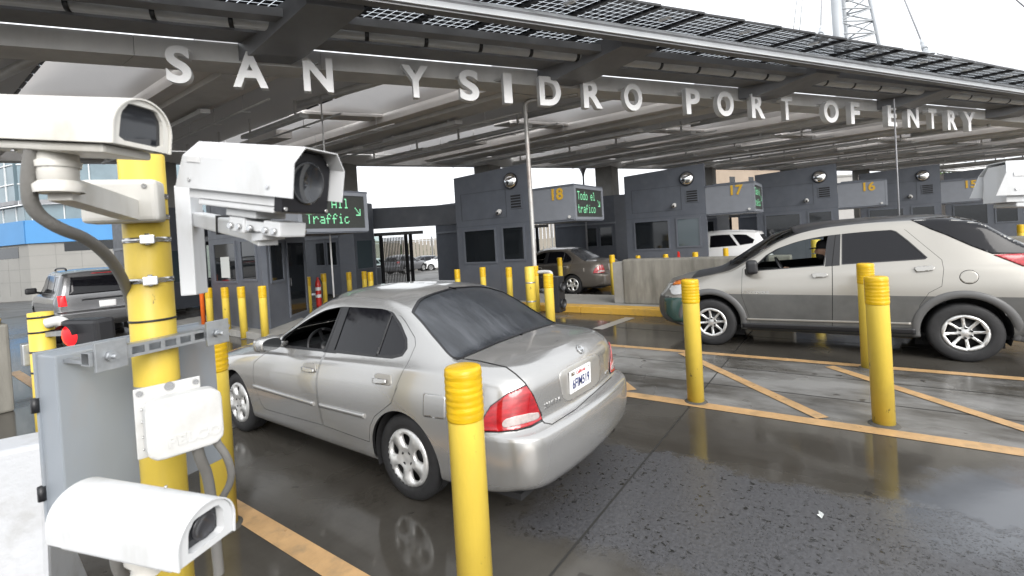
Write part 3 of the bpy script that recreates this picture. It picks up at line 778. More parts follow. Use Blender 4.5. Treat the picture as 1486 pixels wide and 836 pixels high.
    for x in (-.11, .11):
        for y in (-.06, .06): mb.cyl(PM @ Vector((x, y, 0)), PM @ Vector((x, y, .004)), .006, 8)
    mb.box((-.14, .045, 0), (-.095, .070, .002), PM); mb.build('plate_screws', M_chrome, pl)
    def badge(body, size, p, fr, bold=.0006):
        c_, n_ = onsurf(p, fr, .002); y_ = Vector((0, -1, 0)); y_ = (y_-n_*y_.dot(n_)).normalized(); z_ = n_.cross(y_)
        me = text_mesh(body, size, .002, bold, 1.15); me.transform(rot_to(y_, z_, n_, c_)); return link('badge', me, M_chrome, root)
    badge('SENTRA', .045, (848, 312), D_); badge('GXE', .035, (1210, 105), D_)
    c_, n_ = onsurf((1160, 442), C_, .002)
    mb = MB(); mb.lathe([(.030, 0), (.037, .006), (.030, .010), (.026, .005), (.030, 0)], c_, n_, 24)
    y_ = Vector((0, -1, 0)); y_ = (y_-n_*y_.dot(n_)).normalized(); mb.bar(c_-y_*.042+n_*.006, c_+y_*.042+n_*.006, .016, .006, up=n_)
    mb.build('emblem', M_chrome, root)
    # door mirrors, exhaust, head lamps, wipers
    for sd in (1, -1):
        mb = MB(); M = Matrix.Translation((1.66, sd*.90, 1.005)) @ Matrix.Rotation(sd*.12, 4, 'Z')
        mb.box((-.05, -.11, -.066), (.09, .11, .066), M, bevel=.062, seg=6); mb.bar((1.70, sd*.72, .965), (1.68, sd*.82, .985), .06, .05)
        w = mb.build('door_mirror', paint, root, smooth=True)
        mb = MB(); mb.prism(chaikin([(-.09, -.052), (.09, -.052), (.09, .052), (-.09, .052)], 3), 0, .004, M @ Matrix.Translation((-.052, 0, 0)) @ Matrix.Rotation(PI/2, 4, 'Y').inverted() @ Matrix.Rotation(PI/2, 4, 'Z')); mb.build('mirror_glass', mat('mirror_dark_glass', (.08, .085, .09), .05, .6), w)
    mb = MB(); mb.cyl((-1.02, -.45, .24), (-.80, -.45, .25), .026, 14); mb.build('exhaust_pipe', mat('exhaust_metal', (.05, .045, .04), .5, .7), root)
    px_patch('headlight', sed_bvh, SED, chaikin([(-.40, .60), (-.05, .58), (.05, .63), (.02, .69), (-.30, .69)], 1), .03, .006, mat('headlamp_glass', (.55, .56, .56), .08, coat=1), root, rf=corner_ray)
    px_patch('window_divider', sed_bvh, SED, cv([(1226, 268), (1236, 268), (1128, 575), (1114, 575)], *A_), 3, .003, M_black, root)
    return root, parts
M_tint = mat('tinted_glass', (0.006, 0.006, 0.008), 0.06, spec=.38, rvar=.05, vscale=12)
M_rearglass = mat('rear_window_wet_glass', (0.028, 0.031, 0.036), 0.10, spec=.6, var=.3, vscale=3, rvar=.07, bump=.12, bscale=55, stretch=(1, 4, 1), dirt=(.12, .125, .14), dirt_amt=.35, dirt_scale=2.0)
M_tail = mat('tail_lamp_red', (0.34, 0.008, 0.014), 0.12, coat=1.0, var=.35, vscale=16, stretch=(1, .6, 2.5))
M_revlamp = mat('reverse_lamp_clear', (0.42, 0.36, 0.35), 0.15, coat=1.0, var=.2, vscale=40)
M_hub = mat('hubcap_silver', (0.60, 0.60, 0.59), 0.35, .55, var=.08, vscale=8, dirt=(.2, .18, .15), dirt_amt=.3, dirt_scale=9)
paint_silver = paint_mat('silver_car_paint', (.425, .42, .41), .70, .25)
# ------------------------------------------------------------------ the two-tone crossover and its driver
SUV = (8.53, -1.13, -0.05)
suv_ctrl = [
 ([(-.85, .74), (-.5, .80), (0, .80), (3, .80), (3.7, .66)], [(-.85, .40), (-.5, .30), (.4, .25), (3, .25), (3.7, .28)], 0),
 ([(-.85, .86), (-.5, .89), (3, .89), (3.4, .86), (3.7, .76)], [(-.85, .44), (-.5, .35), (.4, .30), (3, .30), (3.7, .33)], .3),
 ([(-.85, .90), (-.5, .925), (3.0, .925), (3.4, .89), (3.7, .78)], [(-.85, .60), (3.7, .52)], .42),
 ([(-.85, .90), (-.4, .935), (2.8, .935), (3.2, .90), (3.5, .84), (3.7, .76)], [(-.85, .95), (0, .90), (2.0, .84), (3.0, .80), (3.7, .66)], .42),
 ([(-.85, .85), (0, .895), (2.0, .90), (2.6, .89), (3.1, .84), (3.5, .75), (3.7, .66)], [(-.85, 1.12), (0, 1.12), (1.0, 1.09), (2.0, 1.04), (2.6, 1.0), (3.1, .93), (3.5, .83), (3.7, .74)], .34),
 ([(-.85, .80), (0, .855), (1.0, .86), (2.4, .865), (2.8, .84), (3.2, .79), (3.5, .70), (3.7, .60)], [(-.85, 1.20), (0, 1.20), (1.0, 1.16), (2.0, 1.105), (2.4, 1.08), (2.8, 1.03), (3.2, .95), (3.5, .865), (3.7, .77)], .28),
 ([(-.85, .70), (-.5, .70), (-.2, .68), (.2, .68), (.7, .69), (1.3, .695), (1.6, .71), (1.9, .735), (2.3, .785), (2.6, .81), (2.8, .80), (3.2, .75), (3.5, .66), (3.7, .55)],
  [(-.85, 1.24), (-.5, 1.44), (-.2, 1.66), (.2, 1.735), (.7, 1.735), (1.3, 1.70), (1.6, 1.645), (1.9, 1.53), (2.3, 1.28), (2.6, 1.115), (2.8, 1.075), (3.2, .985), (3.5, .90), (3.7, .80)], .18),
 ([(-.85, .42), (.2, .42), (1.6, .42), (2.6, .46), (3.7, .32)],
  [(-.85, 1.25), (-.5, 1.50), (-.2, 1.72), (.2, 1.80), (.7, 1.805), (1.3, 1.79), (1.6, 1.755), (1.9, 1.675), (2.3, 1.43), (2.6, 1.23), (2.8, 1.13), (3.2, 1.05), (3.5, .965), (3.7, .85)], .42),
 ([(-.85, 0), (3.7, 0)], [(-.85, 1.26), (-.5, 1.52), (-.2, 1.735), (.2, 1.815), (.7, 1.82), (1.3, 1.805), (1.6, 1.775), (1.9, 1.70), (2.3, 1.47), (2.6, 1.27), (2.8, 1.155), (3.2, 1.075), (3.5, .985), (3.7, .865)], 0)]
suv_surf = CarSurf(suv_ctrl, [(.3, -.74), (.45, -.86), (.6, -.88), (.75, -.87), (.8, -.82), (1.0, -.80), (1.2, -.78), (1.26, -.76)],
    [(.24, 3.45), (.32, 3.62), (.5, 3.68), (.7, 3.66), (.8, 3.58), (.88, 3.5)], -.6, 3.15, -.80, 3.62, Rr=(.22, .22), Rf=(.50, .42), bow_r=.05, bow_f=.10)
suv_bvh = suv_surf.bvh()
Q_ = lambda pts, fr: fixnan(cast_xz(suv_bvh, SUV, cv(pts, *fr)))
def suv():
    root = car_root('crossover_suv', SUV)
    tan = paint_mat('champagne_paint', (.33, .315, .285), .5, .30); clad = mat('grey_cladding', (.085, .085, .082), .45, var=.15, vscale=5, rvar=.1, coat=.2)
    fw = Q_([(480, 358), (575, 268), (700, 193), (800, 163), (925, 147), (897, 326)], E_)
    rw = Q_([(150, 126), (385, 113), (438, 130), (500, 177), (604, 268), (590, 278), (150, 306)], F_)
    fd = np.concatenate([Q_([(445, 345), (440, 490), (480, 600), (492, 660)], E_), Q_([(101, 640), (100, 300), (122, 104)], F_), Q_([(920, 112), (800, 125), (690, 160), (560, 240), (470, 320)], E_)])
    rd = np.concatenate([Q_([(122, 104), (100, 300), (101, 640)], F_), Q_([(540, 640), (565, 520), (612, 455), (680, 420), (690, 330), (680, 280), (560, 182), (440, 84)], F_)])
    spec = dict(arches=[arch_poly(0, .37, .415), arch_poly(2.85, .37, .415)], cuts=[[(-.58, .80), (3.13, .80), (3.13, .1), (-.58, .1)]], doors={'front': fd, 'rear': rd}, windows={'fwin': fw, 'rwin': rw}, vhi=11.0, nx=80, trim_w=.012,
        black={'b': Q_([(80, 122), (145, 120), (140, 310), (62, 316)], F_)},
        screens={'front': [(2.68, 15.5), (1.78, 15.5), (1.70, 13.0), (1.66, 12.05), (2.45, 12.05), (2.62, 13.2)]},
        glass={'fwin': (None, M_pane), 'rwin': M_tint, 'front': M_pane},
        lower_z=lambda x: .80+0*x, lower_z_end=lambda x: .80 if x < 1 else .72, clad=clad, roof_v=11.9, roofmat=mat('black_roof', (.03, .03, .032), .3, coat=.4), roof_end=lambda z: z[2] > 1.32)
    parts = build_body('crossover_suv', suv_surf, root, tan, spec)
    mb = MB(); arch_liner(mb, 0, .37, .42, .86, .55); arch_liner(mb, 2.85, .37, .42, .86, .55); mb.box((-.8, -.75, .27), (3.4, .75, .31)); mb.build('underbody', M_dark, root)
    rm = mat('alloy_silver', (.62, .62, .61), .3, .7, var=.08, vscale=8)
    for x in (0, 2.85):
        for sd in (1, -1): wheel(root, (x, sd*.79, .354), .354, .225, .222, 'alloy', sd, rm)
    fm = mat('arch_cladding', (.10, .10, .10), .45, rvar=.1, vscale=4)
    for x in (0, 2.85):      # flared arch lips
        A1 = np.linspace(-.20, PI+.20, 70); arc = lambda r: [(x+r*math.cos(q), .37+r*math.sin(q)) for q in A1]
        ribbon('arch_flare', suv_bvh, arc(.505), arc(.417), .004, fm, root, thick=.03, bulge=.014, n=60, k=6, closed_w=11)
    ribbon('body_strip', suv_bvh, [(.50, .462), (2.36, .442)], [(.50, .436), (2.36, .416)], .010, tan, root)
    ribbon('sill', suv_bvh, [(.46, .385), (2.42, .365)], [(.46, .315), (2.42, .295)], .022, M_black, root)
    # quarter window, tail light, head lamp
    px_patch('quarter_window', suv_bvh, SUV, cv([(512, 70), (640, 56), (760, 50), (850, 64), (950, 122), (1110, 200), (1150, 246), (945, 250), (830, 207), (700, 150), (620, 120)], *F_), 3, .004, M_tint, root)
    px_patch('tail_light', suv_bvh, SUV, cv([(950, 254), (1165, 246), (1175, 325), (1110, 315), (1040, 288)], *F_), 2.5, .012, M_tail, root)
    px_patch('headlight', suv_bvh, SUV, cv(chaikin([(42, 455), (52, 437), (128, 428), (132, 470), (100, 486), (58, 488)], 1), *E_), 2, .008, mat('headlamp_glass', (.55, .56, .56), .08, coat=1), root)
    px_patch('indicator', suv_bvh, SUV, cv([(60, 432), (72, 412), (125, 398), (160, 400), (160, 420), (125, 428)], *E_), 2, .010, mat('amber_lens', (.75, .20, .02), .2, coat=1), root)
    px_patch('bumper', suv_bvh, SUV, cv([(14, 505), (135, 500), (135, 636), (70, 632), (24, 590)], *E_), 3, .006, mat('dark_green_bumper', (.035, .075, .065), .3, coat=.5), root)
    for fr, key, pts in ((E_, 'front', [(825, 374), (850, 370), (910, 370), (922, 380), (905, 390), (835, 394)]), (F_, 'rear', [(530, 326), (550, 318), (625, 314), (643, 322), (630, 338), (545, 346)])):
        for o, sd in zip(px_patch('handle', suv_bvh, SUV, cv(pts, *fr), 1.6, .03, mat('handle_bright', (.36, .35, .33), .25, .6), root), (1, -1)): o.parent = parts['door_%s_%d' % (key, sd)]
    fc = [(825+52*math.cos(a)-2, 371+38*math.sin(a)) for a in np.linspace(0, 2*PI, 24, endpoint=False)]
    fi = [(825+49*math.cos(a)-2, 371+35*math.sin(a)) for a in np.linspace(0, 2*PI, 24, endpoint=False)]
    px_patch('fuel_flap_gap', suv_bvh, SUV, cv(fc, *F_), 2, .0012, mat('panel_gap', (.006, .006, .006), .8), root, mirror=False)
    px_patch('fuel_flap', suv_bvh, SUV, cv(fi, *F_), 2, .003, tan, root, mirror=False)
    o_, d_ = car_ray(SUV, *cv([(518, 480)], *E_)[0]); h_ = suv_bvh.ray_cast(o_, d_); n_ = h_[1] if h_[1].dot(d_) < 0 else -h_[1]
    x_ = Vector((-1, 0, 0)); x_ = (x_-n_*x_.dot(n_)).normalized(); z_ = n_.cross(x_)
    me = text_mesh('RENDEZVOUS', .055, .002, .0008); me.transform(rot_to(x_, z_, n_, h_[0]+n_*.002)); link('badge', me, M_chrome, root)
    for sd in (1, -1):
        mb = MB(); M = Matrix.Translation((2.23, sd*1.03, 1.20)) @ Matrix.Rotation(sd*.12, 4, 'Z')
        mb.box((-.06, -.12, -.09), (.09, .12, .10), M, bevel=.05, seg=4); mb.bar((2.32, sd*.84, 1.12), (2.24, sd*.98, 1.14), .10, .09, bevel=.02); mb.build('door_mirror', M_black, root, smooth=True)
    mb = MB(); seats(mb, (1.40, .35), 1.1)
    sm = mb.build('seats', mat('grey_seat_cloth', (.06, .06, .062), .85), root); sm.location.z = .18
    mb = MB(); mb.box((1.95, -.74, .75), (2.45, .74, 1.06), bevel=.07); mb.build('dashboard', M_black, root)
    steering(root, 1.90, .40, 1.12)
    return root
def person_mesh(joints, edges, radii, name, m, parent, sub=2):
    me = bpy.data.meshes.new(name); me.from_pydata([tuple(j) for j in joints], edges, []); me.update()
    o = bpy.data.objects.new(name, me); col.objects.link(o)
    md = o.modifiers.new('skin', 'SKIN'); md.use_smooth_shade = True
    for i, r in enumerate(radii): me.skin_vertices[0].data[i].radius = (r, r) if not isinstance(r, tuple) else r
    me.skin_vertices[0].data[0].use_root = True
    s2 = o.modifiers.new('sub', 'SUBSURF'); s2.levels = sub; s2.render_levels = sub
    dg = bpy.context.evaluated_depsgraph_get(); dg.update()
    m2 = bpy.data.meshes.new_from_object(o.evaluated_get(dg)); bpy.data.objects.remove(o)
    m2.polygons.foreach_set('use_smooth', [True]*len(m2.polygons))
    return link(name, m2, m, parent)
def driver():
    """seated man behind the wheel, both hands on it, facing forwards"""
    root = car_root('person', SUV)
    skin = mat('skin', (.42, .25, .17), .5, var=.05, vscale=10); shirt = mat('dark_jacket', (.022, .025, .032), .8, bump=.2, bscale=50)
    hx, hz = 1.36, 1.375
    oy = .42
    J = [(1.12, 0, .70), (1.10, 0, .88), (1.09, 0, 1.05), (1.10, 0, 1.20), (1.13, 0, 1.30), (1.16, 0, 1.37),
         (1.10, .18, 1.19), (1.24, .25, 1.00), (1.50, .20, 1.05), (1.67, .17, 1.14),
         (1.10, -.18, 1.19), (1.24, -.25, 1.00), (1.50, -.20, 1.05), (1.67, -.17, 1.14),
         (1.22, .10, .68), (1.58, .12, .70), (1.78, .12, .50), (1.22, -.10, .68), (1.58, -.12, .70), (1.78, -.12, .50)]
    J = [(x+.14, y+oy, z-.05) for x, y, z in J]
    E = [(0, 1), (1, 2), (2, 3), (3, 4), (4, 5), (3, 6), (6, 7), (7, 8), (8, 9), (3, 10), (10, 11), (11, 12), (12, 13), (0, 14), (14, 15), (15, 16), (0, 17), (17, 18), (18, 19)]
    Rr = [.15, .14, .15, .13, .06, .055, .075, .055, .042, .032, .075, .055, .042, .032, .085, .07, .055, .085, .07, .055]
    body = person_mesh(J, E, Rr, 'clothed_body', shirt, root)
    # head with brow, nose, mouth, chin and ears
    bm = bmesh.new(); bmesh.ops.create_icosphere(bm, subdivisions=4, radius=1)
    for v in bm.verts:
        x, y, z = v.co
        X = x*.098; Y = y*.076; Z = z*.125
        if z < 0: X *= 1-.18*(-z) if x < 0 else 1-.02*z*-1; Y *= 1-.28*(-z)**1.5
        if x > .5:
            nose = math.exp(-(y/.16)**2-((z+.12)/.20)**2); X += .030*nose
            brow = math.exp(-(y/.5)**2-((z-.22)/.10)**2); X += .006*brow
            eye = math.exp(-((abs(y)-.36)/.14)**2-((z-.06)/.10)**2); X -= .010*eye
            lip = math.exp(-(y/.3)**2-((z+.52)/.07)**2); X += .010*lip
            mouth = math.exp(-(y/.3)**2-((z+.47)/.03)**2); X -= .006*mouth
            chin = math.exp(-(y/.35)**2-((z+.82)/.16)**2); X += .016*chin
        if abs(y) > .8 and -.25 < x < .05 and -.3 < z < .2: Y *= 1.16
        v.co = (X+hx, Y+oy, Z+hz)
    for f in bm.faces: f.smooth = True
    me = bpy.data.meshes.new('head'); bm.to_mesh(me); bm.free(); link('head', me, skin, root)
    bm = bmesh.new(); bmesh.ops.create_icosphere(bm, subdivisions=3, radius=1)        # beard
    for v in bm.verts:
        x, y, z = v.co; v.co = (hx+.022+x*.083*(1 if x > 0 else .5), oy+y*.066, hz-.070+z*.062)
    for f in bm.faces: f.smooth = True
    me = bpy.data.meshes.new('beard'); bm.to_mesh(me); bm.free(); link('beard', me, mat('dark_hair', (.012, .010, .009), .8, bump=.5, bscale=150), root)
    mb = MB(); prof = [(.102, -.01), (.105, .03), (.098, .07), (.07, .105), (.03, .118), (0, .12)]
    mb.lathe(prof, (hx-.008, oy, hz+.045), (0, 0, 1), 24)
    M = Matrix.Translation((hx+.085, oy, hz+.045)) @ Matrix.Rotation(.12, 4, 'Y')
    mb.prism([(0, -.085), (.05, -.08), (.085, -.05), (.095, 0), (.085, .05), (.05, .08), (0, .085)], -.006, .006, M, bevel=.003)
    mb.build('cap', mat('black_cap', (.012, .012, .014), .8), root)
    for sd in (1, -1):                                   # hands curled round the wheel rim
        p = Vector((1.80, oy+sd*.165, 1.10)); mb = MB()
        mb.box((-.045, -.042, -.018), (.045, .042, .018), Matrix.Translation(p) @ Matrix.Rotation(-.5, 4, 'Y'), bevel=.016, seg=3)
        for k, L in enumerate((.055, .064, .060, .048)):
            y = -.033+k*.022; a = p+Vector((.04, y, .02)); mb.tube([a, a+Vector((L*.55, 0, .012)), a+Vector((L*.7, 0, -.018)), a+Vector((L*.35, 0, -.04))], .0095, 8, 2)
        a = p+Vector((-.01, -sd*.042, .0)); mb.tube([a, a+Vector((.025, -sd*.022, .012)), a+Vector((.055, -sd*.015, .01))], .011, 8, 2)
        mb.build('hand', skin, root, smooth=True)
    return root
# ------------------------------------------------------------------ simpler vehicles further off
def simple_ctrl(W, zr, x0, x1, belt, rail, top):
    xs = [x0, x0+.4, x1-.6, x1]; tp = [.96, 1, 1, .86]
    b = Pchip(belt); knots = sorted({x0, x1, *[p[0] for p in belt], *[p[0] for p in rail]})
    def tab(f): return [(x, f(x)) for x in knots]
    tw = Pchip(list(zip(xs, tp)))
    rl = Pchip([(p[0], p[1]) for p in rail]); rz = Pchip([(p[0], p[2]) for p in rail]); tz = Pchip(top)
    kt = sorted({*knots, *[p[0] for p in top]})
    return [(tab(lambda x: W*.88*tw(x)), tab(lambda x: zr), 0), (tab(lambda x: W*.96*tw(x)), tab(lambda x: zr+.05), .3), (tab(lambda x: W*.99*tw(x)), tab(lambda x: zr+.28), .42),
            (tab(lambda x: W*tw(x)), tab(lambda x: b(x)-.22), .42), (tab(lambda x: W*.965*tw(x)), tab(lambda x: b(x)-.05), .34), (tab(lambda x: W*.925*tw(x)), tab(lambda x: b(x)), .28),
            (tab(lambda x: rl(x)), tab(lambda x: rz(x)), .16), ([(x, rl(x)*.57) for x in kt], [(x, rz(x)+.85*(tz(x)-rz(x))) for x in kt], .42), ([(x0, 0), (x1, 0)], [(x, tz(x)) for x in kt], 0)]
def simple_car(name, pose, paint, d, detail=True):
    root = car_root(name, pose); s = CarSurf(d['ctrl'], d['xr'], d['xf'], d['xa'], d['xb'], d['xer'], d['xef'], Rr=d.get('Rr', (.2, .2)), Rf=d.get('Rf', (.4, .35)), bow_r=d.get('bow', .05), bow_f=.1)
    wb, R_ = d['wb'], d['R']
    wins = {'w%d' % i: w for i, w in enumerate(d['wins'])}
    spec = dict(arches=[arch_poly(0, R_, R_+.05), arch_poly(wb, R_, R_+.05)], windows=wins, vhi=11.0, nx=40, nv=(2, 4), screens={'front': d['front']}, glass={**{k: d.get('glass', M_tint) for k in wins}, 'front': M_pane},
        doors=d.get('doors', {}), trim_w=.02)
    build_body(name, s, root, paint, spec); bv = s.bvh(); Wd = d['W']
    mb = MB(); arch_liner(mb, 0, R_, R_+.055, Wd*.93, Wd*.55); arch_liner(mb, wb, R_, R_+.055, Wd*.93, Wd*.55); mb.box((d['xer']+.1, -Wd*.8, d['zr']+.02), (d['xef']-.2, Wd*.8, d['zr']+.06)); mb.build('underbody', M_dark, root)
    rm = mat('alloy_grey', (.42, .42, .42), .35, .6)
    for x in (0, wb):
        for sd in (1, -1): wheel(root, (x, sd*(Wd-.13), R_), R_, .22, R_*.63, 'alloy', sd, rm)
    if d.get('rearwin') is not None: px_patch('rear_window', bv, pose, d['rearwin'], .06, .006, M_tint, root, mirror=False, rf=rear_ray)
    for P in d.get('tails', []): px_patch('tail_light', bv, pose, P, .04, .012, d.get('tailmat', M_tail), root, rf=rear_ray)
    px_patch('headlight', bv, pose, d['head'], .05, .008, mat('headlamp_glass', (.55, .56, .56), .08, coat=1), root, rf=corner_ray)
    for P, m_, nm in d.get('rear_bits', []): px_patch(nm, bv, pose, P, .05, .012, m_, root, mirror=False, rf=rear_ray)
    for sd in (1, -1):
        mx, mz = d['mirror']; mb = MB(); mb.box((mx-.06, sd*(Wd+.09)-.11, mz-.07), (mx+.07, sd*(Wd+.09)+.11, mz+.09), bevel=.045, seg=3); mb.bar((mx+.05, sd*(Wd-.1), mz-.06), (mx, sd*(Wd+.02), mz-.03), .06, .05); mb.build('door_mirror', d.get('mirmat', paint), root, smooth=True)
    if d.get('rails'):
        mb = MB()
        for y in (Wd*.68, -Wd*.68): mb.tube([(d['rails'][0], y, d['rails'][2]-.05), (d['rails'][0]+.15, y, d['rails'][2]), (d['rails'][1]-.15, y, d['rails'][2]), (d['rails'][1], y, d['rails'][2]-.05)], .02, 6, 1)
        mb.build('roof_rack', M_black, root)
    mb = MB(); seats(mb, (wb*.5, wb*.5-.95), 1.0); mb.build('seats', M_dark, root).location.z = d['R']-.28
    return root
jeep_d = dict(W=.93, zr=.36, wb=2.78, R=.37, xa=-.55, xb=3.2, xer=-.84, xef=3.6, Rr=(.12, .12), bow=.03,
    ctrl=simple_ctrl(.93, .36, -.86, 3.66, [(-.86, 1.14), (1, 1.12), (2.2, 1.10), (3.0, 1.03), (3.66, .92)],
        [(-.86, .74, 1.56), (-.6, .74, 1.63), (1.0, .74, 1.67), (1.35, .75, 1.62), (1.75, .78, 1.36), (2.1, .83, 1.14), (3.0, .78, 1.05), (3.66, .65, .94)],
        [(-.86, 1.60), (-.6, 1.68), (1.0, 1.73), (1.35, 1.70), (1.75, 1.46), (2.15, 1.18), (3.0, 1.10), (3.66, .98)]),
    xr=[(.36, -.78), (.5, -.90), (.72, -.92), (.76, -.84), (1.1, -.83), (1.5, -.72), (1.62, -.64), (1.7, -.58)], xf=[(.36, 3.5), (.5, 3.6), (.8, 3.58), (1.0, 3.5)],
    wins=[[(2.0, 1.14), (1.42, 1.58), (1.0, 1.61), (1.0, 1.15)], [(.92, 1.15), (.92, 1.61), (.1, 1.60), (.0, 1.17)], [(-.1, 1.17), (-.02, 1.59), (-.40, 1.56), (-.48, 1.18)]],
    front=[(2.08, 15.5), (1.45, 15.5), (1.38, 12.05), (1.95, 12.05)], rearwin=[(-.66, 1.14), (.66, 1.14), (.60, 1.54), (-.60, 1.54)],
    tails=[[(.70, .90), (.84, .90), (.84, 1.14), (.72, 1.14)]], tailmat=M_red, head=[(-.3, .72), (.0, .72), (.0, .9), (-.3, .9)], mirror=(1.95, 1.2), rails=(-.5, 1.1, 1.76), mirmat=M_black,
    rear_bits=[([(-.45, .99), (.45, .99), (.45, 1.03), (-.45, 1.03)], M_black, 'tailgate_handle'), ([(-.155, .80), (.155, .80), (.155, .95), (-.155, .95)], mat('plate_white', (.8, .8, .8), .4), 'license_plate'), ([(-.25, 1.595), (.25, 1.595), (.22, 1.615), (-.22, 1.615)], M_tail, 'brake_light')])
cross_d = dict(W=.91, zr=.26, wb=2.69, R=.35, xa=-.5, xb=3.1, xer=-.82, xef=3.5, Rr=(.2, .2), bow=.06,
    ctrl=simple_ctrl(.91, .26, -.86, 3.56, [(-.86, 1.12), (0, 1.10), (1, 1.04), (2.2, .98), (3.0, .92), (3.56, .80)],
        [(-.86, .66, 1.42), (-.5, .66, 1.53), (.6, .68, 1.60), (1.1, .69, 1.56), (1.6, .73, 1.34), (2.15, .80, 1.04), (3.0, .74, .95), (3.56, .60, .82)],
        [(-.86, 1.46), (-.5, 1.60), (.6, 1.68), (1.1, 1.655), (1.6, 1.47), (2.3, 1.09), (3.0, 1.0), (3.56, .86)]),
    xr=[(.26, -.75), (.4, -.86), (.7, -.87), (.76, -.82), (1.1, -.80), (1.4, -.62), (1.55, -.52), (1.65, -.48)], xf=[(.26, 3.4), (.4, 3.5), (.7, 3.48), (.9, 3.36)],
    wins=[[(2.0, 1.04), (1.28, 1.49), (.98, 1.53), (1.0, 1.07)], [(.93, 1.08), (.91, 1.54), (.30, 1.54), (.02, 1.12)], [(-.06, 1.13), (.2, 1.53), (-.25, 1.48), (-.5, 1.30), (-.45, 1.18)]],
    front=[(2.2, 15.5), (1.2, 15.5), (1.12, 12.05), (2.02, 12.05)], rearwin=[(-.58, 1.14), (.58, 1.14), (.52, 1.46), (-.52, 1.46)],
    tails=[[(.56, .98), (.84, .98), (.84, 1.14), (.70, 1.12)]], head=[(-.3, .68), (.05, .68), (.1, .82), (-.3, .8)], mirror=(1.88, 1.08))
van_d = dict(W=1.0, zr=.32, wb=3.5, R=.38, xa=-1.0, xb=3.9, xer=-1.25, xef=4.35, Rr=(.12, .12), bow=.03,
    ctrl=simple_ctrl(1.0, .32, -1.3, 4.4, [(-1.3, 1.22), (2.8, 1.20), (3.6, 1.12), (4.4, .95)],
        [(-1.3, .82, 1.92), (-1.0, .82, 1.98), (2.2, .82, 2.0), (2.7, .83, 1.86), (3.5, .88, 1.26), (4.0, .82, 1.12), (4.4, .7, .98)],
        [(-1.3, 1.98), (-1.0, 2.05), (2.2, 2.08), (2.7, 1.96), (3.6, 1.30), (4.0, 1.18), (4.4, 1.02)]),
    xr=[(.32, -1.15), (.5, -1.30), (.7, -1.30), (.75, -1.24), (1.9, -1.18), (2.0, -1.1)], xf=[(.32, 4.2), (.5, 4.34), (.9, 4.3), (1.0, 4.2)],
    wins=[[(3.3, 1.25), (2.65, 1.78), (2.2, 1.82), (2.2, 1.26)], [(2.05, 1.27), (2.05, 1.83), (1.0, 1.83), (1.0, 1.27)], [(.8, 1.27), (.8, 1.83), (-.2, 1.83), (-.2, 1.27)]],
    front=[(3.5, 15.5), (2.75, 15.5), (2.68, 12.05), (3.35, 12.05)], rearwin=[(-.7, 1.25), (.7, 1.25), (.66, 1.82), (-.66, 1.82)],
    tails=[[(.84, .9), (.93, .9), (.93, 1.25), (.84, 1.25)]], head=[(-.3, .78), (.0, .78), (.0, .95), (-.3, .95)], mirror=(3.1, 1.35))
def recolor(root, old, new):
    """a copy in another paint: swaps the paint on this copy's own material slots only"""
    for o in [root]+list(root.children):
        if o.type != 'MESH': continue
        for i, sl in enumerate(o.material_slots):
            if sl.material == old: sl.link = 'OBJECT'; sl.material = new
# ================================================================== the inspection plaza
UX, UY = 0.82394, -0.56667
PX, PY = 4.9, -3.37                      # step from one booth to the next
def CP(s, off, z): return Vector((9.6+s*UX, 6+s*UY-off, z-0.0125*s))      # along the canopy, out from its front, height
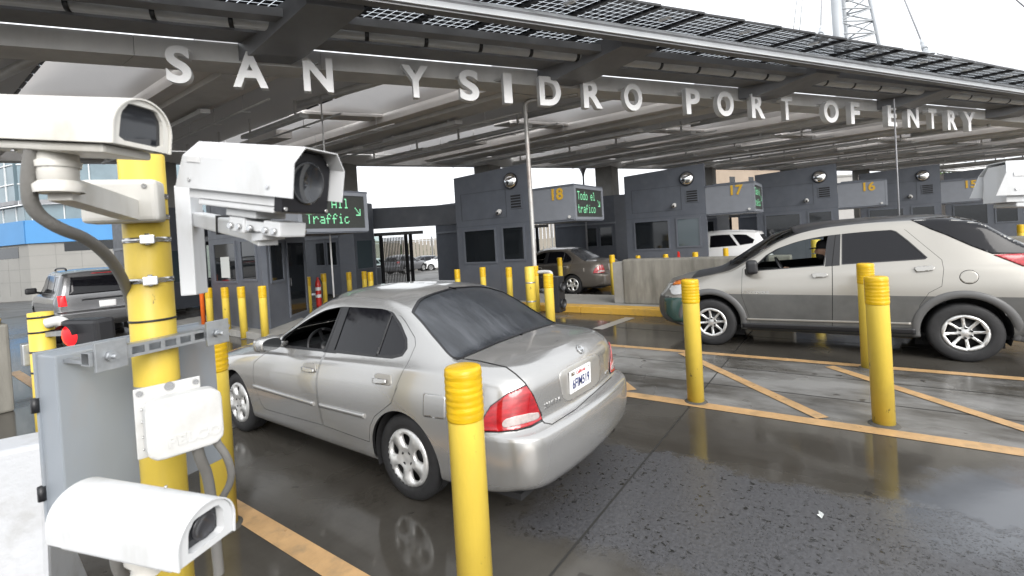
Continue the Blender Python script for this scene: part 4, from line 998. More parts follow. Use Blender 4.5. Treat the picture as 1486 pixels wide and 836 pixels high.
# ---------------------------------------------------------------- ground
def ground_material():
    m = bpy.data.materials.new('wet_concrete'); m.use_nodes = True; nt = m.node_tree; N = nt.nodes; L = nt.links; b = N['Principled BSDF']
    geo = N.new('ShaderNodeNewGeometry'); pos = geo.outputs['Position']
    def noise(scale, det=5, rough=.6, vec=None, st=None):
        n = N.new('ShaderNodeTexNoise'); n.inputs['Scale'].default_value = scale; n.inputs['Detail'].default_value = det; n.inputs['Roughness'].default_value = rough
        v = vec or pos
        if st:
            mp = N.new('ShaderNodeMapping'); mp.inputs['Scale'].default_value = st; L.new(v, mp.inputs['Vector']); v = mp.outputs['Vector']
        L.new(v, n.inputs['Vector']); return n.outputs['Fac']
    def rng_(v, a, b_, c, d, clamp=True, smooth=False):
        r = N.new('ShaderNodeMapRange'); r.clamp = clamp
        if smooth: r.interpolation_type = 'SMOOTHSTEP'
        for k, x in (('From Min', a), ('From Max', b_), ('To Min', c), ('To Max', d)): r.inputs[k].default_value = x
        L.new(v, r.inputs['Value']); return r.outputs['Result']
    def mth(op, a, b_=None, c=None):
        n = N.new('ShaderNodeMath'); n.operation = op
        for i, x in enumerate((a, b_, c)):
            if x is None: continue
            if isinstance(x, (int, float)): n.inputs[i].default_value = x
            else: L.new(x, n.inputs[i])
        return n.outputs[0]
    def mix(f, a, b_):
        n = N.new('ShaderNodeMix'); n.data_type = 'RGBA'
        L.new(f, n.inputs['Factor']) if not isinstance(f, float) else None
        for k, x in (('A', a), ('B', b_)):
            if isinstance(x, tuple): n.inputs[k].default_value = (*x, 1)
            else: L.new(x, n.inputs[k])
        return n.outputs['Result']
    sx = N.new('ShaderNodeSeparateXYZ'); L.new(pos, sx.inputs[0]); X, Y = sx.outputs[0], sx.outputs[1]
    base = mix(rng_(noise(.55, 6), .32, .68, 0, 1), (.030, .0265, .022), (.088, .082, .072))
    base = mix(rng_(noise(9, 8, .7), .35, .7, 0, .55), base, (.065, .060, .052))
    # worn wheel tracks and oil along the lanes
    tr = noise(1.0, 5, .6, st=(2.2, .16, 1)); base = mix(rng_(tr, .48, .70, 0, .75), base, (.034, .030, .025))
    # grey-white scuffed band on the hatched refuge
    refuge = mth('MULTIPLY', rng_(X, 4.85, 5.0, 0, 1), rng_(X, 6.9, 7.05, 1, 0)); refuge = mth('MULTIPLY', refuge, rng_(Y, 3.0, 4.5, 1, 0))
    base = mix(mth('MULTIPLY', refuge, rng_(noise(1.4, 7, .65, st=(1, .4, 1)), .40, .60, 0, .85)), base, (.24, .237, .23))
    spot = rng_(noise(5.5, 2, .4), .70, .735, 0, .8); base = mix(spot, base, (.03, .027, .023))
    # standing water: broad shallow pools
    wet = rng_(noise(.42, 4, .55), .36, .52, 0, 1, smooth=True)
    # dark slurry film left by the wheels of the nearest lane, pitted by rain, and the puddle beside it
    wob = mth('ADD', mth('MULTIPLY', mth('SUBTRACT', noise(1.3, 4), .5), .75), mth('MULTIPLY', mth('SUBTRACT', noise(7, 5, .7), .5), .38))
    xw = mth('ADD', X, wob); yw = mth('ADD', Y, wob)
    film = mth('MULTIPLY', rng_(xw, 3.72, 3.58, 0, 1, smooth=True), rng_(mth('ADD', xw, mth('MULTIPLY', Y, .12)), 2.35, 2.62, 0, 1, smooth=True)); film = mth('MULTIPLY', film, rng_(yw, 2.0, 1.6, 0, 1, smooth=True))
    mirr = mth('MULTIPLY', mth('MULTIPLY', rng_(mth('ADD', yw, mth('MULTIPLY', mth('SUBTRACT', X, 3.9), .35)), -.22, -.50, 0, 1, smooth=True), rng_(xw, 4.6, 4.3, 0, 1, smooth=True)), rng_(xw, 3.2, 3.6, 0, 1, smooth=True))
    lane = mth('MULTIPLY', rng_(X, 1.6, 1.9, 0, 1), rng_(X, 4.9, 4.7, 0, 1))
    pit = mth('MAXIMUM', mth('MULTIPLY', rng_(noise(27, 4, .6, st=(1, .8, 1)), .57, .63, 0, 1), rng_(noise(2.6, 3), .36, .56, .25, 1)), mth('MULTIPLY', rng_(noise(80, 2, .5), .58, .66, 0, .7), rng_(noise(3.4, 3), .4, .6, .1, 1)))
    mixf = mix(rng_(noise(45, 3), .35, .65, 0, 1), (.045, .045, .048), (.075, .075, .080))
    base = mix(film, base, mix(pit, mixf, (.016, .016, .015)))
    base = mix(mirr, base, (.085, .09, .10))  # puddle colour paled to stand for the sky it reflects
    L.new(base, b.inputs['Base Color'])
    rg = mth('ADD', rng_(wet, 0, 1, .34, .10), mth('ADD', mth('MULTIPLY', refuge, .14), rng_(mth('ADD', mth('MULTIPLY', X, .567), mth('MULTIPLY', Y, .824)), 15, 24, 0, .4)))
    n1 = N.new('ShaderNodeMix'); n1.data_type = 'FLOAT'; L.new(film, n1.inputs[0]); L.new(rg, n1.inputs[2]); L.new(rng_(pit, 0, 1, .36, .16), n1.inputs[3])
    n2 = N.new('ShaderNodeMix'); n2.data_type = 'FLOAT'; L.new(mirr, n2.inputs[0]); L.new(n1.outputs[0], n2.inputs[2]); n2.inputs[3].default_value = .13
    L.new(n2.outputs[0], b.inputs['Roughness'])
    hgt = mth('ADD', mth('MULTIPLY', mth('MULTIPLY', mth('SUBTRACT', 1.0, pit), film), .7), mth('MULTIPLY', mth('SUBTRACT', 1.0, mth('MAXIMUM', wet, mirr)), mth('MULTIPLY', noise(70, 4), .35)))
    hgt = mth('ADD', hgt, mth('MULTIPLY', noise(3.0, 3), .25))
    bp = N.new('ShaderNodeBump'); bp.inputs['Strength'].default_value = .55; bp.inputs['Distance'].default_value = .008; L.new(hgt, bp.inputs['Height']); L.new(bp.outputs['Normal'], b.inputs['Normal'])
    b.inputs['Specular IOR Level'].default_value = .5
    return m
MB().quad((-700, -500, 0), (900, -500, 0), (900, 1100, 0), (-700, 1100, 0)).build('ground', ground_material())['kind'] = 'structure'
M_line = mat('tan_road_paint', (.44, .275, .13), .38, var=.15, vscale=6, dirt=(.18, .14, .09), dirt_amt=.6, dirt_scale=7, rvar=.12, bump=.15, bscale=90)
M_joint = mat('joint_sealant', (.025, .024, .022), .5)
M_whline = mat('white_road_paint', (.30, .295, .28), .3, dirt=(.2, .19, .17), dirt_amt=.6, dirt_scale=8)
mk = MB(); Z = .004
def strip(mb, a, b, w, z=Z):
    a = Vector((*a, z)); b = Vector((*b, z)); d = (b-a).normalized(); n = Vector((-d.y, d.x, 0))*w/2
    k = max(1, int((b-a).length/.6))
    for i in range(k):
        p = a+(b-a)*i/k; q = a+(b-a)*(i+1)/k; mb.quad(p-n, q-n, q+n, p+n)
strip(mk, (4.88, 2.2), (4.98, -6), .155); strip(mk, (6.92, 3.6), (7.22, -6), .13)
for y in (3.8, 1.98, .2, -1.6, -3.4): strip(mk, (6.86, y-.02), (5.02, y-1.78), .125, Z+.003)
strip(mk, (1.46, 3.75), (1.50, -3), .14); strip(mk, (1.46, 12), (1.46, 5.5), .14)
tag(mk.build('road_marking', M_line), kind='structure')
mk = MB(); strip(mk, (9.35, 3.70), (8.05, 3.85), .22); tag(mk.build('stop_line', M_whline), kind='structure')
mk = MB()
for y in (1.36, -2.6, 5.3, 9.2): strip(mk, (-2, y), (9.5, y-.06), .014, .002)
strip(mk, (8.3, -6), (8.3, 30), .012, .0025); strip(mk, (5.6, 3.2), (5.72, -6), .016, .0025); strip(mk, (6.35, 3.2), (6.47, -6), .016, .0025)
tag(mk.build('pavement_joint', M_joint), kind='structure')
M_kerbyel = mat('kerb_yellow', (.55, .32, .05), .45, var=.15, vscale=5, dirt=(.2, .14, .06), dirt_amt=.6, dirt_scale=5)
for k in range(-1, 5):
    x0 = 9.6+PX*k; y0 = {-1: 9.2}.get(k, -2.6+PY*k); y1 = 13.5+PY*k if k >= 0 else 15; w = 2.35 if k >= 0 else 1.9
    if k == -1: x0 = 4.75
    mb = MB(); ch = .5
    mb.prism([(x0+.4, y0+ch), (x0+w-.3, y0+ch), (x0+w-.3, y1), (x0+.4, y1)], 0, .148); tag(mb.build('island_pavement', M_conc), kind='structure')
    mb = MB()
    yy = y0
    while yy < y1-.1:
        ye = min(yy+1.9, y1); mb.box((x0, yy+.004, 0), (x0+.397, ye-.004, .15), bevel=.012); yy = ye
    tag(mb.build('kerb', M_kerbyel if k >= 0 else M_conc), kind='structure')
# ---------------------------------------------------------------- canopy
can = empty('canopy', CP(0, 0, 0), world=True)
tag(can, 'long grey steel and concrete canopy with a solar panel edge over all the lanes', 'canopy')
S0, S1 = -17.0, 46.0
def cbox(mb, s0, s1, o0, o1, z0, z1, shear=0.0):
    vs = [CP(s, o, z) for z in (z0, z1) for s, o in ((s0, o0), (s1, o0), (s1, o1), (s0, o1))]
    mb._add(vs, [(0, 1, 2, 3), (7, 6, 5, 4), (4, 5, 1, 0), (5, 6, 2, 1), (6, 7, 3, 2), (7, 4, 0, 3)])
def goff(s): return 3.52-.040*(s+2)-(.0 if s < 8 else 0)      # the outer edge swings slightly inwards
def cstrip(mb, o0, o1, z0, z1, n=40, f=None):
    for i in range(n):
        a = S0+(S1-S0)*i/n; b = S0+(S1-S0)*(i+1)/n; fa, fb = (f(a), f(b)) if f else (0, 0)
        vs = [CP(a, o0+fa, z0), CP(b, o0+fb, z0), CP(b, o1+fb, z0), CP(a, o1+fa, z0), CP(a, o0+fa, z1), CP(b, o0+fb, z1), CP(b, o1+fb, z1), CP(a, o1+fa, z1)]
        mb._add(vs, [(0, 1, 2, 3), (7, 6, 5, 4), (4, 5, 1, 0), (6, 7, 3, 2)]+([(7, 4, 0, 3)] if i == 0 else [])+([(5, 6, 2, 1)] if i == n-1 else []))
mb = MB(); s = S0
while s < S1: cbox(mb, s, min(s+2.92, S1), .35, 1.05, 5.20, 5.545); s += 2.93
mb.build('fascia_beam', M_fascia, can)
mb = MB(); cstrip(mb, 1.15, 1.75, 5.53, 5.66); mb.build('purlin', M_steel, can)
mb = MB(); cstrip(mb, 2.34, 2.62, 5.52, 5.66); mb.build('purlin', M_steel, can)
mb = MB(); cstrip(mb, -.24, -.04, 5.52, 5.72, f=goff); mb.build('purlin', M_steel, can)
mb = MB(); nn = 46
for i in range(nn):        # wing-shaped gutter: its outer face leans back and looks up at the sky
    a = S0+(S1-S0)*i/nn; b = S0+(S1-S0)*(i+1)/nn; prof = [(.02, 5.555), (-.10, 5.80), (-.15, 5.80), (-.03, 5.555)]
    vs = [CP(s_, goff(s_)+o_, z_) for s_ in (a, b) for o_, z_ in prof]
    mb._add(vs, [(0, 1, 5, 4), (1, 2, 6, 5), (2, 3, 7, 6), (3, 0, 4, 7)])
bmesh.ops.remove_doubles(mb.bm, verts=mb.bm.verts[:], dist=.0005); bmesh.ops.recalc_face_normals(mb.bm, faces=mb.bm.faces[:]); mb.build('gutter', M_alum, can)
br = [-12.1, -6.25, -.38, 5.45, 11.0, 16.7, 22.4, 28.1, 33.8, 39.5]
for s in br:
    mb = MB(); w = .42; g = goff(s)-.40
    for sg in (0,):
        vs = [CP(s-w, 1.07, 5.24), CP(s+w, 1.07, 5.24), CP(s+w, 1.55, 5.24), CP(s-w, 1.55, 5.24), CP(s+w, g, 5.50), CP(s-w, g, 5.50),
              CP(s-w, 1.07, 5.75), CP(s+w, 1.07, 5.75), CP(s+w, g, 5.75), CP(s-w, g, 5.75)]
        mb._add(vs, [(0, 1, 2, 3), (3, 2, 4, 5), (5, 4, 8, 9), (9, 8, 7, 6), (6, 7, 1, 0), (0, 3, 5, 9, 6), (1, 7, 8, 4, 2)])
    mb.build('bracket', M_steel, can)
# white drainage tube with its clamps
mb = MB(); mb.cyl(CP(S0, 2.05, 5.58), CP(S1, 2.05, 5.58), .105, 14); tube_o = mb.build('roof_tube', mat('tube_white', (.66, .67, .68), .35, var=.05), can)
for i, s in enumerate(np.arange(S0+.3, 26, 1.06)):
    mb = MB(); a = CP(s-.035, 2.05, 5.58); b = CP(s+.035, 2.05, 5.58); mb.cyl(a, b, .112, 12); mb.bar(CP(s, 1.76, 5.62), CP(s, 2.33, 5.66), .05, .05); mb.build('tube_clamp', M_black, tube_o)
# solar deck: glass panels with dark cells, frames and small junction boxes
def solar_material():
    m = bpy.data.materials.new('solar_glass'); m.use_nodes = True; nt = m.node_tree; N = nt.nodes; L = nt.links; b = N['Principled BSDF']; out = N['Material Output']
    uv = N.new('ShaderNodeUVMap'); uv.uv_map = 'UVMap'
    br_ = N.new('ShaderNodeTexBrick'); br_.offset = 0; br_.squash = 1
    for k, v in (('Scale', 1), ('Mortar Size', .0075), ('Mortar Smooth', 0), ('Brick Width', .152), ('Row Height', .152)): br_.inputs[k].default_value = v
    L.new(uv.outputs['UV'], br_.inputs['Vector'])
    b.inputs['Base Color'].default_value = (.010, .011, .016, 1); b.inputs['Roughness'].default_value = .25
    tr = N.new('ShaderNodeBsdfTransparent'); tr.inputs['Color'].default_value = (.62, .64, .66, 1)
    mx = N.new('ShaderNodeMixShader'); L.new(br_.outputs['Fac'], mx.inputs['Fac']); L.new(b.outputs['BSDF'], mx.inputs[1]); L.new(tr.outputs['BSDF'], mx.inputs[2]); L.new(mx.outputs['Shader'], out.inputs['Surface'])
    return m
M_solar = solar_material(); M_sframe = mat('panel_frame', (.02, .02, .022), .4)
pw = 1.06
for i, s in enumerate(np.arange(S0, 38, pw)):
    me = bpy.data.meshes.new('solar_panel'); g = goff(s+.5)
    o1 = g+.62; vs = [CP(s+.03, .9, 5.80), CP(s+pw-.03, .9, 5.80), CP(s+pw-.03, o1, 5.90), CP(s+.03, o1, 5.90)]; off = WORLD['canopy']
    vs = [v-off for v in vs]; me.from_pydata([tuple(v) for v in vs], [], [(0, 1, 2, 3)]); uvl = me.uv_layers.new(name='UVMap')
    for l, t in zip(uvl.data, ((0, 0), (pw-.06, 0), (pw-.06, o1-.9), (0, o1-.9))): l.uv = t
    p = link('solar_panel', me, M_solar, can)
    mb = MB(); mb.bar(CP(s, .9, 5.79), CP(s, o1+.02, 5.895), .07, .06); mb.bar(CP(s+.03, o1, 5.90), CP(s+pw-.03, o1, 5.90), .03, .04)
    f = mb.build('panel_frame', M_sframe, p); 
    if i % 2:
        mb = MB()
        mb.bm.free()
        for oo in (g-.55, g+.30): MB().box((-.05, -.11, -.035), (.05, .11, 0), Matrix.Translation(CP(s+.5, oo, 5.82+.01*oo)), bevel=.01).build('panel_fixing', M_alum, p)
# soffit, girders, fabric vaults and services
M_fabric = bpy.data.materials.new('roof_fabric'); M_fabric.use_nodes = True
_n = M_fabric.node_tree; _b = _n.nodes['Principled BSDF']; _b.inputs['Base Color'].default_value = (.74, .725, .715, 1); _b.inputs['Roughness'].default_value = .7
_t = _n.nodes.new('ShaderNodeBsdfTranslucent'); _t.inputs['Color'].default_value = (.50, .485, .475, 1); _m = _n.nodes.new('ShaderNodeMixShader'); _m.inputs[0].default_value = .45
_n.links.new(_b.outputs[0], _m.inputs[1]); _n.links.new(_t.outputs[0], _m.inputs[2]); _n.links.new(_m.outputs[0], _n.nodes['Material Output'].inputs['Surface'])
M_fabric2 = M_fabric.copy(); M_fabric2.name = 'grey_roof_fabric'
for _q in M_fabric2.node_tree.nodes:
    if _q.type == 'BSDF_TRANSLUCENT': _q.inputs['Color'].default_value = (.27, .265, .26, 1)
BK = -10.9
mb = MB(); cbox(mb, S0, S1, BK, BK+.5, 5.10, 5.65); mb.build('rear_beam', M_fascia, can)
for k in range(len(br)-1):
    a, b = br[k], br[k+1]
    mb = MB(); cbox(mb, a-.75, a+.75, BK+.52, .33, 5.30, 5.72); mb.build('girder', M_soffit, can); mb = MB(); cbox(mb, a-.40, a+.40, BK+.54, .30, 5.18, 5.298); mb.build('girder_flange', M_fascia, can)
    mb = MB(); cbox(mb, a+.78, a+3.0, BK+.52, .33, 5.50, 5.502); mb.build('flat_fabric_roof', M_fabric2, can); mb = MB(); cbox(mb, a+3.02, b-.77, -4.3, -3.7, 5.44, 5.7); mb.build('soffit', M_soffit, can)
    for (o0, o1) in ((-3.68, .32), (BK+.52, -4.32)):      # stretched fabric sails rising towards the middle, closed at both ends
        mb = MB(); n1, n2 = 14, 14; V = []
        for i in range(n1+1):
            for j in range(n2+1):
                u, v = i/n1, j/n2; sag = .75*(math.sin(PI*u)**.8)*(math.sin(PI*min(1, v*1.0))**.6)
                V.append(CP(a+3.04+(b-a-3.83)*u, o0+(o1-o0)*v, 5.52+sag))
        mb._add(V, [(i*(n2+1)+j, i*(n2+1)+j+1, (i+1)*(n2+1)+j+1, (i+1)*(n2+1)+j) for i in range(n1) for j in range(n2)], True); mb.build('fabric_roof', M_fabric, can)
    mb = MB()
    for ds in (1.0, 3.05, b-a-.95):
        mb.cyl(CP(a+ds, BK+.6, 5.10), CP(a+ds, -.5-ds*.5, 5.10), .026, 8)
        for o in np.arange(BK+1.2, -.8-ds*.5, 1.5): mb.cyl(CP(a+ds, o, 5.10), CP(a+ds, o, 5.5), .008, 5); mb.bar(CP(a+ds-.08, o, 5.07), CP(a+ds+.16, o, 5.07), .03, .02)
    mb.build('conduit_run', M_pipe, can)
    mb = MB(); mb.cyl(CP(a+.35, BK+.6, 5.05), CP(a+.35, -2.6, 5.05), .055, 10); mb.cyl(CP(a+2.2, -2.2, 5.30), CP(a+3.0, .2, 5.46), .085, 12); mb.build('drain_pipe', M_pipe, can)
    for ds in (.25, 2.3):
        for o0 in (-9.4, -5.2):
            mb = MB(); cbox(mb, a+ds-.10, a+ds+.10, o0, o0+3.0, 5.0, 5.10); cbox(mb, a+ds-.02, a+ds+.02, o0+.3, o0+.34, 5.10, 5.49); cbox(mb, a+ds-.02, a+ds+.02, o0+2.6, o0+2.64, 5.10, 5.49); mb.build('light_fitting', M_pipe, can)
    mb = MB(); cbox(mb, a+3.1, a+3.5, BK+.55, -5.2, 5.06, 5.30); mb.build('duct', M_soffit, can)
    mb = MB()
    for q in np.arange(-3.4, .1, .62): mb.bar(CP(a+3.0, q, 5.50), CP(a+3.0, q+.5, 5.50), .05, .03)
    mb.build('vent_slot', M_black, can)
    if k % 2:
        p = CP(a+.9, .6, 5.195); mb = MB(); mb.lathe([(0, -.11), (.04, -.10), (.055, -.07), (.055, -.05)], p, (0, 0, 1), 12); mb.lathe([(.06, -.05), (.06, 0)], p, (0, 0, 1), 12); mb.build('dome_camera', M_whitepl, can)
mb = MB(); cbox(mb, S0, S1, BK+.3, .33, 5.74, 5.80); 
# opaque deck only over girders and soffits so that the fabric bays stay lit from above
mb.bm.free(); mb = MB()
for k in range(len(br)-1): cbox(mb, br[k]-.8, br[k]+.8, BK, .33, 5.76, 5.82)
mb.build('roof_deck', M_steel, can)
# the hanging letters
sign = empty('canopy_sign', CP(0, 1.4, 4.7), world=True)
tag(sign, 'tall white raised letters spelling the crossing name along the canopy edge', 'sign')
LET = [('S', 240, 277, 122, 67), ('A', 337, 388, 128, 75), ('N', 440, 483, 133, 83), ('Y', 584, 622, 140, 93), ('S', 667, 695, 146, 100), ('I', 731, 743, 148, 105), ('D', 783, 814, 153, 109), ('R', 847, 874, 156, 115),
       ('O', 906, 932, 161, 121), ('P', 996, 1016, 166, 129), ('O', 1041, 1065, 169, 133), ('R', 1091, 1110, 172, 137), ('T', 1134, 1150, 174, 140), ('O', 1196, 1217, 178, 146), ('F', 1235, 1248, 180, 149),
       ('E', 1288.6, 1301.5, 184, 154), ('N', 1317, 1333.5, 185, 156), ('T', 1347.5, 1359.5, 187, 159), ('R', 1375.5, 1389, 188, 160), ('Y', 1398.7, 1415.7, 190, 163)]
def on_canopy(px, py, off):
    o = Vector((9.6, 6-off)); n = Vector((UY, -UX)); d = ray(px, py); t = o.dot(n)/(d.x*n.x+d.y*n.y); p = CAM+d*t
    return (Vector((p.x, p.y))-o).dot(Vector((UX, UY))), p.z
ms = [(on_canopy(l, (b+t)/2, 1.4)[0], on_canopy(r, (b+t)/2, 1.4)[0], on_canopy((l+r)/2, b, 1.4)[1], on_canopy((l+r)/2, t, 1.4)[1]) for c, l, r, b, t in LET]
fit = np.polyfit([(a+b)/2 for a, b, _, _ in ms], [z for _, _, z, _ in ms], 1); hgt = float(np.mean([t-b for _, _, b, t in ms]))
nrm = Vector((UY, -UX, 0))
for (c, *_), (s0, s1, _, _) in zip(LET, ms):
    me = text_mesh(c, 1.0, .5, .032 if c != 'I' else .038, align='LEFT'); co = np.array([v.co[:] for v in me.vertices]); lo, hi = co.min(0), co.max(0)
    w = s1-s0; zb = fit[0]*(s0+s1)/2+fit[1]
    M = rot_to((UX, UY, 0), (0, 0, 1), (UY, -UX, 0), CP(s0, 1.4, 0)*1.0) 
    base = CP(s0, 1.4, 0); base.z = zb
    for v in me.vertices:
        x = (v.co.x-lo[0])/(hi[0]-lo[0])*w; y = (v.co.y-lo[1])/(hi[1]-lo[1])*hgt; d = (v.co.z-.5)*.15
        v.co = base+Vector((UX, UY, 0))*x+Vector((0, 0, y))+nrm*d-WORLD['canopy_sign']
    o = link('letter', me, M_letter, sign)
    mb = MB(); sm = (s0+s1)/2
    for z in (zb+hgt*.62, zb+hgt*.88):
        a = CP(sm, 1.4, 0); a.z = z; q = CP(sm, 1.03, 0); q.z = z
        if z > 5.16-.0125*sm: mb.bar(a-nrm*.1, q, .03, .03)
    if len(mb.bm.verts): mb.build('letter_stay', M_pipe, o)
    else: mb.bm.free()
# concrete columns behind the booths
for k in range(-3, 7):
    x, y = 15.85+PX*k, 12.35+PY*k; mb = MB(); ztop = 5.12-.0125*(7.46+5.95*k)
    mb.box((x-.42, y-.42, 0), (x+.42, y+.42, ztop), bevel=.05); o = mb.build('column', M_conc)
    lab = {0: 'square concrete column rising just behind the booth numbered 18', 1: 'square concrete column standing between the booths numbered 18 and 17', 2: 'square concrete column rising behind the booth numbered 17', 3: 'square concrete column standing between booths 17 and 16',
           -1: 'square concrete column behind the left traffic sign', -2: 'square concrete column hidden mostly behind the yellow camera post'}.get(k, 'square concrete column further along the row behind booth %d' % (18-k if k < 5 else 13))
    tag(o, lab, 'column', 'columns carrying the canopy')
# ---------------------------------------------------------------- booths
GLY = {'A': '0111010001100011111110001100011000100', 'T': '11111001000010000100001000010000100', 'l': '01100001000010000100001000010001110', 'r': '00000000001011011001100001000010000', 'a': '00000000000111000001011111000101111',
       'f': '00110010010100011110010000100001000', 'i': '00100000000110000100001000010001110', 'c': '00000000000111010000100001000101110', 'o': '00000000000111010001100011000101110', 'd': '00001000010111110001100011000101111',
       'e': '00000000000111010001111111000001110', 't': '01000010001110001000010000100100110', ' ': '0'*35}
GLY['A'] = '01110100011000110001111111000110001'
ARROW = ['0000000', '1000000', '0100010', '0010010', '0001010', '0000110', '0111110']
def led_text(rows, M, w, h, parent, arrow_at, cell):
    mb = MB()
    for txt, x0, y0 in rows:
        for i, ch in enumerate(txt):
            g = GLY[ch]
            for r in range(7):
                for c in range(5):
                    if g[r*5+c] == '1':
                        x = x0+(i*6+c)*cell; y = y0-r*cell*1.25; q = cell*.42
                        mb.quad(*[M @ Vector(p) for p in ((x-q, y-q*1.2, 0), (x+q, y-q*1.2, 0), (x+q, y+q*1.2, 0), (x-q, y+q*1.2, 0))])
    for r, row in enumerate(ARROW):
        for c, ch in enumerate(row):
            if ch == '1':
                x = arrow_at[0]+c*cell; y = arrow_at[1]-r*cell*1.25; q = cell*.42
                mb.quad(*[M @ Vector(p) for p in ((x-q, y-q*1.2, 0), (x+q, y-q*1.2, 0), (x+q, y+q*1.2, 0), (x-q, y+q*1.2, 0))])
    return mb.build('lettering', M_led, parent)
def window(mb_f, root, a, b, z0, z1, nrmv, name='window', m=None, muntin=None):
    """a framed pane in a wall from a to b (plan points), facing nrmv"""
    a = Vector((*a, 0)); b = Vector((*b, 0)); n = Vector((*nrmv, 0)).normalized(); t = (b-a).normalized(); L = (b-a).length
    mb = MB(); fw = .05
    def bx(mb, u0, u1, v0, v1, d0, d1):
        M = rot_to(t, n, (0, 0, 1), a); mb.box((u0, d0, v0), (u1, d1, v1), M)
    bx(mb, 0, L, z0, z0+fw, -.01, .025); bx(mb, 0, L, z1-fw, z1, -.01, .025); bx(mb, 0, fw, z0+fw, z1-fw, -.01, .025); bx(mb, L-fw, L, z0+fw, z1-fw, -.01, .025)
    if muntin: bx(mb, L*muntin-.02, L*muntin+.02, z0+fw, z1-fw, -.01, .02)
    w = mb.build(name, mat('window_frame_grey', (.10, .11, .13), .45), root)
    mb = MB(); bx(mb, fw, L-fw, z0+fw, z1-fw, -.004, .006); mb.build('pane', m or M_wglass, w)
    return w
def booth(x, y, num, label, sign=None, full=True, yb=1.33, blinds=False):
    """origin: the near bottom corner of its traffic sign; +Y is the way the cars go"""
    root = empty('inspection_booth', (x, y, 0)); tag(root, label, 'booth', 'grey inspection booths between the lanes')
    z0, zt = .14, 3.76; ye = yb+2.58
    plan = [(0, yb), (.12, yb), (1.70, yb+1.12), (1.70, ye), (0, ye)]
    mb = MB(); t = bmesh.new(); n = len(plan)
    lo = [t.verts.new((p[0], p[1], z0)) for p in plan]; hi = [t.verts.new((p[0], p[1], zt+.03-.035*(p[1]-yb))) for p in plan]
    t.faces.new(lo[::-1]); t.faces.new(hi)
    for i in range(n): t.faces.new((lo[i], lo[(i+1) % n], hi[(i+1) % n], hi[i]))
    mb.merge(t); body = mb.build('booth_body', M_booth, root)
    # access panel lines, vent, mirror, little camera on the upper wall
    mb = MB()
    for a, b, c, d in ((yb+.72, yb+2.35, 2.42, 2.43), (yb+.72, yb+2.35, 3.18, 3.19), (yb+.72, yb+.735, 2.43, 3.18), (yb+2.335, yb+2.35, 2.43, 3.18)): mb.box((-.006, a, c), (0, b, d))
    for zz in (2.24,): mb.box((-.004, yb+.01, zz), (0, ye-.01, zz+.008))
    for yy in (yb+1.03,): mb.box((-.004, yy, .2), (0, yy+.006, 1.1))
    mb.build('access_panel', mat('panel_line', (.05, .055, .065), .6), root)
    mb = MB(); mb.box((-.018, yb+.20, 2.62), (-.001, yb+.58, 3.02), bevel=.005); v = mb.build('vent', M_booth, root)
    mb = MB()
    for i in range(5): mb.box((-.022, yb+.23, 2.65+i*.073), (-.019, yb+.55, 2.695+i*.073))
    mb.build('louvre', M_dark, v)
    mb = MB(); mb.lathe([(0, .12), (.085, .11), (.155, .08), (.20, .03), (.21, 0)], (-.03, yb+.52, 3.38), (-1, 0, 0), 28); mr = mb.build('convex_mirror', M_mirror, root)
    mb = MB(); mb.lathe([(.20, .032), (.22, .015), (.22, -.02), (.20, -.029), (0, -.029)], (-.03, yb+.52, 3.38), (-1, 0, 0), 28); mb.build('mirror_rim', M_black, mr)
    mb = MB(); mb.cyl((0, yb+.93, 2.60), (-.08, yb+.93, 2.60), .05, 12); mb.lathe([(.055, 0), (.07, .03), (.06, .08), (.0, .09)], (-.06, yb+.93, 2.58), (-1, 0, -.4), 14); c = mb.build('wall_camera', M_whitepl, root)
    mb = MB(); mb.cyl((-.14, yb+.93, 2.55), (-.155, yb+.93, 2.545), .03, 12); mb.build('lens', M_black, c)
    if full: window(None, root, (0, yb+2.32), (0, yb+1.13), 1.17, 2.16, (-1, 0), m=M_wglass); window(None, root, (0, yb+.93), (0, yb+.17), 1.22, 2.17, (-1, 0), m=M_bluewin if blinds else M_wglass)
    nx_, ny_ = 1.12, -1.58
    window(None, root, (.20, yb+.057), (.72, yb+.425), 1.15, 2.1, (nx_, ny_)); d = window(None, root, (.84, yb+.51), (1.62, yb+1.063), .25, 2.1, (nx_, ny_), name='door')
    mb = MB(); M = rot_to((.816, .578, 0), (-.578, .816, 0), (0, 0, 1), (.84, yb+.51, 0)); mb.box((.08, -.05, 1.0), (.10, -.02, 1.2), M); mb.build('handle', M_chrome, d)
    # sign box over the lane
    mb = MB(); mb.box((0.004, 0.03, 2.22), (1.66, yb-.004, 3.04)); sb = mb.build('sign_box', M_booth2, root)
    mb = MB(); mb.box((-.01, -.02, 3.041), (1.70, yb, 3.09)); mb.box((.02, -.01, 2.17), (1.66, yb, 2.218)); mb.build('sign_box_edge', M_booth, root)
    mb = MB(); mb.box((.55, yb-.75, 3.092), (1.1, yb-.1, 3.16)); mb.build('roof_box', M_booth, root)
    fr = MB(); fr.box((.0, -.03, 2.20), (1.68, .028, 2.27)); fr.box((.0, -.03, 2.98), (1.68, .028, 3.05)); fr.box((.0, -.03, 2.27), (.09, .028, 2.98)); fr.box((1.59, -.03, 2.27), (1.68, .028, 2.98)); f = fr.build('sign_frame', M_booth2, root)
    mb = MB(); mb.box((.09, -.012, 2.27), (1.59, .026, 2.98)); p = mb.build('sign_panel', M_ledpanel, root)
    if sign:
        M = rot_to((1, 0, 0), (0, 0, 1), (0, -1, 0), (0, -.016, 0)); cell = .0245
        led_text([(sign[0], .20+sign[2]*cell, 2.90), (sign[1], .20, 2.57)], M, 1.5, .7, p, (1.36, 2.74), cell)
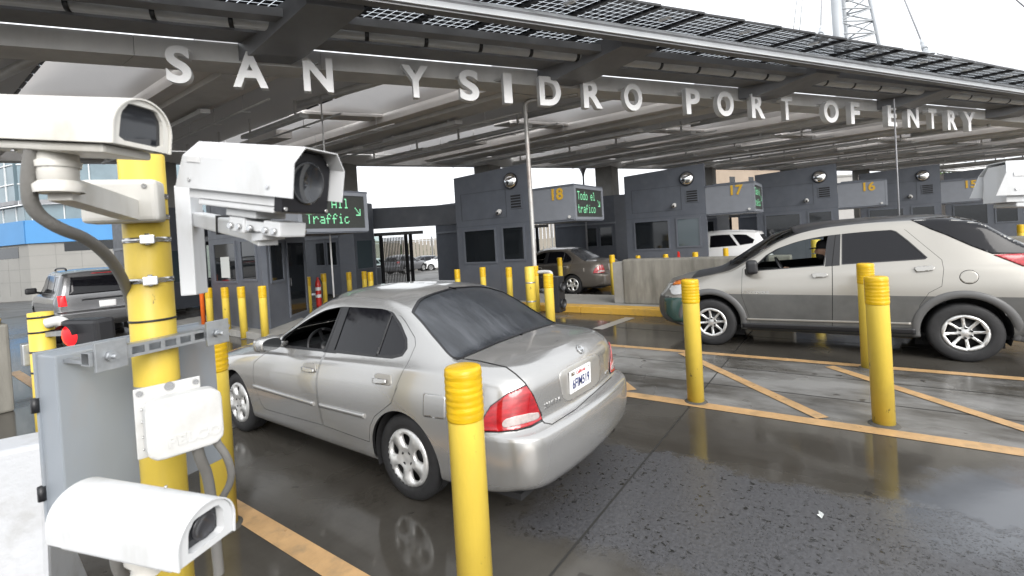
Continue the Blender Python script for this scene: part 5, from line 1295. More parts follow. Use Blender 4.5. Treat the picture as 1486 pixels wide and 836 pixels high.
    me = text_mesh(str(num), .40, .004, .012, align='CENTER'); me.transform(Matrix.Diagonal((.98, .98, 1, 1))); me.transform(rot_to((0, -1, 0), (0, 0, 1), (-1, 0, 0), (-.006, .48, 2.74))); link('number', me, M_num, root)
    mb = MB(); mb.cyl((-.01, .13, 2.28), (-.04, .13, 2.28), .035, 10); mb.build('sign_lamp', M_whitepl, root)
    return root
M_bluewin = mat('reflecting_window', (.05, .07, .08), .06, spec=.9)
b19 = booth(5.05, 8.80, 19, 'grey booth with the green All Traffic sign facing the silver sedan', ('    All', 'Traffic', 0), yb=1.55)
MB().box((-.012, 3.05, 1.30), (-.008, 3.50, 1.80)).build('paper_notice', mat('paper', (.6, .62, .6), .6), b19)
booth(10.2, 5.32, 18, 'grey booth numbered 18 with the Spanish green traffic sign', ('Todo el', 'trafico', 0))
booth(15.1, 2.02, 17, 'grey booth numbered 17 above the nose of the tan crossover', ('Todo el', 'trafico', 0), blinds=True)
booth(20.0, -1.3, 16, 'grey booth numbered 16 above the roof of the tan crossover', ('Todo el', 'trafico', 0))
booth(25.0, -4.64, 15, 'grey booth numbered 15 partly hidden by the white camera at the right edge', ('Todo el', 'trafico', 0))
booth(29.9, -8.0, 14, 'farthest grey booth, beyond booth 15 at the end of the row', ('Todo el', 'trafico', 0))
# second row of plain booths and the beams that join them
def rear_booth(x, y, label):
    root = empty('rear_booth', (x, y, 0)); tag(root, label, 'booth', 'plain dark booths of the second row')
    plan = [(0, .0), (.3, -.5), (1.5, -.1), (2.0, .5), (2.0, 3.2), (0, 3.2)]; mb = MB(); mb.prism(plan, .14, 3.55); mb.build('booth_body', M_booth, root)
    window(None, root, (0, 1.55), (0, .9), 1.2, 2.15, (-1, 0)); window(None, root, (0, .8), (0, .12), 1.2, 2.15, (-1, 0)); window(None, root, (.36, -.48), (1.4, -.133), 1.0, 2.15, (.4, -1.2), m=M_bluewin)
    window(None, root, (1.55, -.04), (1.95, .44), .3, 2.15, (.6, -.5), name='door')
    mb = MB(); mb.box((-.05, -.02, 2.25), (-.002, 3.1, 2.33)); mb.build('trim_band', M_booth2, root); return root
for k, lab in ((-1, 'plain dark booth of the second row behind the All Traffic booth'), (0, 'plain dark booth standing right of the All Traffic sign in the second row'), (1, 'plain dark second row booth hidden behind booth 18'), (2, 'plain dark second row booth beside the rear wall of booth 17'), (3, 'plain dark second row booth hidden behind booth 17'), (4, 'plain dark second row booth behind booth 16')):
    rear_booth(10.25+PX*k, 15.15+PY*k, lab)
    gx, gy = 10.25+PX*k, 15.15+PY*k
    mb = MB(); a = Vector((gx+2.02, gy+1.2, 0)); b = Vector((gx+PX-.04, gy+PY+1.6, 0))
    mb.bar(a+Vector((0, 0, 3.02)), b+Vector((0, 0, 3.02)), .5, .85, bevel=.01); nm = {0: 'dark overhead beam left of booth 18 joining two second row booths', 1: 'dark overhead beam over the lane where the brown sedan waits'}.get(k, 'dark overhead beam of the second row further along, segment behind booth %d' % (18-k))
    o = mb.build('overhead_beam', M_booth); tag(o, nm, 'beam', 'beams joining the second row booths')
    # steel gate under the beam
    g = empty('exit_gate', (a.x, a.y, 0), world=True); tag(g, {0: 'open black steel gate under the beam left of booth 18', 1: 'black steel gate frame beyond the brown sedan'}.get(k, 'black steel exit gate in the second row behind booth %d' % (18-k)), 'gate', 'black exit gates of the second row')
    d = (b-a); Lg = d.length; d.normalize(); pos = lambda u, z: a+d*u+Vector((0, .35, z))
    mb = MB()
    for u in (.06, .90, 1.95, 2.15): mb.bar(pos(u, 0), pos(u, 2.3), .11, .11, up=(1, 0, 0))
    mb.bar(pos(.0, 2.35), pos(2.7, 2.35), .12, .14); mb.bar(pos(.1, 1.0), pos(.86, 1.0), .06, .08); mb.build('gate_frame', M_black, g)
    mb = MB(); mb.bar(pos(.11, 1.66), pos(.85, 1.66), .02, 1.22); mb.build('glass_screen', M_pane, g); mb = MB(); mb.bar(pos(.11, .5), pos(.85, .5), .04, .9); mb.build('kick_panel', M_booth, g)
    mb = MB()
    for u in np.arange(.98, 1.9, .065): mb.bar(pos(u, .15), pos(u, 2.2), .034, .03, up=(1, 0, 0))
    mb.bar(pos(.95, .2), pos(1.9, .2), .03, .05); mb.bar(pos(.95, 1.2), pos(1.9, 1.2), .03, .05); mb.build('gate_bars', mat('gate_steel', (.09, .09, .09), .5, .5), g)
# ---------------------------------------------------------------- bollards
def bollard_mesh(R_, H, tape=True):
    mb = MB(); mb.lathe([(R_, 0), (R_, H-.215), (R_, H-.21)], seg=28); a = mb
    return mb
bcount = [0]
def bollard(x, y, H, R_, label, tilt=(0, 0), z=0.0):
    mb = MB(); mb.lathe([(0, 0), (R_, 0), (R_, H-.24)], seg=28); o = mb.build('bollard', M_yel); o.location = (x, y, z); o.rotation_euler = (random.uniform(-.008, .008), random.uniform(-.008, .008), random.uniform(0, 6))
    tag(o, label, 'bollard', 'yellow steel bollards')
    prof = [(R_, H-.24), (R_+.003, H-.239)]
    for q in range(7): zz = H-.232+q*.031; prof += [(R_+.003, zz), (R_+.0052, zz+.010), (R_+.0052, zz+.018), (R_+.003, zz+.028)]
    mb = MB(); mb.lathe(prof+[(R_+.003, H-.008), (R_-.002, H-.001), (R_*.8, H+.003), (0, H+.004)], seg=28); mb.build('reflective_band', M_yeltape, o)
    mb = MB(); mb.lathe([(R_+.035, 0), (R_+.02, .012), (R_, .018)], seg=20); mb.build('base_collar', mat('grout_contact_shade', (.07, .065, .055), .8), o)  # collar coloured dark to stand in for contact shade at the foot
    return o
def bol_px(b, t, R_, label, z=0.0):
    """stands where its foot shows on the ground; its height from where its top shows"""
    p = at_z(*b, z); d0 = (p-CAM).dot(CF); q = at_depth(t[0], t[1], d0); H = q.z-z
    dx, dy = (q.x-p.x), (q.y-p.y)
    return bollard(p.x, p.y, H, R_, label, z=z)
bollard(1.585, 1.455, 1.235, .083, 'nearest yellow bollard, beside the rear wheel of the silver sedan')
bol_px((1010, 583), (1006, 405), .083, 'yellow bollard on the hatched refuge in front of the crossover front wheel')
bol_px((1283, 616), (1272, 401), .083, 'yellow bollard on the hatched refuge, front one of the close pair')
bol_px((1262, 535), (1257, 382), .083, 'yellow bollard on the hatched refuge, rear one of the close pair')
bollard(6.9, 4.18, 1.17, .083, 'yellow bollard just behind the boot of the silver sedan')
def bol_x(px, py, X, label, H=None, R_=.075, z=.0):
    d = ray(px, py); p = CAM+d*(X/d.x); return bollard(p.x, p.y, (H or p.z-z), R_, label, z=z)
for px, py, X, lab in ((302, 418, 4.75, 'yellow bollard left of the All Traffic booth, beside the orange marker'), (326, 417, 4.75, 'yellow bollard along the All Traffic booth, first of three under its windows'), (350, 416, 4.75, 'yellow bollard along the All Traffic booth, middle of three under its windows'), (380, 415, 4.75, 'yellow bollard along the All Traffic booth, third of three under its windows')): bol_x(px, py, X, lab)
for px, py, X, lab in ((446, 402, 7.0, 'yellow bollard left of the red extinguisher'), (469, 397, 7.8, 'yellow bollard right of the red extinguisher'), (506, 395, 8.8, 'yellow bollard in front of the second row booth, leftmost of its three'), (528, 394, 9.0, 'yellow bollard in front of the second row booth, thin middle one'), (537, 395, 8.3, 'yellow bollard in front of the second row booth, thicker right one'),
    (663, 391, 9.25, 'yellow bollard under the large window of booth 18, leftmost'), (700, 388, 9.25, 'yellow bollard under the large window of booth 18, middle'), (738, 388, 9.25, 'yellow bollard under the narrow window of booth 18'), (776, 386, 9.45, 'yellow bollard beside the black traffic signal'), (812, 374, 12.3, 'yellow bollard overlapping the side of the brown sedan'), (888, 370, 12.4, 'yellow bollard between the brown sedan and the concrete block'),
    (1009, 366, 13.9, 'yellow bollard at the right end of the concrete block'), (1053, 360, 15.5, 'yellow bollard in front of the white crossover'), (926, 371, 14.3, 'yellow bollard behind the concrete block, left of the traffic cone'), (966, 369, 14.3, 'yellow bollard behind the concrete block, right of the traffic cone'), (1480, 326, 20, 'yellow bollard right of the tan crossover at the edge')): bol_x(px, py, X, lab)
# thick signal posts with a white pipe and a black traffic signal
def signal_post(x, y, z, label, labels2):
    mb = MB(); mb.lathe([(0, 0), (.115, 0), (.115, 1.14), (.10, 1.16), (0, 1.165)], seg=28); o = mb.build('guard_post', M_yel); o.location = (x, y, z); tag(o, label, 'post', 'thick yellow guard posts')
    mb = MB(); [mb.lathe([(.117, q), (.119, q+.01), (.119, q+.02), (.117, q+.03)], seg=28) for q in (.35, .78)]; mb.build('steel_band', M_galv, o)
    r = empty('lane_signal', (x+.12, y-.55, z), world=True); tag(r, labels2, 'traffic signal', 'black lane signals')
    mb = MB(); mb.tube([(x+.12, y-.16, z+1.02), (x+.12, y-.42, z+1.03), (x+.12, y-.50, z+1.0), (x+.12, y-.50, z+.92)], .042, 12, 2); mb.build('white_pipe', M_whitepl, r)
    mb = MB(); mb.box((x-.02, y-.74, z+.12), (x+.28, y-.44, z+.92), bevel=.03); mb.build('signal_head', M_black, r)
    for q in (.32, .70): MB().lathe([(.10, 0), (.108, .05), (.103, .05), (.10, .01), (0, .01)], (x+.13, y-.74, z+q), (0, -1, 0), 18).build('signal_visor', M_black, r)
signal_post(8.85, 5.85, 0, 'thick yellow post with steel bands in front of booth 18', 'black lane signal hung from a white pipe in front of booth 18')
signal_post(14.75, .55, .15, 'thick yellow post seen through the crossover driver window', 'black lane signal seen through the crossover driver window')
# concrete barrier block on the island
mb = MB(); yb_ = at_x(905, 420, 10.25).y; mb.box((10.25, .8, .15), (10.65, yb_, 1.18), bevel=.03)
blk = mb.build('concrete_block', M_concblk); tag(blk, 'rain-stained concrete barrier block left of the tan crossover nose', 'barrier')
MB().box((10.28, yb_+.002, .15), (10.66, yb_+.26, 1.12), bevel=.02).build('end_block', M_conc, blk)
mb = MB(); mb.box((15.2, -3.6, .15), (15.6, -.2, 1.18), bevel=.03); tag(mb.build('concrete_block', M_concblk), 'concrete barrier block seen behind the tan crossover', 'barrier')
# cone, extinguisher, markers
def cone(p, h, label, m=M_redext):
    mb = MB(); mb.lathe([(0, .0), (.16, 0), (.16, .03), (.11, .03), (.03, h), (0, h)], p, (0, 0, 1), 18); o = mb.build('traffic_cone', m); tag(o, label, 'cone')
    mb = MB(); mb.lathe([(.082*1.02, h*.42), (.058*1.06, h*.66)], p, (0, 0, 1), 18); mb.build('cone_band', M_white, o)
cone((14.4, 4.05, .15), .98, 'small red and white cone behind the concrete block')
p = at_x(462, 425, 7.4); root = empty('fire_extinguisher', (p.x, p.y, 0), world=True); tag(root, 'red fire extinguisher column with white bands between yellow bollards', 'extinguisher')
mb = MB(); mb.lathe([(0, .2), (.07, .2), (.075, .3), (.075, .85), (.06, .95), (.03, 1.0), (.03, 1.06), (0, 1.08)], (p.x, p.y, 0), seg=20); mb.build('cylinder_body', M_redext, root)
mb = MB(); [mb.lathe([(.077, q), (.077, q+.09)], (p.x, p.y, 0), seg=20) for q in (.5, .7)]; mb.build('white_band', M_white, root)
mb = MB(); mb.tube([(p.x, p.y, 1.05), (p.x+.12, p.y, 1.0), (p.x+.14, p.y, .6), (p.x+.06, p.y, .3)], .014, 8, 2); mb.build('hose', M_black, root)
mb = MB(); mb.box((p.x-.3, p.y+.2, .1), (p.x-.12, p.y+.38, 1.05), bevel=.02); tag(mb.build('hose_cabinet', mat('dark_red', (.16, .012, .010), .5)), 'dark red box just left of the extinguisher', 'cabinet')
p = at_x(299, 410, 4.9); mb = MB(); mb.lathe([(0, 0), (.05, 0), (.05, 1.25), (.03, 1.3), (0, 1.3)], (p.x-.02, p.y+.25, .1), seg=14); tag(mb.build('marker_post', M_orange), 'slim orange marker behind the leftmost booth bollard', 'marker')
# tall thin poles
def pole(name, label, pts, r, m, smooth=0):
    mb = MB(); mb.tube(pts, r, 12, smooth); o = mb.build(name, m); tag(o, label, 'pole'); return o
q = at_x(771, 300, 9.45)
M_rust = mat('galvanised_pole', (.46, .455, .44), .45, .5, var=.1, vscale=4, dirt=(.20, .09, .04), dirt_amt=.6, dirt_scale=2.2, stretch=(1, 1, .6))
o = pole('conduit_pole', 'grey steel pole with a rusty bent top before booth 18', [(9.5, 6.12, 0), (9.5, 6.12, 4.95), (9.5, 6.12, 5.10), (9.60, 5.95, 5.16), (9.95, 5.45, 5.18), (10.1, 5.0, 5.18)], .055, M_rust, 2)
p = at_x(476, 300, 6.2); pole('antenna_mast', 'very thin grey pole before the All Traffic sign', [(p.x, p.y, 0), (p.x, p.y, 5.3)], .018, M_pipe)
p = at_x(1302, 250, 17.0); pole('antenna_mast', 'very thin dark pole beside the number 16', [(p.x, p.y, 0), (p.x, p.y, 5.1)], .02, M_steel)
p = at_x(846, 250, 20); mb = MB(); mb.cyl((p.x, p.y, 0), (p.x, p.y, 4.7), .045, 10); mb.lathe([(.05, 4.6), (.08, 4.75), (.20, 5.02), (.20, 5.07), (0, 5.1)], (p.x, p.y, 0), seg=16); tag(mb.build('lamp_post', M_steel), 'slim lamp post with a funnel head beyond booth 18', 'lamp post')

p = at_z(1190, 748, .006); mb = MB(); mb._add([Vector((p.x+a, p.y+b, .006+c)) for a, b, c in ((-.03, -.01, 0), (0, -.02, .012), (.03, -.012, .004), (.035, .008, .010), (.01, .006, .002), (-.015, .016, .010))], [(0, 1, 4, 5), (1, 2, 3, 4)])
tag(mb.build('litter', mat('paper', (.6, .62, .6), .6)), 'small crumpled white paper scrap on the wet lane', 'litter', kind='thing')
# ================================================================== foreground: camera post, cabinet, barrier
def axes(yaw, pitch, roll=0.0):
    ax = Vector((math.cos(yaw)*math.cos(pitch), math.sin(yaw)*math.cos(pitch), math.sin(pitch))); ay = Vector((-math.sin(yaw), math.cos(yaw), 0)); az = ax.cross(ay)
    return ax, ay*math.cos(roll)+az*math.sin(roll), az*math.cos(roll)-ay*math.sin(roll)
def shell(mb, prof, x0, x1, t, M, rake=0.0):
    """open sheet housing: profile in (y, z) pulled along x, with thickness"""
    P = np.array(prof, float); c = P.mean(0); Q = []
    for i, p in enumerate(P):
        a = P[max(i-1, 0)]; b = P[min(i+1, len(P)-1)]; d = (b-a)/np.linalg.norm(b-a); n = np.array([d[1], -d[0]]); n = n if n@(c-p) > 0 else -n; Q.append(p+n*t)
    Q = np.array(Q); n = len(P)
    xs = lambda p, x: x+rake*p[1]
    vs = [M @ Vector((xs(p, x0) if x == x0 else x, p[0], p[1])) for x in (x0, x1) for A in (P, Q) for p in A]
    f = []
    for i in range(n-1):
        o0, o1, i0, i1 = i, 2*n+i, n+i, 3*n+i
        f += [(o0, o0+1, o1+1, o1), (i0+1, i0, i1, i1+1), (o1, o1+1, i1+1, i1), (o0+1, o0, i0, i0+1)]
    f += [(0, 2*n, 3*n, n), (n-1, 2*n-1, 4*n-1, 3*n-1)]
    bv = mb._add(vs, f, False)
    bmesh.ops.recalc_face_normals(mb.bm, faces=list({f for v in bv for f in v.link_faces}))
M_lensglass = mat('camera_window_glass', (.02, .022, .026), .04, spec=.8)
M_lensbody = mat('lens_barrel', (.03, .03, .032), .3)
def dome_housing(name, label, loc, yaw, pitch, s=1.0, m=None, big_window=False):
    """rounded surveillance housing: arched shield, framed window, lens behind it"""
    m = m or M_white; ax, ay, az = axes(yaw, pitch); M = rot_to(ax*s, ay*s, az*s, loc); root = empty(name, loc, world=True); tag(root, label, 'camera')
    arc = [(.082, .0), (.083, .045)]+[(.083*math.cos(a), .045+.080*math.sin(a)) for a in np.linspace(.15, PI-.15, 17)]+[(-.083, .045), (-.082, .0)]
    mb = MB(); shell(mb, arc, -.42, .012, .004, M); o = mb.build('sun_shield', m, root)
    for f in o.data.polygons: f.use_smooth = True
    o.data.set_sharp_from_angle(angle=.6)
    inner = [(p[0]*.94, p[1]*.955+.001) for p in arc]
    mb = MB(); R = rot_to((0, 1, 0), (0, 0, 1), (1, 0, 0)); mb.prism(inner, -.415, -.03, M @ R); mb.box((-.40, -.066, -.022), (-.03, .066, -.001), M, bevel=.008); mb.build('housing_body', m, root)
    # front frame with its opening
    hole = [(-.052, .018), (.052, .018), (.05, .075), (.034, .098), (-.034, .098), (-.05, .075)] if not big_window else [(-.062, .012), (.062, .012), (.058, .078), (.038, .106), (-.038, .106), (-.058, .078)]
    hole = chaikin(hole, 1, cut=.12); dpt = -.004 if big_window else -.018
    outl = resample(inner, .02); V = [Vector(p) for p in outl]; E = [(i, (i+1) % len(outl)) for i in range(len(outl))]; b = len(V); V += [Vector(p) for p in hole]; E += [(b+i, b+(i+1) % len(hole)) for i in range(len(hole))]
    r = delaunay_2d_cdt(V, E, [], 0, 1e-6); Q = np.array([tuple(v) for v in r[0]]); T = [tuple(f) for f in r[2]]; cc = np.array([Q[list(t)].mean(0) for t in T]); k = inpoly(cc, outl) & ~inpoly(cc, hole)
    mb = MB(); mb._add([M @ Vector((.006, q[0], q[1])) for q in Q], [t for t, kk in zip(T, k) if kk])
    n = len(hole); mb._add([M @ Vector((x, q[0], q[1])) for x in (.006, dpt) for q in hole], [(i, (i+1) % n, n+(i+1) % n, n+i) for i in range(n)])
    fr = mb.build('front_frame', m, root)
    mb = MB(); mb._add([M @ Vector((dpt, q[0], q[1])) for q in hole], [tuple(range(len(hole)))]); mb.build('window_glass', M_lensglass, fr)
    mb = MB(); c = M @ Vector((dpt+.001, .012, .052)); s_ = s*(.6 if big_window else 1)
    mb.lathe([(.0, .001), (.022*s_, .001), (.026*s_, .004*s_), (.032*s_, .005*s_), (.034*s_, 0)], c, ax, 24); (mb.bm.free() if big_window else mb.build('lens', mat('lens_ring', (.06, .06, .065), .15, .3), fr))
    mb = MB()
    for y in (.05, -.05): mb.cyl(M @ Vector((-.3, y, -.022)), M @ Vector((-.3, y, -.028)), .006*s, 8)
    mb.cyl(M @ Vector((-.16, .03, .1235)), M @ Vector((-.16, .03, .1275)), .004*s, 8); mb.build('screw', M_chrome, root)
    return root, M
def sheet_housing(name, label, loc, yaw, pitch, s=1.0):
    """angular housing: folded sheet shield over a box body, black front with a round glass"""
    ax, ay, az = axes(yaw, pitch); M = rot_to(ax*s, ay*s, az*s, loc); root = empty(name, loc, world=True); tag(root, label, 'camera')
    prof = [(.088, .012), (.090, .098), (.056, .142), (-.056, .142), (-.090, .098), (-.088, .012)]
    mb = MB(); P = []
    shell(mb, prof, -.40, .02, .003, M, rake=.30); sh = mb.build('sun_shield', M_white, root)
    mb = MB(); oct_ = [(.074, -.012), (.076, .095), (.048, .128), (-.048, .128), (-.076, .095), (-.074, -.012)]; R = rot_to((0, 1, 0), (0, 0, 1), (1, 0, 0))
    mb.prism(oct_, -.36, -.05, M @ R); mb.box((-.33, -.07, -.03), (-.055, .07, -.013), M, bevel=.004); mb.build('housing_body', M_white, root)
    mb = MB(); mb.prism([(p[0]*1.06, p[1]*1.04-(.012 if p[1] < 0 else 0)) for p in oct_], -.048, -.022, M @ R, bevel=.003); ff = mb.build('front_plate', mat('black_front_plate', (.006, .006, .009), .5), root)
    mb = MB(); c = M @ Vector((-.022, 0, .055)); mb.lathe([(0, .001), (.049*s, .001), (.050*s, .004*s), (.056*s, .004*s), (.056*s, 0)], c, ax, 32); g = mb.build('window_glass', M_lensglass, ff)
    mb = MB()
    for y, z in ((.07, -.016), (-.07, -.016), (.066, .112), (-.066, .112)): mb.cyl(M @ Vector((-.022, y, z)), M @ Vector((-.016, y, z)), .005*s, 8)
    for x in (-.06, -.34): mb.cyl(M @ Vector((x, .0895, .035)), M @ Vector((x, .0925, .035)), .005*s, 8); mb.cyl(M @ Vector((x, -.0895, .035)), M @ Vector((x, -.0925, .035)), .005*s, 8)
    mb.build('screw', M_chrome, root)
    mb = MB(); mb.box((-.35, -.0922, .082), (-.30, -.0905, .096), M); mb.build('faded_label', mat('faded_print', (.62, .62, .62), .5), root)
    # saddle and knuckle under the body
    mb = MB(); mb.box((-.25, -.05, -.052), (-.14, .05, -.031), M, bevel=.005); mb.box((-.245, -.045, -.095), (-.185, .045, -.053), M, bevel=.006); mb.box((-.12, -.045, -.093), (-.06, .045, -.053), M, bevel=.006); mb.box((-.19, -.04, -.085), (-.11, .04, -.060), M); s_ = mb.build('saddle', M_white, root)
    mb = MB()
    for x in (-.23, -.20, -.16, -.105, -.075): mb.cyl(M @ Vector((x, -.045, -.078)), M @ Vector((x, -.055, -.078)), .008*s, 8); mb.cyl(M @ Vector((x, .045, -.078)), M @ Vector((x, .055, -.078)), .008*s, 8)
    mb.build('bolt', M_chrome, s_)
    return root, M
PD = 1.75
P1 = at_depth(232, 600, PD); PR = .071
topz = at_depth(214, 226, PD).z
o = empty('camera_post', (P1.x, P1.y, 0), world=True); tag(o, 'tall yellow post carrying three white surveillance cameras', 'post')
mb = MB(); mb.lathe([(0, 0), (PR, 0), (PR, topz), (PR-.006, topz+.004), (0, topz+.004)], (P1.x, P1.y, 0), seg=40); mb.build('pole', M_yel, o)
def clamp(py, ang0, lug=True):
    z = at_depth(225, py, PD-PR).z; mb = MB(); mb.lathe([(PR+.001, -.009), (PR+.003, -.009), (PR+.003, .009), (PR+.001, .009)], (P1.x, P1.y, z), seg=40); c = mb.build('steel_strap', M_chrome, o)
    d = (CR*.62-CF*.78); d.z = 0; d.normalize(); q = Vector((P1.x, P1.y, z))+d*(PR+.012); mb = MB(); mb.box((-.022, -.012, -.016), (.022, .014, .016), rot_to(d.cross(Vector((0, 0, 1))), d, (0, 0, 1), q), bevel=.004)
    t = d.cross(Vector((0, 0, 1))); mb.cyl(q+Vector((0, 0, -.02)), q+Vector((0, 0, .022)), .008, 8); mb.cyl(q-t*.03, q+t*.03, .006, 8); mb.build('strap_buckle', M_chrome, c)
for y in (282, 313, 347, 407): clamp(y, 0)
mb = MB(); z = at_depth(225, 466, PD-PR).z; mb.lathe([(PR+.001, -.004), (PR+.003, -.004), (PR+.003, .004), (PR+.001, .004)], (P1.x, P1.y, z), seg=40); mb.build('black_tie', M_black, o)
# straight pieces given by a pixel and a depth at each end
def bar_px(mb, a, b, w, h, bevel=.004): mb.bar(at_depth(*a), at_depth(*b), w, h, bevel=bevel)
mb = MB(); bar_px(mb, (273, 272, 1.74), (283, 427, 1.74), .05, .115); tag(mb.build('mounting_plate', M_white), 'white steel channel strapped along the right of the yellow camera post', 'plate')
# upper left camera with curved arm
r1, M1 = dome_housing('surveillance_camera', 'white surveillance camera at the very left, on a curved arm above the post', (0.422, 1.443, 2.099), -1.071, -.122, m=M_cream, big_window=True)
mb = MB(); a = at_depth(82, 215, 1.20); b = Vector((a.x, a.y, at_depth(85, 282, 1.22).z)); mb.cyl(b, a, .040, 18, .044); mb.lathe([(.05, 0), (.052, .02), (.042, .03)], b, (0, 0, 1), 20); mb.lathe([(.046, 0), (.048, .015), (.042, .02)], b+(a-b)*.55, a-b, 20)
mb.build('pedestal', M_cream, r1)
mb = MB(); c = at_depth(150, 292, 1.52); d = at_depth(198, 300, 1.66)
for i in range(8):
    t0, t1 = i/8, (i+1)/8; mb.bar(b.lerp(d, t0)+Vector((0, 0, .012-.004*i)), b.lerp(d, t1)+Vector((0, 0, .012-.004*(i+1))), .05, .062+.001*i, bevel=.0)
mb.build('bracket_arm', M_cream, r1)
mb = MB(); ctr = at_depth(183, 293, 1.64); t = (CR*.93+CF*.36); t.z = 0; t.normalize(); mb.box((-.115, -.045, -.075), (.105, .05, .075), rot_to(t, Vector((0, 0, 1)).cross(t), (0, 0, 1), ctr), bevel=.018, seg=3); mb.build('wall_mount', M_cream, r1)
mb = MB(); nn = -Vector((0, 0, 1)).cross(t)
for x, z in ((.07, .05), (.03, -.055), (-.08, .05)): q = ctr+t*x+Vector((0, 0, z))+nn*.045; mb.cyl(q, q+nn*.006, .008, 8)
mb.build('screw', M_chrome, r1)
mb = MB(); mb.tube([at_depth(48, 212, 1.16), at_depth(41, 262, 1.17), at_depth(45, 305, 1.19), at_depth(85, 332, 1.25), at_depth(128, 346, 1.36), at_depth(165, 380, 1.52), at_depth(188, 425, 1.72), at_depth(200, 500, 1.92), at_depth(196, 640, 1.94), at_depth(204, 800, 1.92)], .0165, 14, 3); tag(mb.build('cable_hose', M_hose), 'thick grey corrugated hose looping from the leftmost camera down to the post', 'hose')
# angular camera on its own arm
r2, M2 = sheet_housing('surveillance_camera', 'angular white surveillance camera with a black front and round glass, upper middle', (0.692, 1.127, 1.935), -1.309, -.166)
mb = MB(); a = at_depth(288, 318, 1.74); b = at_depth(372, 336, 1.40); mb.bar(a, b, .05, .052, bevel=.006); e = M2 @ Vector((-.15, 0, -.09)); mb.bar(e+Vector((0, 0, .0)), e+Vector((0, 0, -.02)), .06, .06, up=(1, 0, 0)); mb.bar(e+Vector((0, 0, -.015)), b.lerp(a, .12), .05, .04); mb.build('bracket_arm', M_white, r2)
mb = MB(); m_ = a.lerp(b, .52); mb.bar(m_, m_+(b-a).normalized()*.006, .059, .064); mb.build('black_tie', M_black, r2)
# lower camera
r3, M3 = dome_housing('surveillance_camera', 'rounded white surveillance camera lowest on the post, lens facing right', (0.470, 1.349, 1.071), -1.197, -.057)
mb = MB(); a = M3 @ Vector((-.2, 0, -.022)); b = a+Vector((.02, .02, -.07)); d = Vector((P1.x, P1.y, b.z-.08)); mb.lathe([(.045, 0), (.045, -.03), (.03, -.05), (.035, -.075)], a, (0, 0, 1), 16); mb.tube([b, b.lerp(d, .5)+Vector((0, 0, -.03)), d], .03, 12, 2); mb.build('bracket_arm', M_cream, r3)
mb = MB(); a = M3 @ Vector((-.33, .02, -.02)); mb.tube([a, a+Vector((0, .02, -.12)), a+Vector((.06, .1, -.22)), Vector((P1.x-.11, P1.y, a.z-.35)), Vector((P1.x-.12, P1.y, .02))], .014, 12, 3); mb.build('cable_hose', M_hose, r3)
# white junction box with raised lettering, on a back plate strapped to the post
jl, jr = at_depth(232, 618, 1.545), at_depth(312, 606, 1.66); t = (jr-jl); t.z = 0; t.normalize(); nj = t.cross(Vector((0, 0, 1))); jc = at_depth(268, 612, 1.57)
JM = rot_to(t, (0, 0, 1), nj, jc)
rj = empty('junction_box', jc, world=True); tag(rj, 'white rounded plastic box with raised lettering strapped to the camera post', 'junction box')
mb = MB(); mb.prism(chaikin([(-.108, -.098), (.108, -.098), (.108, .098), (-.108, .098)], 2, cut=.12), -.035, .03, JM, bevel=.010, seg=3); ob = mb.build('box_cover', M_whitepl, rj)
mb = MB(); mb.box((-.125, -.095, -.048), (.06, .135, -.037), JM, bevel=.003); mb.build('back_plate', M_whitepl, rj)
mb = MB()
for x, y in ((-.11, .12), (.045, .12), (-.03, .125)): mb.cyl(JM @ Vector((x, y, -.037)), JM @ Vector((x, y, -.030)), .009 if x != -.03 else .014, 10)
for y in (-.06, -.02, .03, .07): mb.cyl(JM @ Vector((-.108, y, -.02)), JM @ Vector((-.112, y, -.02)), .004, 8)
mb.build('screw', M_chrome, rj)
me = text_mesh('PELCO', .046, .0028, .0018, 1.15); me.transform(JM @ Matrix.Translation((.022, -.062, .030))); me.transform(Matrix.Translation(-jc)); link('lettering', me, M_whitepl, ob)
for z in (.088, -.075):
    mb = MB(); mb.lathe([(PR+.001, -.008), (PR+.004, -.008), (PR+.004, .008), (PR+.001, .008)], (P1.x, P1.y, jc.z+z), seg=40); mb.build('steel_strap', M_galv, rj)
mb = MB(); mb.tube([JM @ Vector((.03, -.095, 0)), JM @ Vector((.04, -.15, -.02)), JM @ Vector((.07, -.24, -.05)), JM @ Vector((.08, -.6, -.06))], .017, 12, 3); mb.tube([JM @ Vector((.085, -.095, .0)), JM @ Vector((.12, -.17, .0)), JM @ Vector((.135, -.26, -.02)), JM @ Vector((.10, -.34, -.06))], .0125, 12, 3)
tag(mb.build('cable_hose', M_hose), 'grey flexible hoses curving down from the white plastic box', 'hose')
# electrical cabinet on perforated struts
A = at_depth(88, 640, 1.575); B = at_depth(318, 590, 2.085); A.z = B.z = 0; t = (B-A).normalized(); nb = Vector((-t.y, t.x, 0)); zt, zb = at_depth(88, 516, 1.575).z, at_depth(90, 776, 1.575).z; Lc = (B-A).length
CM = rot_to(t, nb, (0, 0, 1), A)
rc = empty('electrical_cabinet', (A.x, A.y, zb), world=True); tag(rc, 'grey steel electrical cabinet behind the yellow camera post', 'cabinet')
mb = MB(); mb.box((0, 0, zb), (Lc, .12, zt), CM, bevel=.006); mb.build('cabinet_box', M_cab, rc)
mb = MB(); mb.box((-.008, .112, zb+.02), (Lc+.01, .126, zt+.008), CM, bevel=.003); mb.build('cabinet_door', M_cab, rc)
mb = MB(); mb.bm.free(); [MB().cyl(CM @ Vector((-.012, .119, z)), CM @ Vector((-.012, .119, z+.05)), .012, 10).build('hinge', M_black, rc) for z in (zb+.1, zt-.2)]
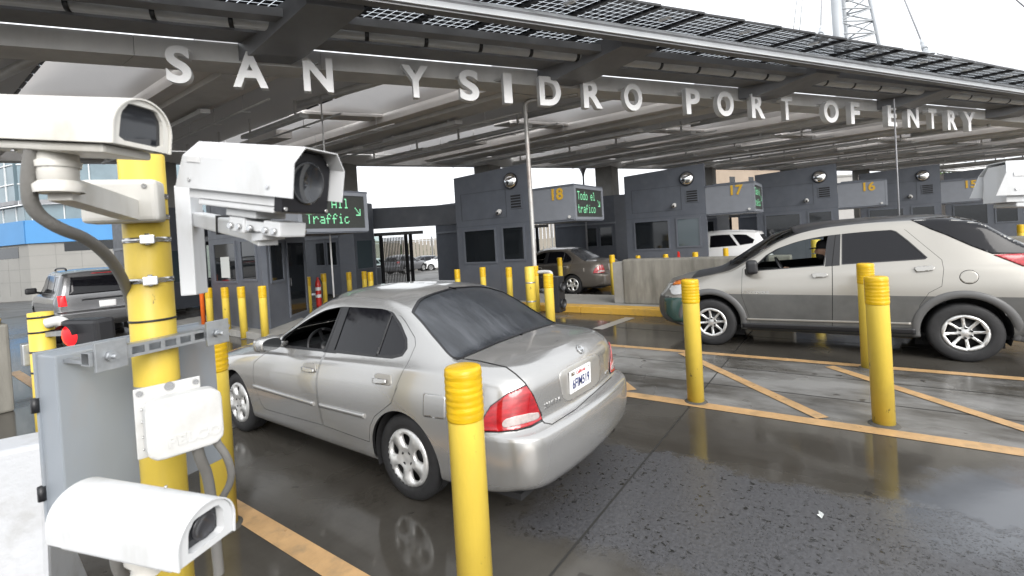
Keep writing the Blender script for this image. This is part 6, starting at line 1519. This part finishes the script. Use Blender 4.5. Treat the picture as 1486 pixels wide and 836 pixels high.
def strut(z, name, label):
    r = empty(name, (A.x, A.y, z), world=True); tag(r, label, 'strut', None)
    q0 = Vector((P1.x, P1.y, 0))-t*0; off = (q0-A).dot(nb)-PR-.025
    def u_at(px): d = ray(px, 500); o_ = A+nb*off; k_ = (o_-CAM).dot(nb)/d.dot(nb); return (CAM+d*k_-A).dot(t)
    x0, x1 = u_at(122), u_at(330)
    M = rot_to(t, nb, (0, 0, 1), A+Vector((0, 0, z)))
    mb = MB(); mb.box((x0, off+.022, -.022), (x1, off+.026, .022), M); mb.box((x0, off-.018, .018), (x1, off+.021, .022), M); mb.box((x0, off-.018, -.022), (x1, off+.021, -.018), M)
    # front web with slots
    n = 9; w = (x1-x0)/n
    for i in range(n):
        a0 = x0+i*w; mb.box((a0, off-.022, -.022), (a0+w*.28, off-.018, .022), M)
        mb.box((a0+w*.28, off-.022, .012), (a0+w, off-.018, .022), M); mb.box((a0+w*.28, off-.022, -.022), (a0+w, off-.018, -.012), M)
    mb.build('channel', M_galv, r)
    for x in (u_at(150), u_at(308)):
        mb = MB(); mb.box((x-.04, off-.034, -.045), (x+.05, off-.024, .05), M, bevel=.002); mb.cyl(M @ Vector((x, off-.034, 0)), M @ Vector((x, off-.075, 0)), .008, 10); mb.cyl(M @ Vector((x, off-.034, 0)), M @ Vector((x, off-.05, 0)), .017, 6)
        mb.box((x-.015, off+.03, -.03), (x+.015, -.002, -.018), M); mb.build('clamp_plate', M_galv, r)
zs = at_depth(232, 500, PD-PR-.02).z
strut(zs, 'strut_channel', 'slotted galvanised strut across the front of the camera post above the cabinet')
# second post behind, and the small label on it
q = at_z(321, 765); top = at_depth(308, 486, (q-CAM).dot(CF)).z
o2 = bollard(q.x, q.y, top, .10, 'yellow bollard behind the right edge of the grey cabinet')
mb = MB(); d = (CAM-q); d.z = 0; d.normalize(); tt = Vector((0, 0, 1)).cross(d); mb.box((-.03, -.045, -.002), (.03, .045, .002), rot_to(tt, (0, 0, 1), d, Vector((0, 0, top-.05))+d*.104+tt*.05)); mb.build('small_plate', M_galv, o2)
# white jersey barrier
pz = at_z(150, 830); bx = .30
mb = MB(); M = rot_to((0, 1, 0), (-1, 0, 0), (0, 0, 1), (.50, 3.35, 0))
prof = [(-.36, 0), (-.36, .08), (-.20, .33), (-.12, 1.0), (.12, 1.0), (.20, .33), (.36, .08), (.36, 0)]
R = rot_to((1, 0, 0), (0, 0, 1), (0, 1, 0)); mb.prism(prof, 0, 2.6, Matrix.Translation((.50, 3.15, 0)) @ Matrix.Rotation(1.15, 4, 'Z') @ R, bevel=.02)
tag(mb.build('jersey_barrier', mat('white_barrier_paint', (.45, .46, .48), .5, var=.06, vscale=3, dirt=(.25, .24, .22), dirt_amt=.5, dirt_scale=5, bump=.25, bscale=40)), 'white painted jersey barrier at the bottom left behind the cabinet', 'barrier')
# block and small signal post at the left
p = at_z(22, 596); mb = MB(); mb.box((p.x-1.2, p.y, 0), (p.x, p.y+.5, 1.12), bevel=.03); tag(mb.build('concrete_block', M_concblk), 'dark stained concrete block at the left edge', 'barrier')
mb = MB(); mb.lathe([(0, 0), (.28, 0), (.29, .06), (.26, .08), (.26, .34), (.28, .36), (.27, .40), (0, .40)], (p.x-.32, p.y+.25, 1.12), seg=24); tag(mb.build('yellow_drum', M_yel), 'yellow drum standing on the dark concrete block', 'drum')
cone((p.x-.02, p.y+2.6, 0), 1.0, 'red and white cone near the left edge')
q = at_depth(62, 500, 4.1); r = empty('signal_post', (q.x, q.y, 0), world=True); tag(r, 'short yellow post left of the cabinet, bound with black straps', 'post')
zt_ = at_depth(60, 453, 4.1).z; mb = MB(); mb.lathe([(0, 0), (.085, 0), (.085, zt_), (0, zt_+.006)], (q.x, q.y, 0), seg=28); mb.build('post_tube', M_yel, r)
[MB().lathe([(.087, -.008), (.089, -.008), (.089, .008), (.087, .008)], (q.x, q.y, zt_-k), seg=28).build('black_strap', M_black, r) for k in (.04, .17, .34, .52)]
mb = MB(); e_ = q-CR*.13; mb.box((e_.x-.045, e_.y-.05, zt_-.46), (e_.x+.045, e_.y+.05, zt_-.27), bevel=.01); mb.build('grey_box', M_galv, r)
mb = MB(); mb.tube([(q.x+.02, q.y-.08, zt_-.10), (q.x+.10, q.y-.13, zt_-.08), (q.x+.14, q.y-.14, zt_-.14)], .045, 14, 2); mb.build('white_pipe', M_whitepl, r)
sg = at_depth(108, 484, 3.9); rs = empty('lane_signal', sg, world=True); tag(rs, 'tilted black traffic signal with its red lamp lit, left of the camera post', 'traffic signal')
td = (-CF*.95-CR*.22+Vector((0, 0, -.05))).normalized(); ux = Vector((0, 0, 1)).cross(td).normalized(); uz = td.cross(ux); SM = rot_to(ux, uz, td, sg)
mb = MB(); mb.box((-.16, -.11, -.16), (.24, .11, .0), SM, bevel=.03); mb.build('signal_head', M_black, rs)
mb = MB(); mb.bar(SM @ Vector((.1, 0, -.08)), Vector((q.x, q.y, sg.z-.02)), .05, .04); mb.build('bracket', M_galv, rs)
mb = MB(); mb.lathe([(0, .02), (.05, .016), (.085, .004), (.09, 0)], SM @ Vector((-.06, -.02, 0)), td, 24); mb.build('red_lamp', M_red, rs)
mb = MB(); n = 12; vs = []
for i in range(n+1):
    a = PI*(.05+.75*i/n); vs += [SM @ Vector((-.06+.10*math.cos(a), -.02+.10*math.sin(a), 0)), SM @ Vector((-.06+.105*math.cos(a), -.02+.10*math.sin(a), .05))]
mb._add(vs, [(2*i, 2*i+2, 2*i+3, 2*i+1) for i in range(n)], True); mb.build('lamp_visor', M_black, rs)
# camera at the right edge, on a pole outside the picture
r4, M4 = sheet_housing('surveillance_camera', 'white surveillance camera cut by the right edge of the photo', at_depth(1424, 292, 1.80)+(CR*.93-CF*.36)*.40, math.atan2(CR.y*.93-CF.y*.36, CR.x*.93-CF.x*.36), -.06)
a = M4 @ Vector((-.15, 0, -.09)); b = at_depth(1760, 330, 1.75); mb = MB(); mb.bar(a, b, .06, .06, bevel=.004); mb.build('bracket_arm', M_white, r4)
mb = MB(); mb.lathe([(0, 0), (.09, 0), (.09, 2.3), (0, 2.31)], (b.x, b.y, 0), seg=24); tag(mb.build('camera_post', M_yel), 'yellow post just outside the right edge carrying the cut-off camera', 'post')

# ================================================================== vehicles in place
root, _ = sedan(SED, paint_silver, 'silver_sedan'); tag(root, 'silver four-door sedan waiting in the nearest lane, seen from behind', 'car')
br_paint = paint_mat('brown_grey_paint', (.15, .135, .118))
c = copy_tree(root, (13.35, 6.75, 0), 'dark brown-grey sedan stopped beside booth 18'); recolor(c, paint_silver, br_paint); c.name = 'dark_sedan'
for ch in list(c.children):
    if ch.name.startswith(('license_plate', 'badge')): pass
    recolor(ch, paint_silver, br_paint)
tag(suv(), 'tan and grey two-tone crossover in the next lane, driver window open', 'car')
tag(driver(), 'bearded driver in a black cap at the wheel of the tan crossover', 'person')
jl_, jr_ = ray(73, 455), ray(222, 448); yj = 1.86/(jr_.x/jr_.y-jl_.x/jl_.y); xj = jl_.x/jl_.y*yj+.93
tag(simple_car('silver_wagon', (xj+.12, yj+.9, .06), paint_mat('wagon_silver', (.17, .17, .175), .75, .25), jeep_d), 'silver boxy off-roader with lit brake lights, left of the camera post', 'car')
w_paint = paint_mat('white_paint', (.78, .78, .78), 0, .3, .12)
yc = at_x(1116, 365, 18.2).y
wc = simple_car('white_crossover', (18.35, yc+.85, 0), w_paint, cross_d); tag(wc, 'white crossover beside booth 17, seen behind the tan crossover bonnet', 'car')
def drop(p): t = -p[0]*UY+p[1]*UX; return -max(0.0, min(3.0, (t-26)*.042))
def far(px, depth, root, yaw, label, paint=None, first=False, old=None, cat='car'):
    p = at_depth(px, 370, depth); z = drop(p); c = root if first else copy_tree(root)
    c.location = (p.x, p.y, z); c.rotation_euler = (0, 0, yaw); c['label'] = label; c['category'] = cat; c['group'] = 'vehicles parked beyond the booths'
    if paint:
        recolor(c, old, paint)
        for ch in c.children: recolor(ch, old, paint)
    return c
d_paint = paint_mat('dark_blue_paint', (.03, .035, .045)); g_paint = paint_mat('grey_paint', (.16, .16, .17)); t_paint = paint_mat('pale_paint', (.42, .43, .44))
van = simple_car('white_van', (30, 30, 0), w_paint, van_d); far(458, 40, van, .3, 'white van far off, seen past the All Traffic booth', first=True, cat='van')
far(622, 52, wc, 2.9, 'dark parked car far off in the gap left of booth 18', d_paint, old=w_paint)
far(655, 50, wc, 2.7, 'white parked car far off, cut by the left wall of booth 18')
far(575, 40, wc, .2, 'dark grey car seen behind the open steel gate', g_paint, old=w_paint)
far(545, 46, wc, 3.0, 'pale car behind the second row booth by the gate', t_paint, old=w_paint)
far(846, 44, wc, 2.8, 'pale parked car far off above the brown sedan roof', t_paint, old=w_paint)

# ================================================================== beyond the plaza
bpy.data.objects.remove(bpy.data.objects['ground'])
mb = MB(); n = Vector((-UY, UX)); tt = Vector((UX, UY)); ts = [-900, -60, -20, 0, 20, 26, 30, 40, 60, 97.4, 200, 1400]
for a, b in zip(ts[:-1], ts[1:]):
    za, zb_ = (-max(0, min(3.0, (q-26)*.042)) for q in (a, b)); vs = []
    for q, z in ((a, za), (b, zb_)):
        for s in ((-900, 900) if q == a else (900, -900)): vs.append(Vector((n.x*q+tt.x*s, n.y*q+tt.y*s, z)))
    mb.quad(*vs)
bmesh.ops.remove_doubles(mb.bm, verts=mb.bm.verts[:], dist=.001); bmesh.ops.recalc_face_normals(mb.bm, faces=mb.bm.faces[:])
if mb.bm.faces[:][0].normal.z < 0: bmesh.ops.reverse_faces(mb.bm, faces=mb.bm.faces[:])
g = mb.build('ground', bpy.data.materials['wet_concrete']); g['kind'] = 'structure'
def V2(p): return Vector((p.x, p.y, 0))
# glass office building with a blue band at the left
rb = empty('office_building', V2(at_depth(43, 380, 46)), world=True); tag(rb, 'modern glass office building with a bright blue band behind the off-roader', 'building')
Bc = V2(at_depth(43, 380, 46)); Ac = V2(at_depth(-260, 380, 70)); Cc = V2(at_depth(330, 380, 50))
M_bgl = mat('curtain_wall_glass', (.17, .23, .26), .08, .2, spec=.9, var=.25, vscale=.25); M_blue = mat('blue_panel', (.07, .23, .47), .45, var=.05, vscale=.4); M_tan = mat('pale_grey_panel', (.25, .245, .23), .6, var=.06, vscale=.4); M_mul = mat('white_mullion', (.66, .68, .69), .4)
def face(mb, a, b, z0, z1, d=.0, th=.3):
    t = (b-a).normalized(); nrm_ = Vector((t.y, -t.x, 0)); M = rot_to(t, -nrm_, (0, 0, 1), a+nrm_*d); mb.box((0, 0, z0), ((b-a).length, th, z1), M)
for nm, m_, z0, z1, d in (('wall', M_tan, -3, 4.25, 0), ('blue_band', M_blue, 4.25, 6.55, .25), ('glass_wall', M_bgl, 6.55, 8.1, .1), ('soffit', M_steel, 8.1, 8.5, .8), ('glass_wall', M_bgl, 8.5, 24, .7)):
    mb = MB(); face(mb, Ac, Bc, z0, z1, d); face(mb, Bc, Cc, z0, z1, d); mb.build(nm, m_, rb)
mb = MB()
for a, b in ((Ac, Bc), (Bc, Cc)):
    t = (b-a).normalized(); nrm_ = Vector((t.y, -t.x, 0)); L_ = (b-a).length
    for z in (10.1, 12.0, 13.9, 15.8): mb.bar(a+nrm_*.75+Vector((0, 0, z)), b+nrm_*.75+Vector((0, 0, z)), .1, .1)
    for u in np.arange(.6, L_, 2.7): mb.bar(a+t*u+nrm_*.75+Vector((0, 0, 8.5)), a+t*u+nrm_*.75+Vector((0, 0, 24)), .08, .1, up=nrm_); mb.bar(a+t*u+nrm_*.12+Vector((0, 0, 6.55)), a+t*u+nrm_*.12+Vector((0, 0, 8.1)), .08, .1, up=nrm_)
mb.build('mullion', M_mul, rb)
mb = MB(); t = (Cc-Bc).normalized(); nrm_ = Vector((t.y, -t.x, 0)); face(mb, Bc+t*3, Cc, 3.3, 4.15, .03, .05); t = (Bc-Ac).normalized(); face(mb, Bc-t*6, Bc-t*2, 2.9, 4.0, .03, .05); mb.build('strip_window', M_wglass, rb)
mb = MB()
for a, b in ((Ac, Bc), (Bc, Cc)):
    for z in (.4, 1.7, 3.0): face(mb, a, b, z, z+.03, .012, .02)
    t = (b-a).normalized()
    for u in np.arange(2.2, (b-a).length, 2.2): face(mb, a+t*u, a+t*(u+.03), -1, 4.2, .014, .02)
mb.build('panel_joint', mat('joint_grey', (.2, .2, .19), .7), rb)
# perimeter fence, pale hill, tan block, trees
def fence(a, b, h, label, m_):
    r = empty('perimeter_fence', a, world=True); tag(r, label, 'fence'); d = b-a; L_ = d.length; d.normalize(); k = max(2, int(L_/3))
    za, zb2 = drop(a), drop(b)
    mb = MB()
    for i in range(k*6+1): p = a+d*(L_*i/(k*6)); z = za+(zb2-za)*i/(k*6); mb.bar(p+Vector((0, 0, z)), p+Vector((0, 0, z+h)), .44, .04, up=d.cross(Vector((0, 0, 1))))
    mb.build('slat_panel', m_, r)
    mb = MB()
    for i in range(k+1): p = a+d*(L_*i/k); z = za+(zb2-za)*i/k; mb.bar(p+Vector((0, 0, z)), p+Vector((0, 0, z+h+.3)), .14, .14, up=(1, 0, 0))
    for q in (.3, h-.2): mb.bar(a+Vector((0, 0, za+q)), b+Vector((0, 0, zb2+q)), .06, .08)
    mb.build('fence_post', M_galv, r)
M_tanf = mat('tan_fence_slat', (.24, .215, .18), .6, var=.1, vscale=.5)
fence(V2(at_depth(430, 380, 62)), V2(at_depth(690, 370, 66)), 4.2, 'tall tan slatted fence far off, seen left of booth 18', M_tanf)
fence(V2(at_depth(770, 370, 58)), V2(at_depth(1010, 350, 72)), 5.0, 'tall tan slatted fence far off behind the brown sedan', M_tanf)
rb = empty('tan_building', V2(at_depth(1040, 350, 75)), world=True); tag(rb, 'tan flat-roofed building showing above booth 17', 'building')
a, b = V2(at_depth(1040, 350, 75)), V2(at_depth(1150, 340, 85)); mb = MB(); face(mb, a, b, -4, 11.4, 0, 12); mb.build('wall', mat('tan_stucco', (.33, .265, .205), .8, var=.08, vscale=.5), rb)
mb = MB(); face(mb, a, b, 11.4, 11.9, .3, 12.5); mb.build('parapet', mat('pale_trim', (.55, .5, .44), .7), rb); mb = MB(); t = (b-a).normalized()
for u in (4, 9, 14, 19): face(mb, a+t*u, a+t*(u+1.4), 8.6, 10, .02, .05)
mb.build('window', M_wglass, rb)
rb = empty('pale_building', V2(at_depth(1190, 330, 95)), world=True); tag(rb, 'pale building glimpsed under the canopy right of the tan one', 'building'); a, b = V2(at_depth(1190, 330, 95)), V2(at_depth(1350, 330, 95)); mb = MB(); face(mb, a, b, -4, 10.5, 0, 10); mb.build('wall', mat('pale_stucco', (.36, .35, .335), .8, var=.06, vscale=.4), rb); mb = MB(); face(mb, a, b, 10.5, 10.9, .2, 10.4); mb.build('parapet', M_tan, rb)
def tree(p, h, rad, label, seed):
    r_ = np.random.default_rng(seed); rt = empty('tree', p, world=True); tag(rt, label, 'tree', 'trees beyond the plaza'); z0 = drop(p); base = Vector((p.x, p.y, z0))
    mb = MB(); mb.cyl(base, base+Vector((.2, 0, h*.5)), h*.03, 8, h*.016)
    for k in range(6): a_ = 2*PI*k/6+.3; s_ = base+Vector((.1, 0, h*(.3+.04*k))); mb.cyl(s_, s_+Vector((math.cos(a_)*rad*.7, math.sin(a_)*rad*.7, h*.28)), h*.011, 6, h*.004)
    mb.build('trunk', mat('bark', (.10, .075, .055), .9, var=.2, vscale=4), rt)
    mb = MB(); cl = [(r_.normal(0, .45, 3)*np.array([rad, rad, h*.22])+np.array([0, 0, h*.66])) for _ in range(26)]
    for c_ in cl:
        rr = rad*r_.uniform(.18, .38)
        for _ in range(150):
            v = r_.normal(0, 1, 3); v = v/np.linalg.norm(v)*rr*r_.uniform(.5, 1)**.5; q = base+Vector(c_+v*np.array([1, 1, .8])); s_ = rad*r_.uniform(.03, .06); a_ = Vector(r_.normal(0, 1, 3)).normalized(); b_ = a_.orthogonal().normalized(); c2 = a_.cross(b_)
            mb.quad(q-b_*s_, q+c2*s_*.6, q+b_*s_, q-c2*s_*.6)
    mb.build('crown', mat('leaf_%d' % (seed % 2), [(.055, .10, .030), (.075, .115, .04)][seed % 2], .6, var=.4, vscale=.7), rt)
for i, (px, d, h, rad, lab) in enumerate(((1395, 60, 9.2, 3.4, 'leafy green tree showing under the canopy beside booth 15'), (1432, 66, 9.5, 3.6, 'rounder green tree right of the first, above booth 15'), (1370, 72, 9.0, 3.2, 'green tree showing left of the two by booth 15'), (448, 75, 6.0, 3.0, 'low green tree beyond the white van'), (462, 80, 5.5, 3.4, 'bushy tree just right of the tree beyond the white van'), (600, 90, 5.2, 4, 'distant tree behind the tan fence left of booth 18'))): tree(V2(at_depth(px, 360, d)), h, rad, lab, 11+i)
mb = MB(); nx_, ny_ = 60, 14; V = []
for i in range(nx_+1):
    for j in range(ny_+1):
        ang = -.2+1.9*i/nx_; R_ = 240+j*40; hh = (10+9*math.sin(ang*5.1)+5*math.sin(ang*11.3+1))*math.sin(min(1, j/6)*PI/2)
        V.append(Vector((R_*math.sin(ang), R_*math.cos(ang), -3.2+max(0, hh))))
mb._add(V, [(i*(ny_+1)+j, i*(ny_+1)+j+1, (i+1)*(ny_+1)+j+1, (i+1)*(ny_+1)+j) for i in range(nx_) for j in range(ny_)], True); tag(mb.build('hill', mat('hazy_hillside', (.22, .21, .17), .9, var=.3, vscale=.05)), kind='structure')  # far haze is put into the hill's pale colour
# mast with stays above the canopy
rm_ = empty('lattice_mast', V2(at_depth(1240, 320, 48)), world=True); tag(rm_, 'white lattice mast rising above the canopy at the top right', 'mast')
zt2, zb3 = 34, 5
a0, a1 = at_depth(1217, 60, 48), at_depth(1209, -60, 48); b0, b1 = at_depth(1277, 66, 48), at_depth(1250, -60, 48)
def ext(p, q, z): return p+(q-p)*((z-p.z)/(q.z-p.z))
a0e, b0e = ext(a0, a1, 8), ext(b0, b1, 8)
back = CF*2.6; back.z = 0; back.normalize(); back *= 2.5
c0e, c1 = (a0e+b0e)/2+back, (a1+b1)/2+back*.4
mb = MB()
mb.cyl(a0e, a1, .50, 14, .46); mb.cyl(b0e, b1, .24, 12, .2); mb.cyl(c0e, c1, .2, 10, .18); mb.build('mast_leg', mat('white_steel', (.40, .42, .44), .4, var=.05, vscale=.5), rm_)
mb = MB(); N_ = 16
for i in range(N_):
    for (p0, p1), (q0, q1) in (((a0e, a1), (b0e, b1)), ((b0e, b1), (c0e, c1))):
        u, v = i/N_, (i+1)/N_; P, Q = p0.lerp(p1, u), q0.lerp(q1, u); P2, Q2 = p0.lerp(p1, v), q0.lerp(q1, v); mb.cyl(P, Q, .09, 6); mb.cyl(P if i % 2 else Q, Q2 if i % 2 else P2, .08, 6)
mb.build('lattice', MATS['white_steel'], rm_)
def stay(pts, r_, label, fit_at=None):
    ro = empty('stay_cable', pts[0], world=True); tag(ro, label, 'cable', 'stay cables above the canopy'); mb = MB(); mb.tube(pts, r_, 8); mb.build('cable', M_steel, ro)
    if fit_at is not None:
        d = (pts[0]-pts[-1]).normalized(); e = pts[-1]; mb = MB(); mb.cyl(e, e+d*.25, .10, 12, .05); mb.cyl(e+d*.25, e+d*.6, .085, 12, .07); mb.cyl(e+d*.6, e+d*1.0, .07, 12, .03); mb.lathe([(.22, -.1), (.2, .0), (.1, .05), (0, .06)], e, (0, 0, 1), 14); mb.build('socket', MATS['white_steel'], ro)
kd = 15
stay([at_depth(1193, -60, kd+6), at_depth(1191, 54, kd)], .022, 'near vertical stay cable ending in a white socket left of the mast', 1)
stay([at_depth(1290, -55, kd+6), at_depth(1344, 76, kd)], .028, 'slanting stay cable ending in a white socket right of the mast', 1)
stay([at_depth(1360, 78, kd+.3), at_depth(1500, 106, kd+6)], .022, 'stay cable running low over the solar panels at the right')
stay([at_depth(1161, -40, 40), at_depth(1151, 46, 40)], .03, 'thin distant stay cable, left one of the pair'); stay([at_depth(1168, -40, 40), at_depth(1160, 48, 40)], .03, 'thin distant stay cable, right one of the pair')
stay([at_depth(1440, -30, 18), at_depth(1510, 30, 18)], .025, 'stay cable cutting the top right corner')

# ================================================================== light
w = bpy.data.worlds.new('World'); scene.world = w; w.use_nodes = True; nt = w.node_tree; bg = nt.nodes['Background']
sky = nt.nodes.new('ShaderNodeTexSky'); sky.sky_type = 'NISHITA'; sky.sun_disc = False; sky.sun_elevation = math.radians(30); sky.sun_rotation = math.radians(212); sky.air_density = 1.6; sky.dust_density = 5.0; sky.ozone_density = 1
hs = nt.nodes.new('ShaderNodeHueSaturation'); hs.inputs['Saturation'].default_value = .12; nt.links.new(sky.outputs['Color'], hs.inputs['Color'])
mx = nt.nodes.new('ShaderNodeMix'); mx.data_type = 'RGBA'; mx.inputs['Factor'].default_value = .6; mx.inputs['B'].default_value = (8.2, 8.5, 8.9, 1); nt.links.new(hs.outputs['Color'], mx.inputs['A']); nt.links.new(mx.outputs['Result'], bg.inputs['Color']); bg.inputs['Strength'].default_value = .13
sl = bpy.data.lights.new('sun', 'SUN'); sl.energy = 1.3; sl.angle = math.radians(40); sl.color = (1, .97, .93); so = bpy.data.objects.new('sun', sl); col.objects.link(so)
az = math.radians(212); el = math.radians(30); sd = Vector((math.sin(az)*math.cos(el), math.cos(az)*math.cos(el), math.sin(el))); so.rotation_euler = sd.to_track_quat('Z', 'Y').to_euler()
vs_ = scene.view_settings; vs_.view_transform = 'Standard'; vs_.look = 'None'; vs_.gamma = 1; vs_.use_curve_mapping = False; vs_.exposure = .95
cy = scene.cycles; cy.max_bounces = 6; cy.diffuse_bounces = 4; cy.glossy_bounces = 3; cy.transmission_bounces = 4; cy.transparent_max_bounces = 12; cy.use_denoising = True; cy.sample_clamp_indirect = 6; cy.caustics_reflective = False; cy.caustics_refractive = False
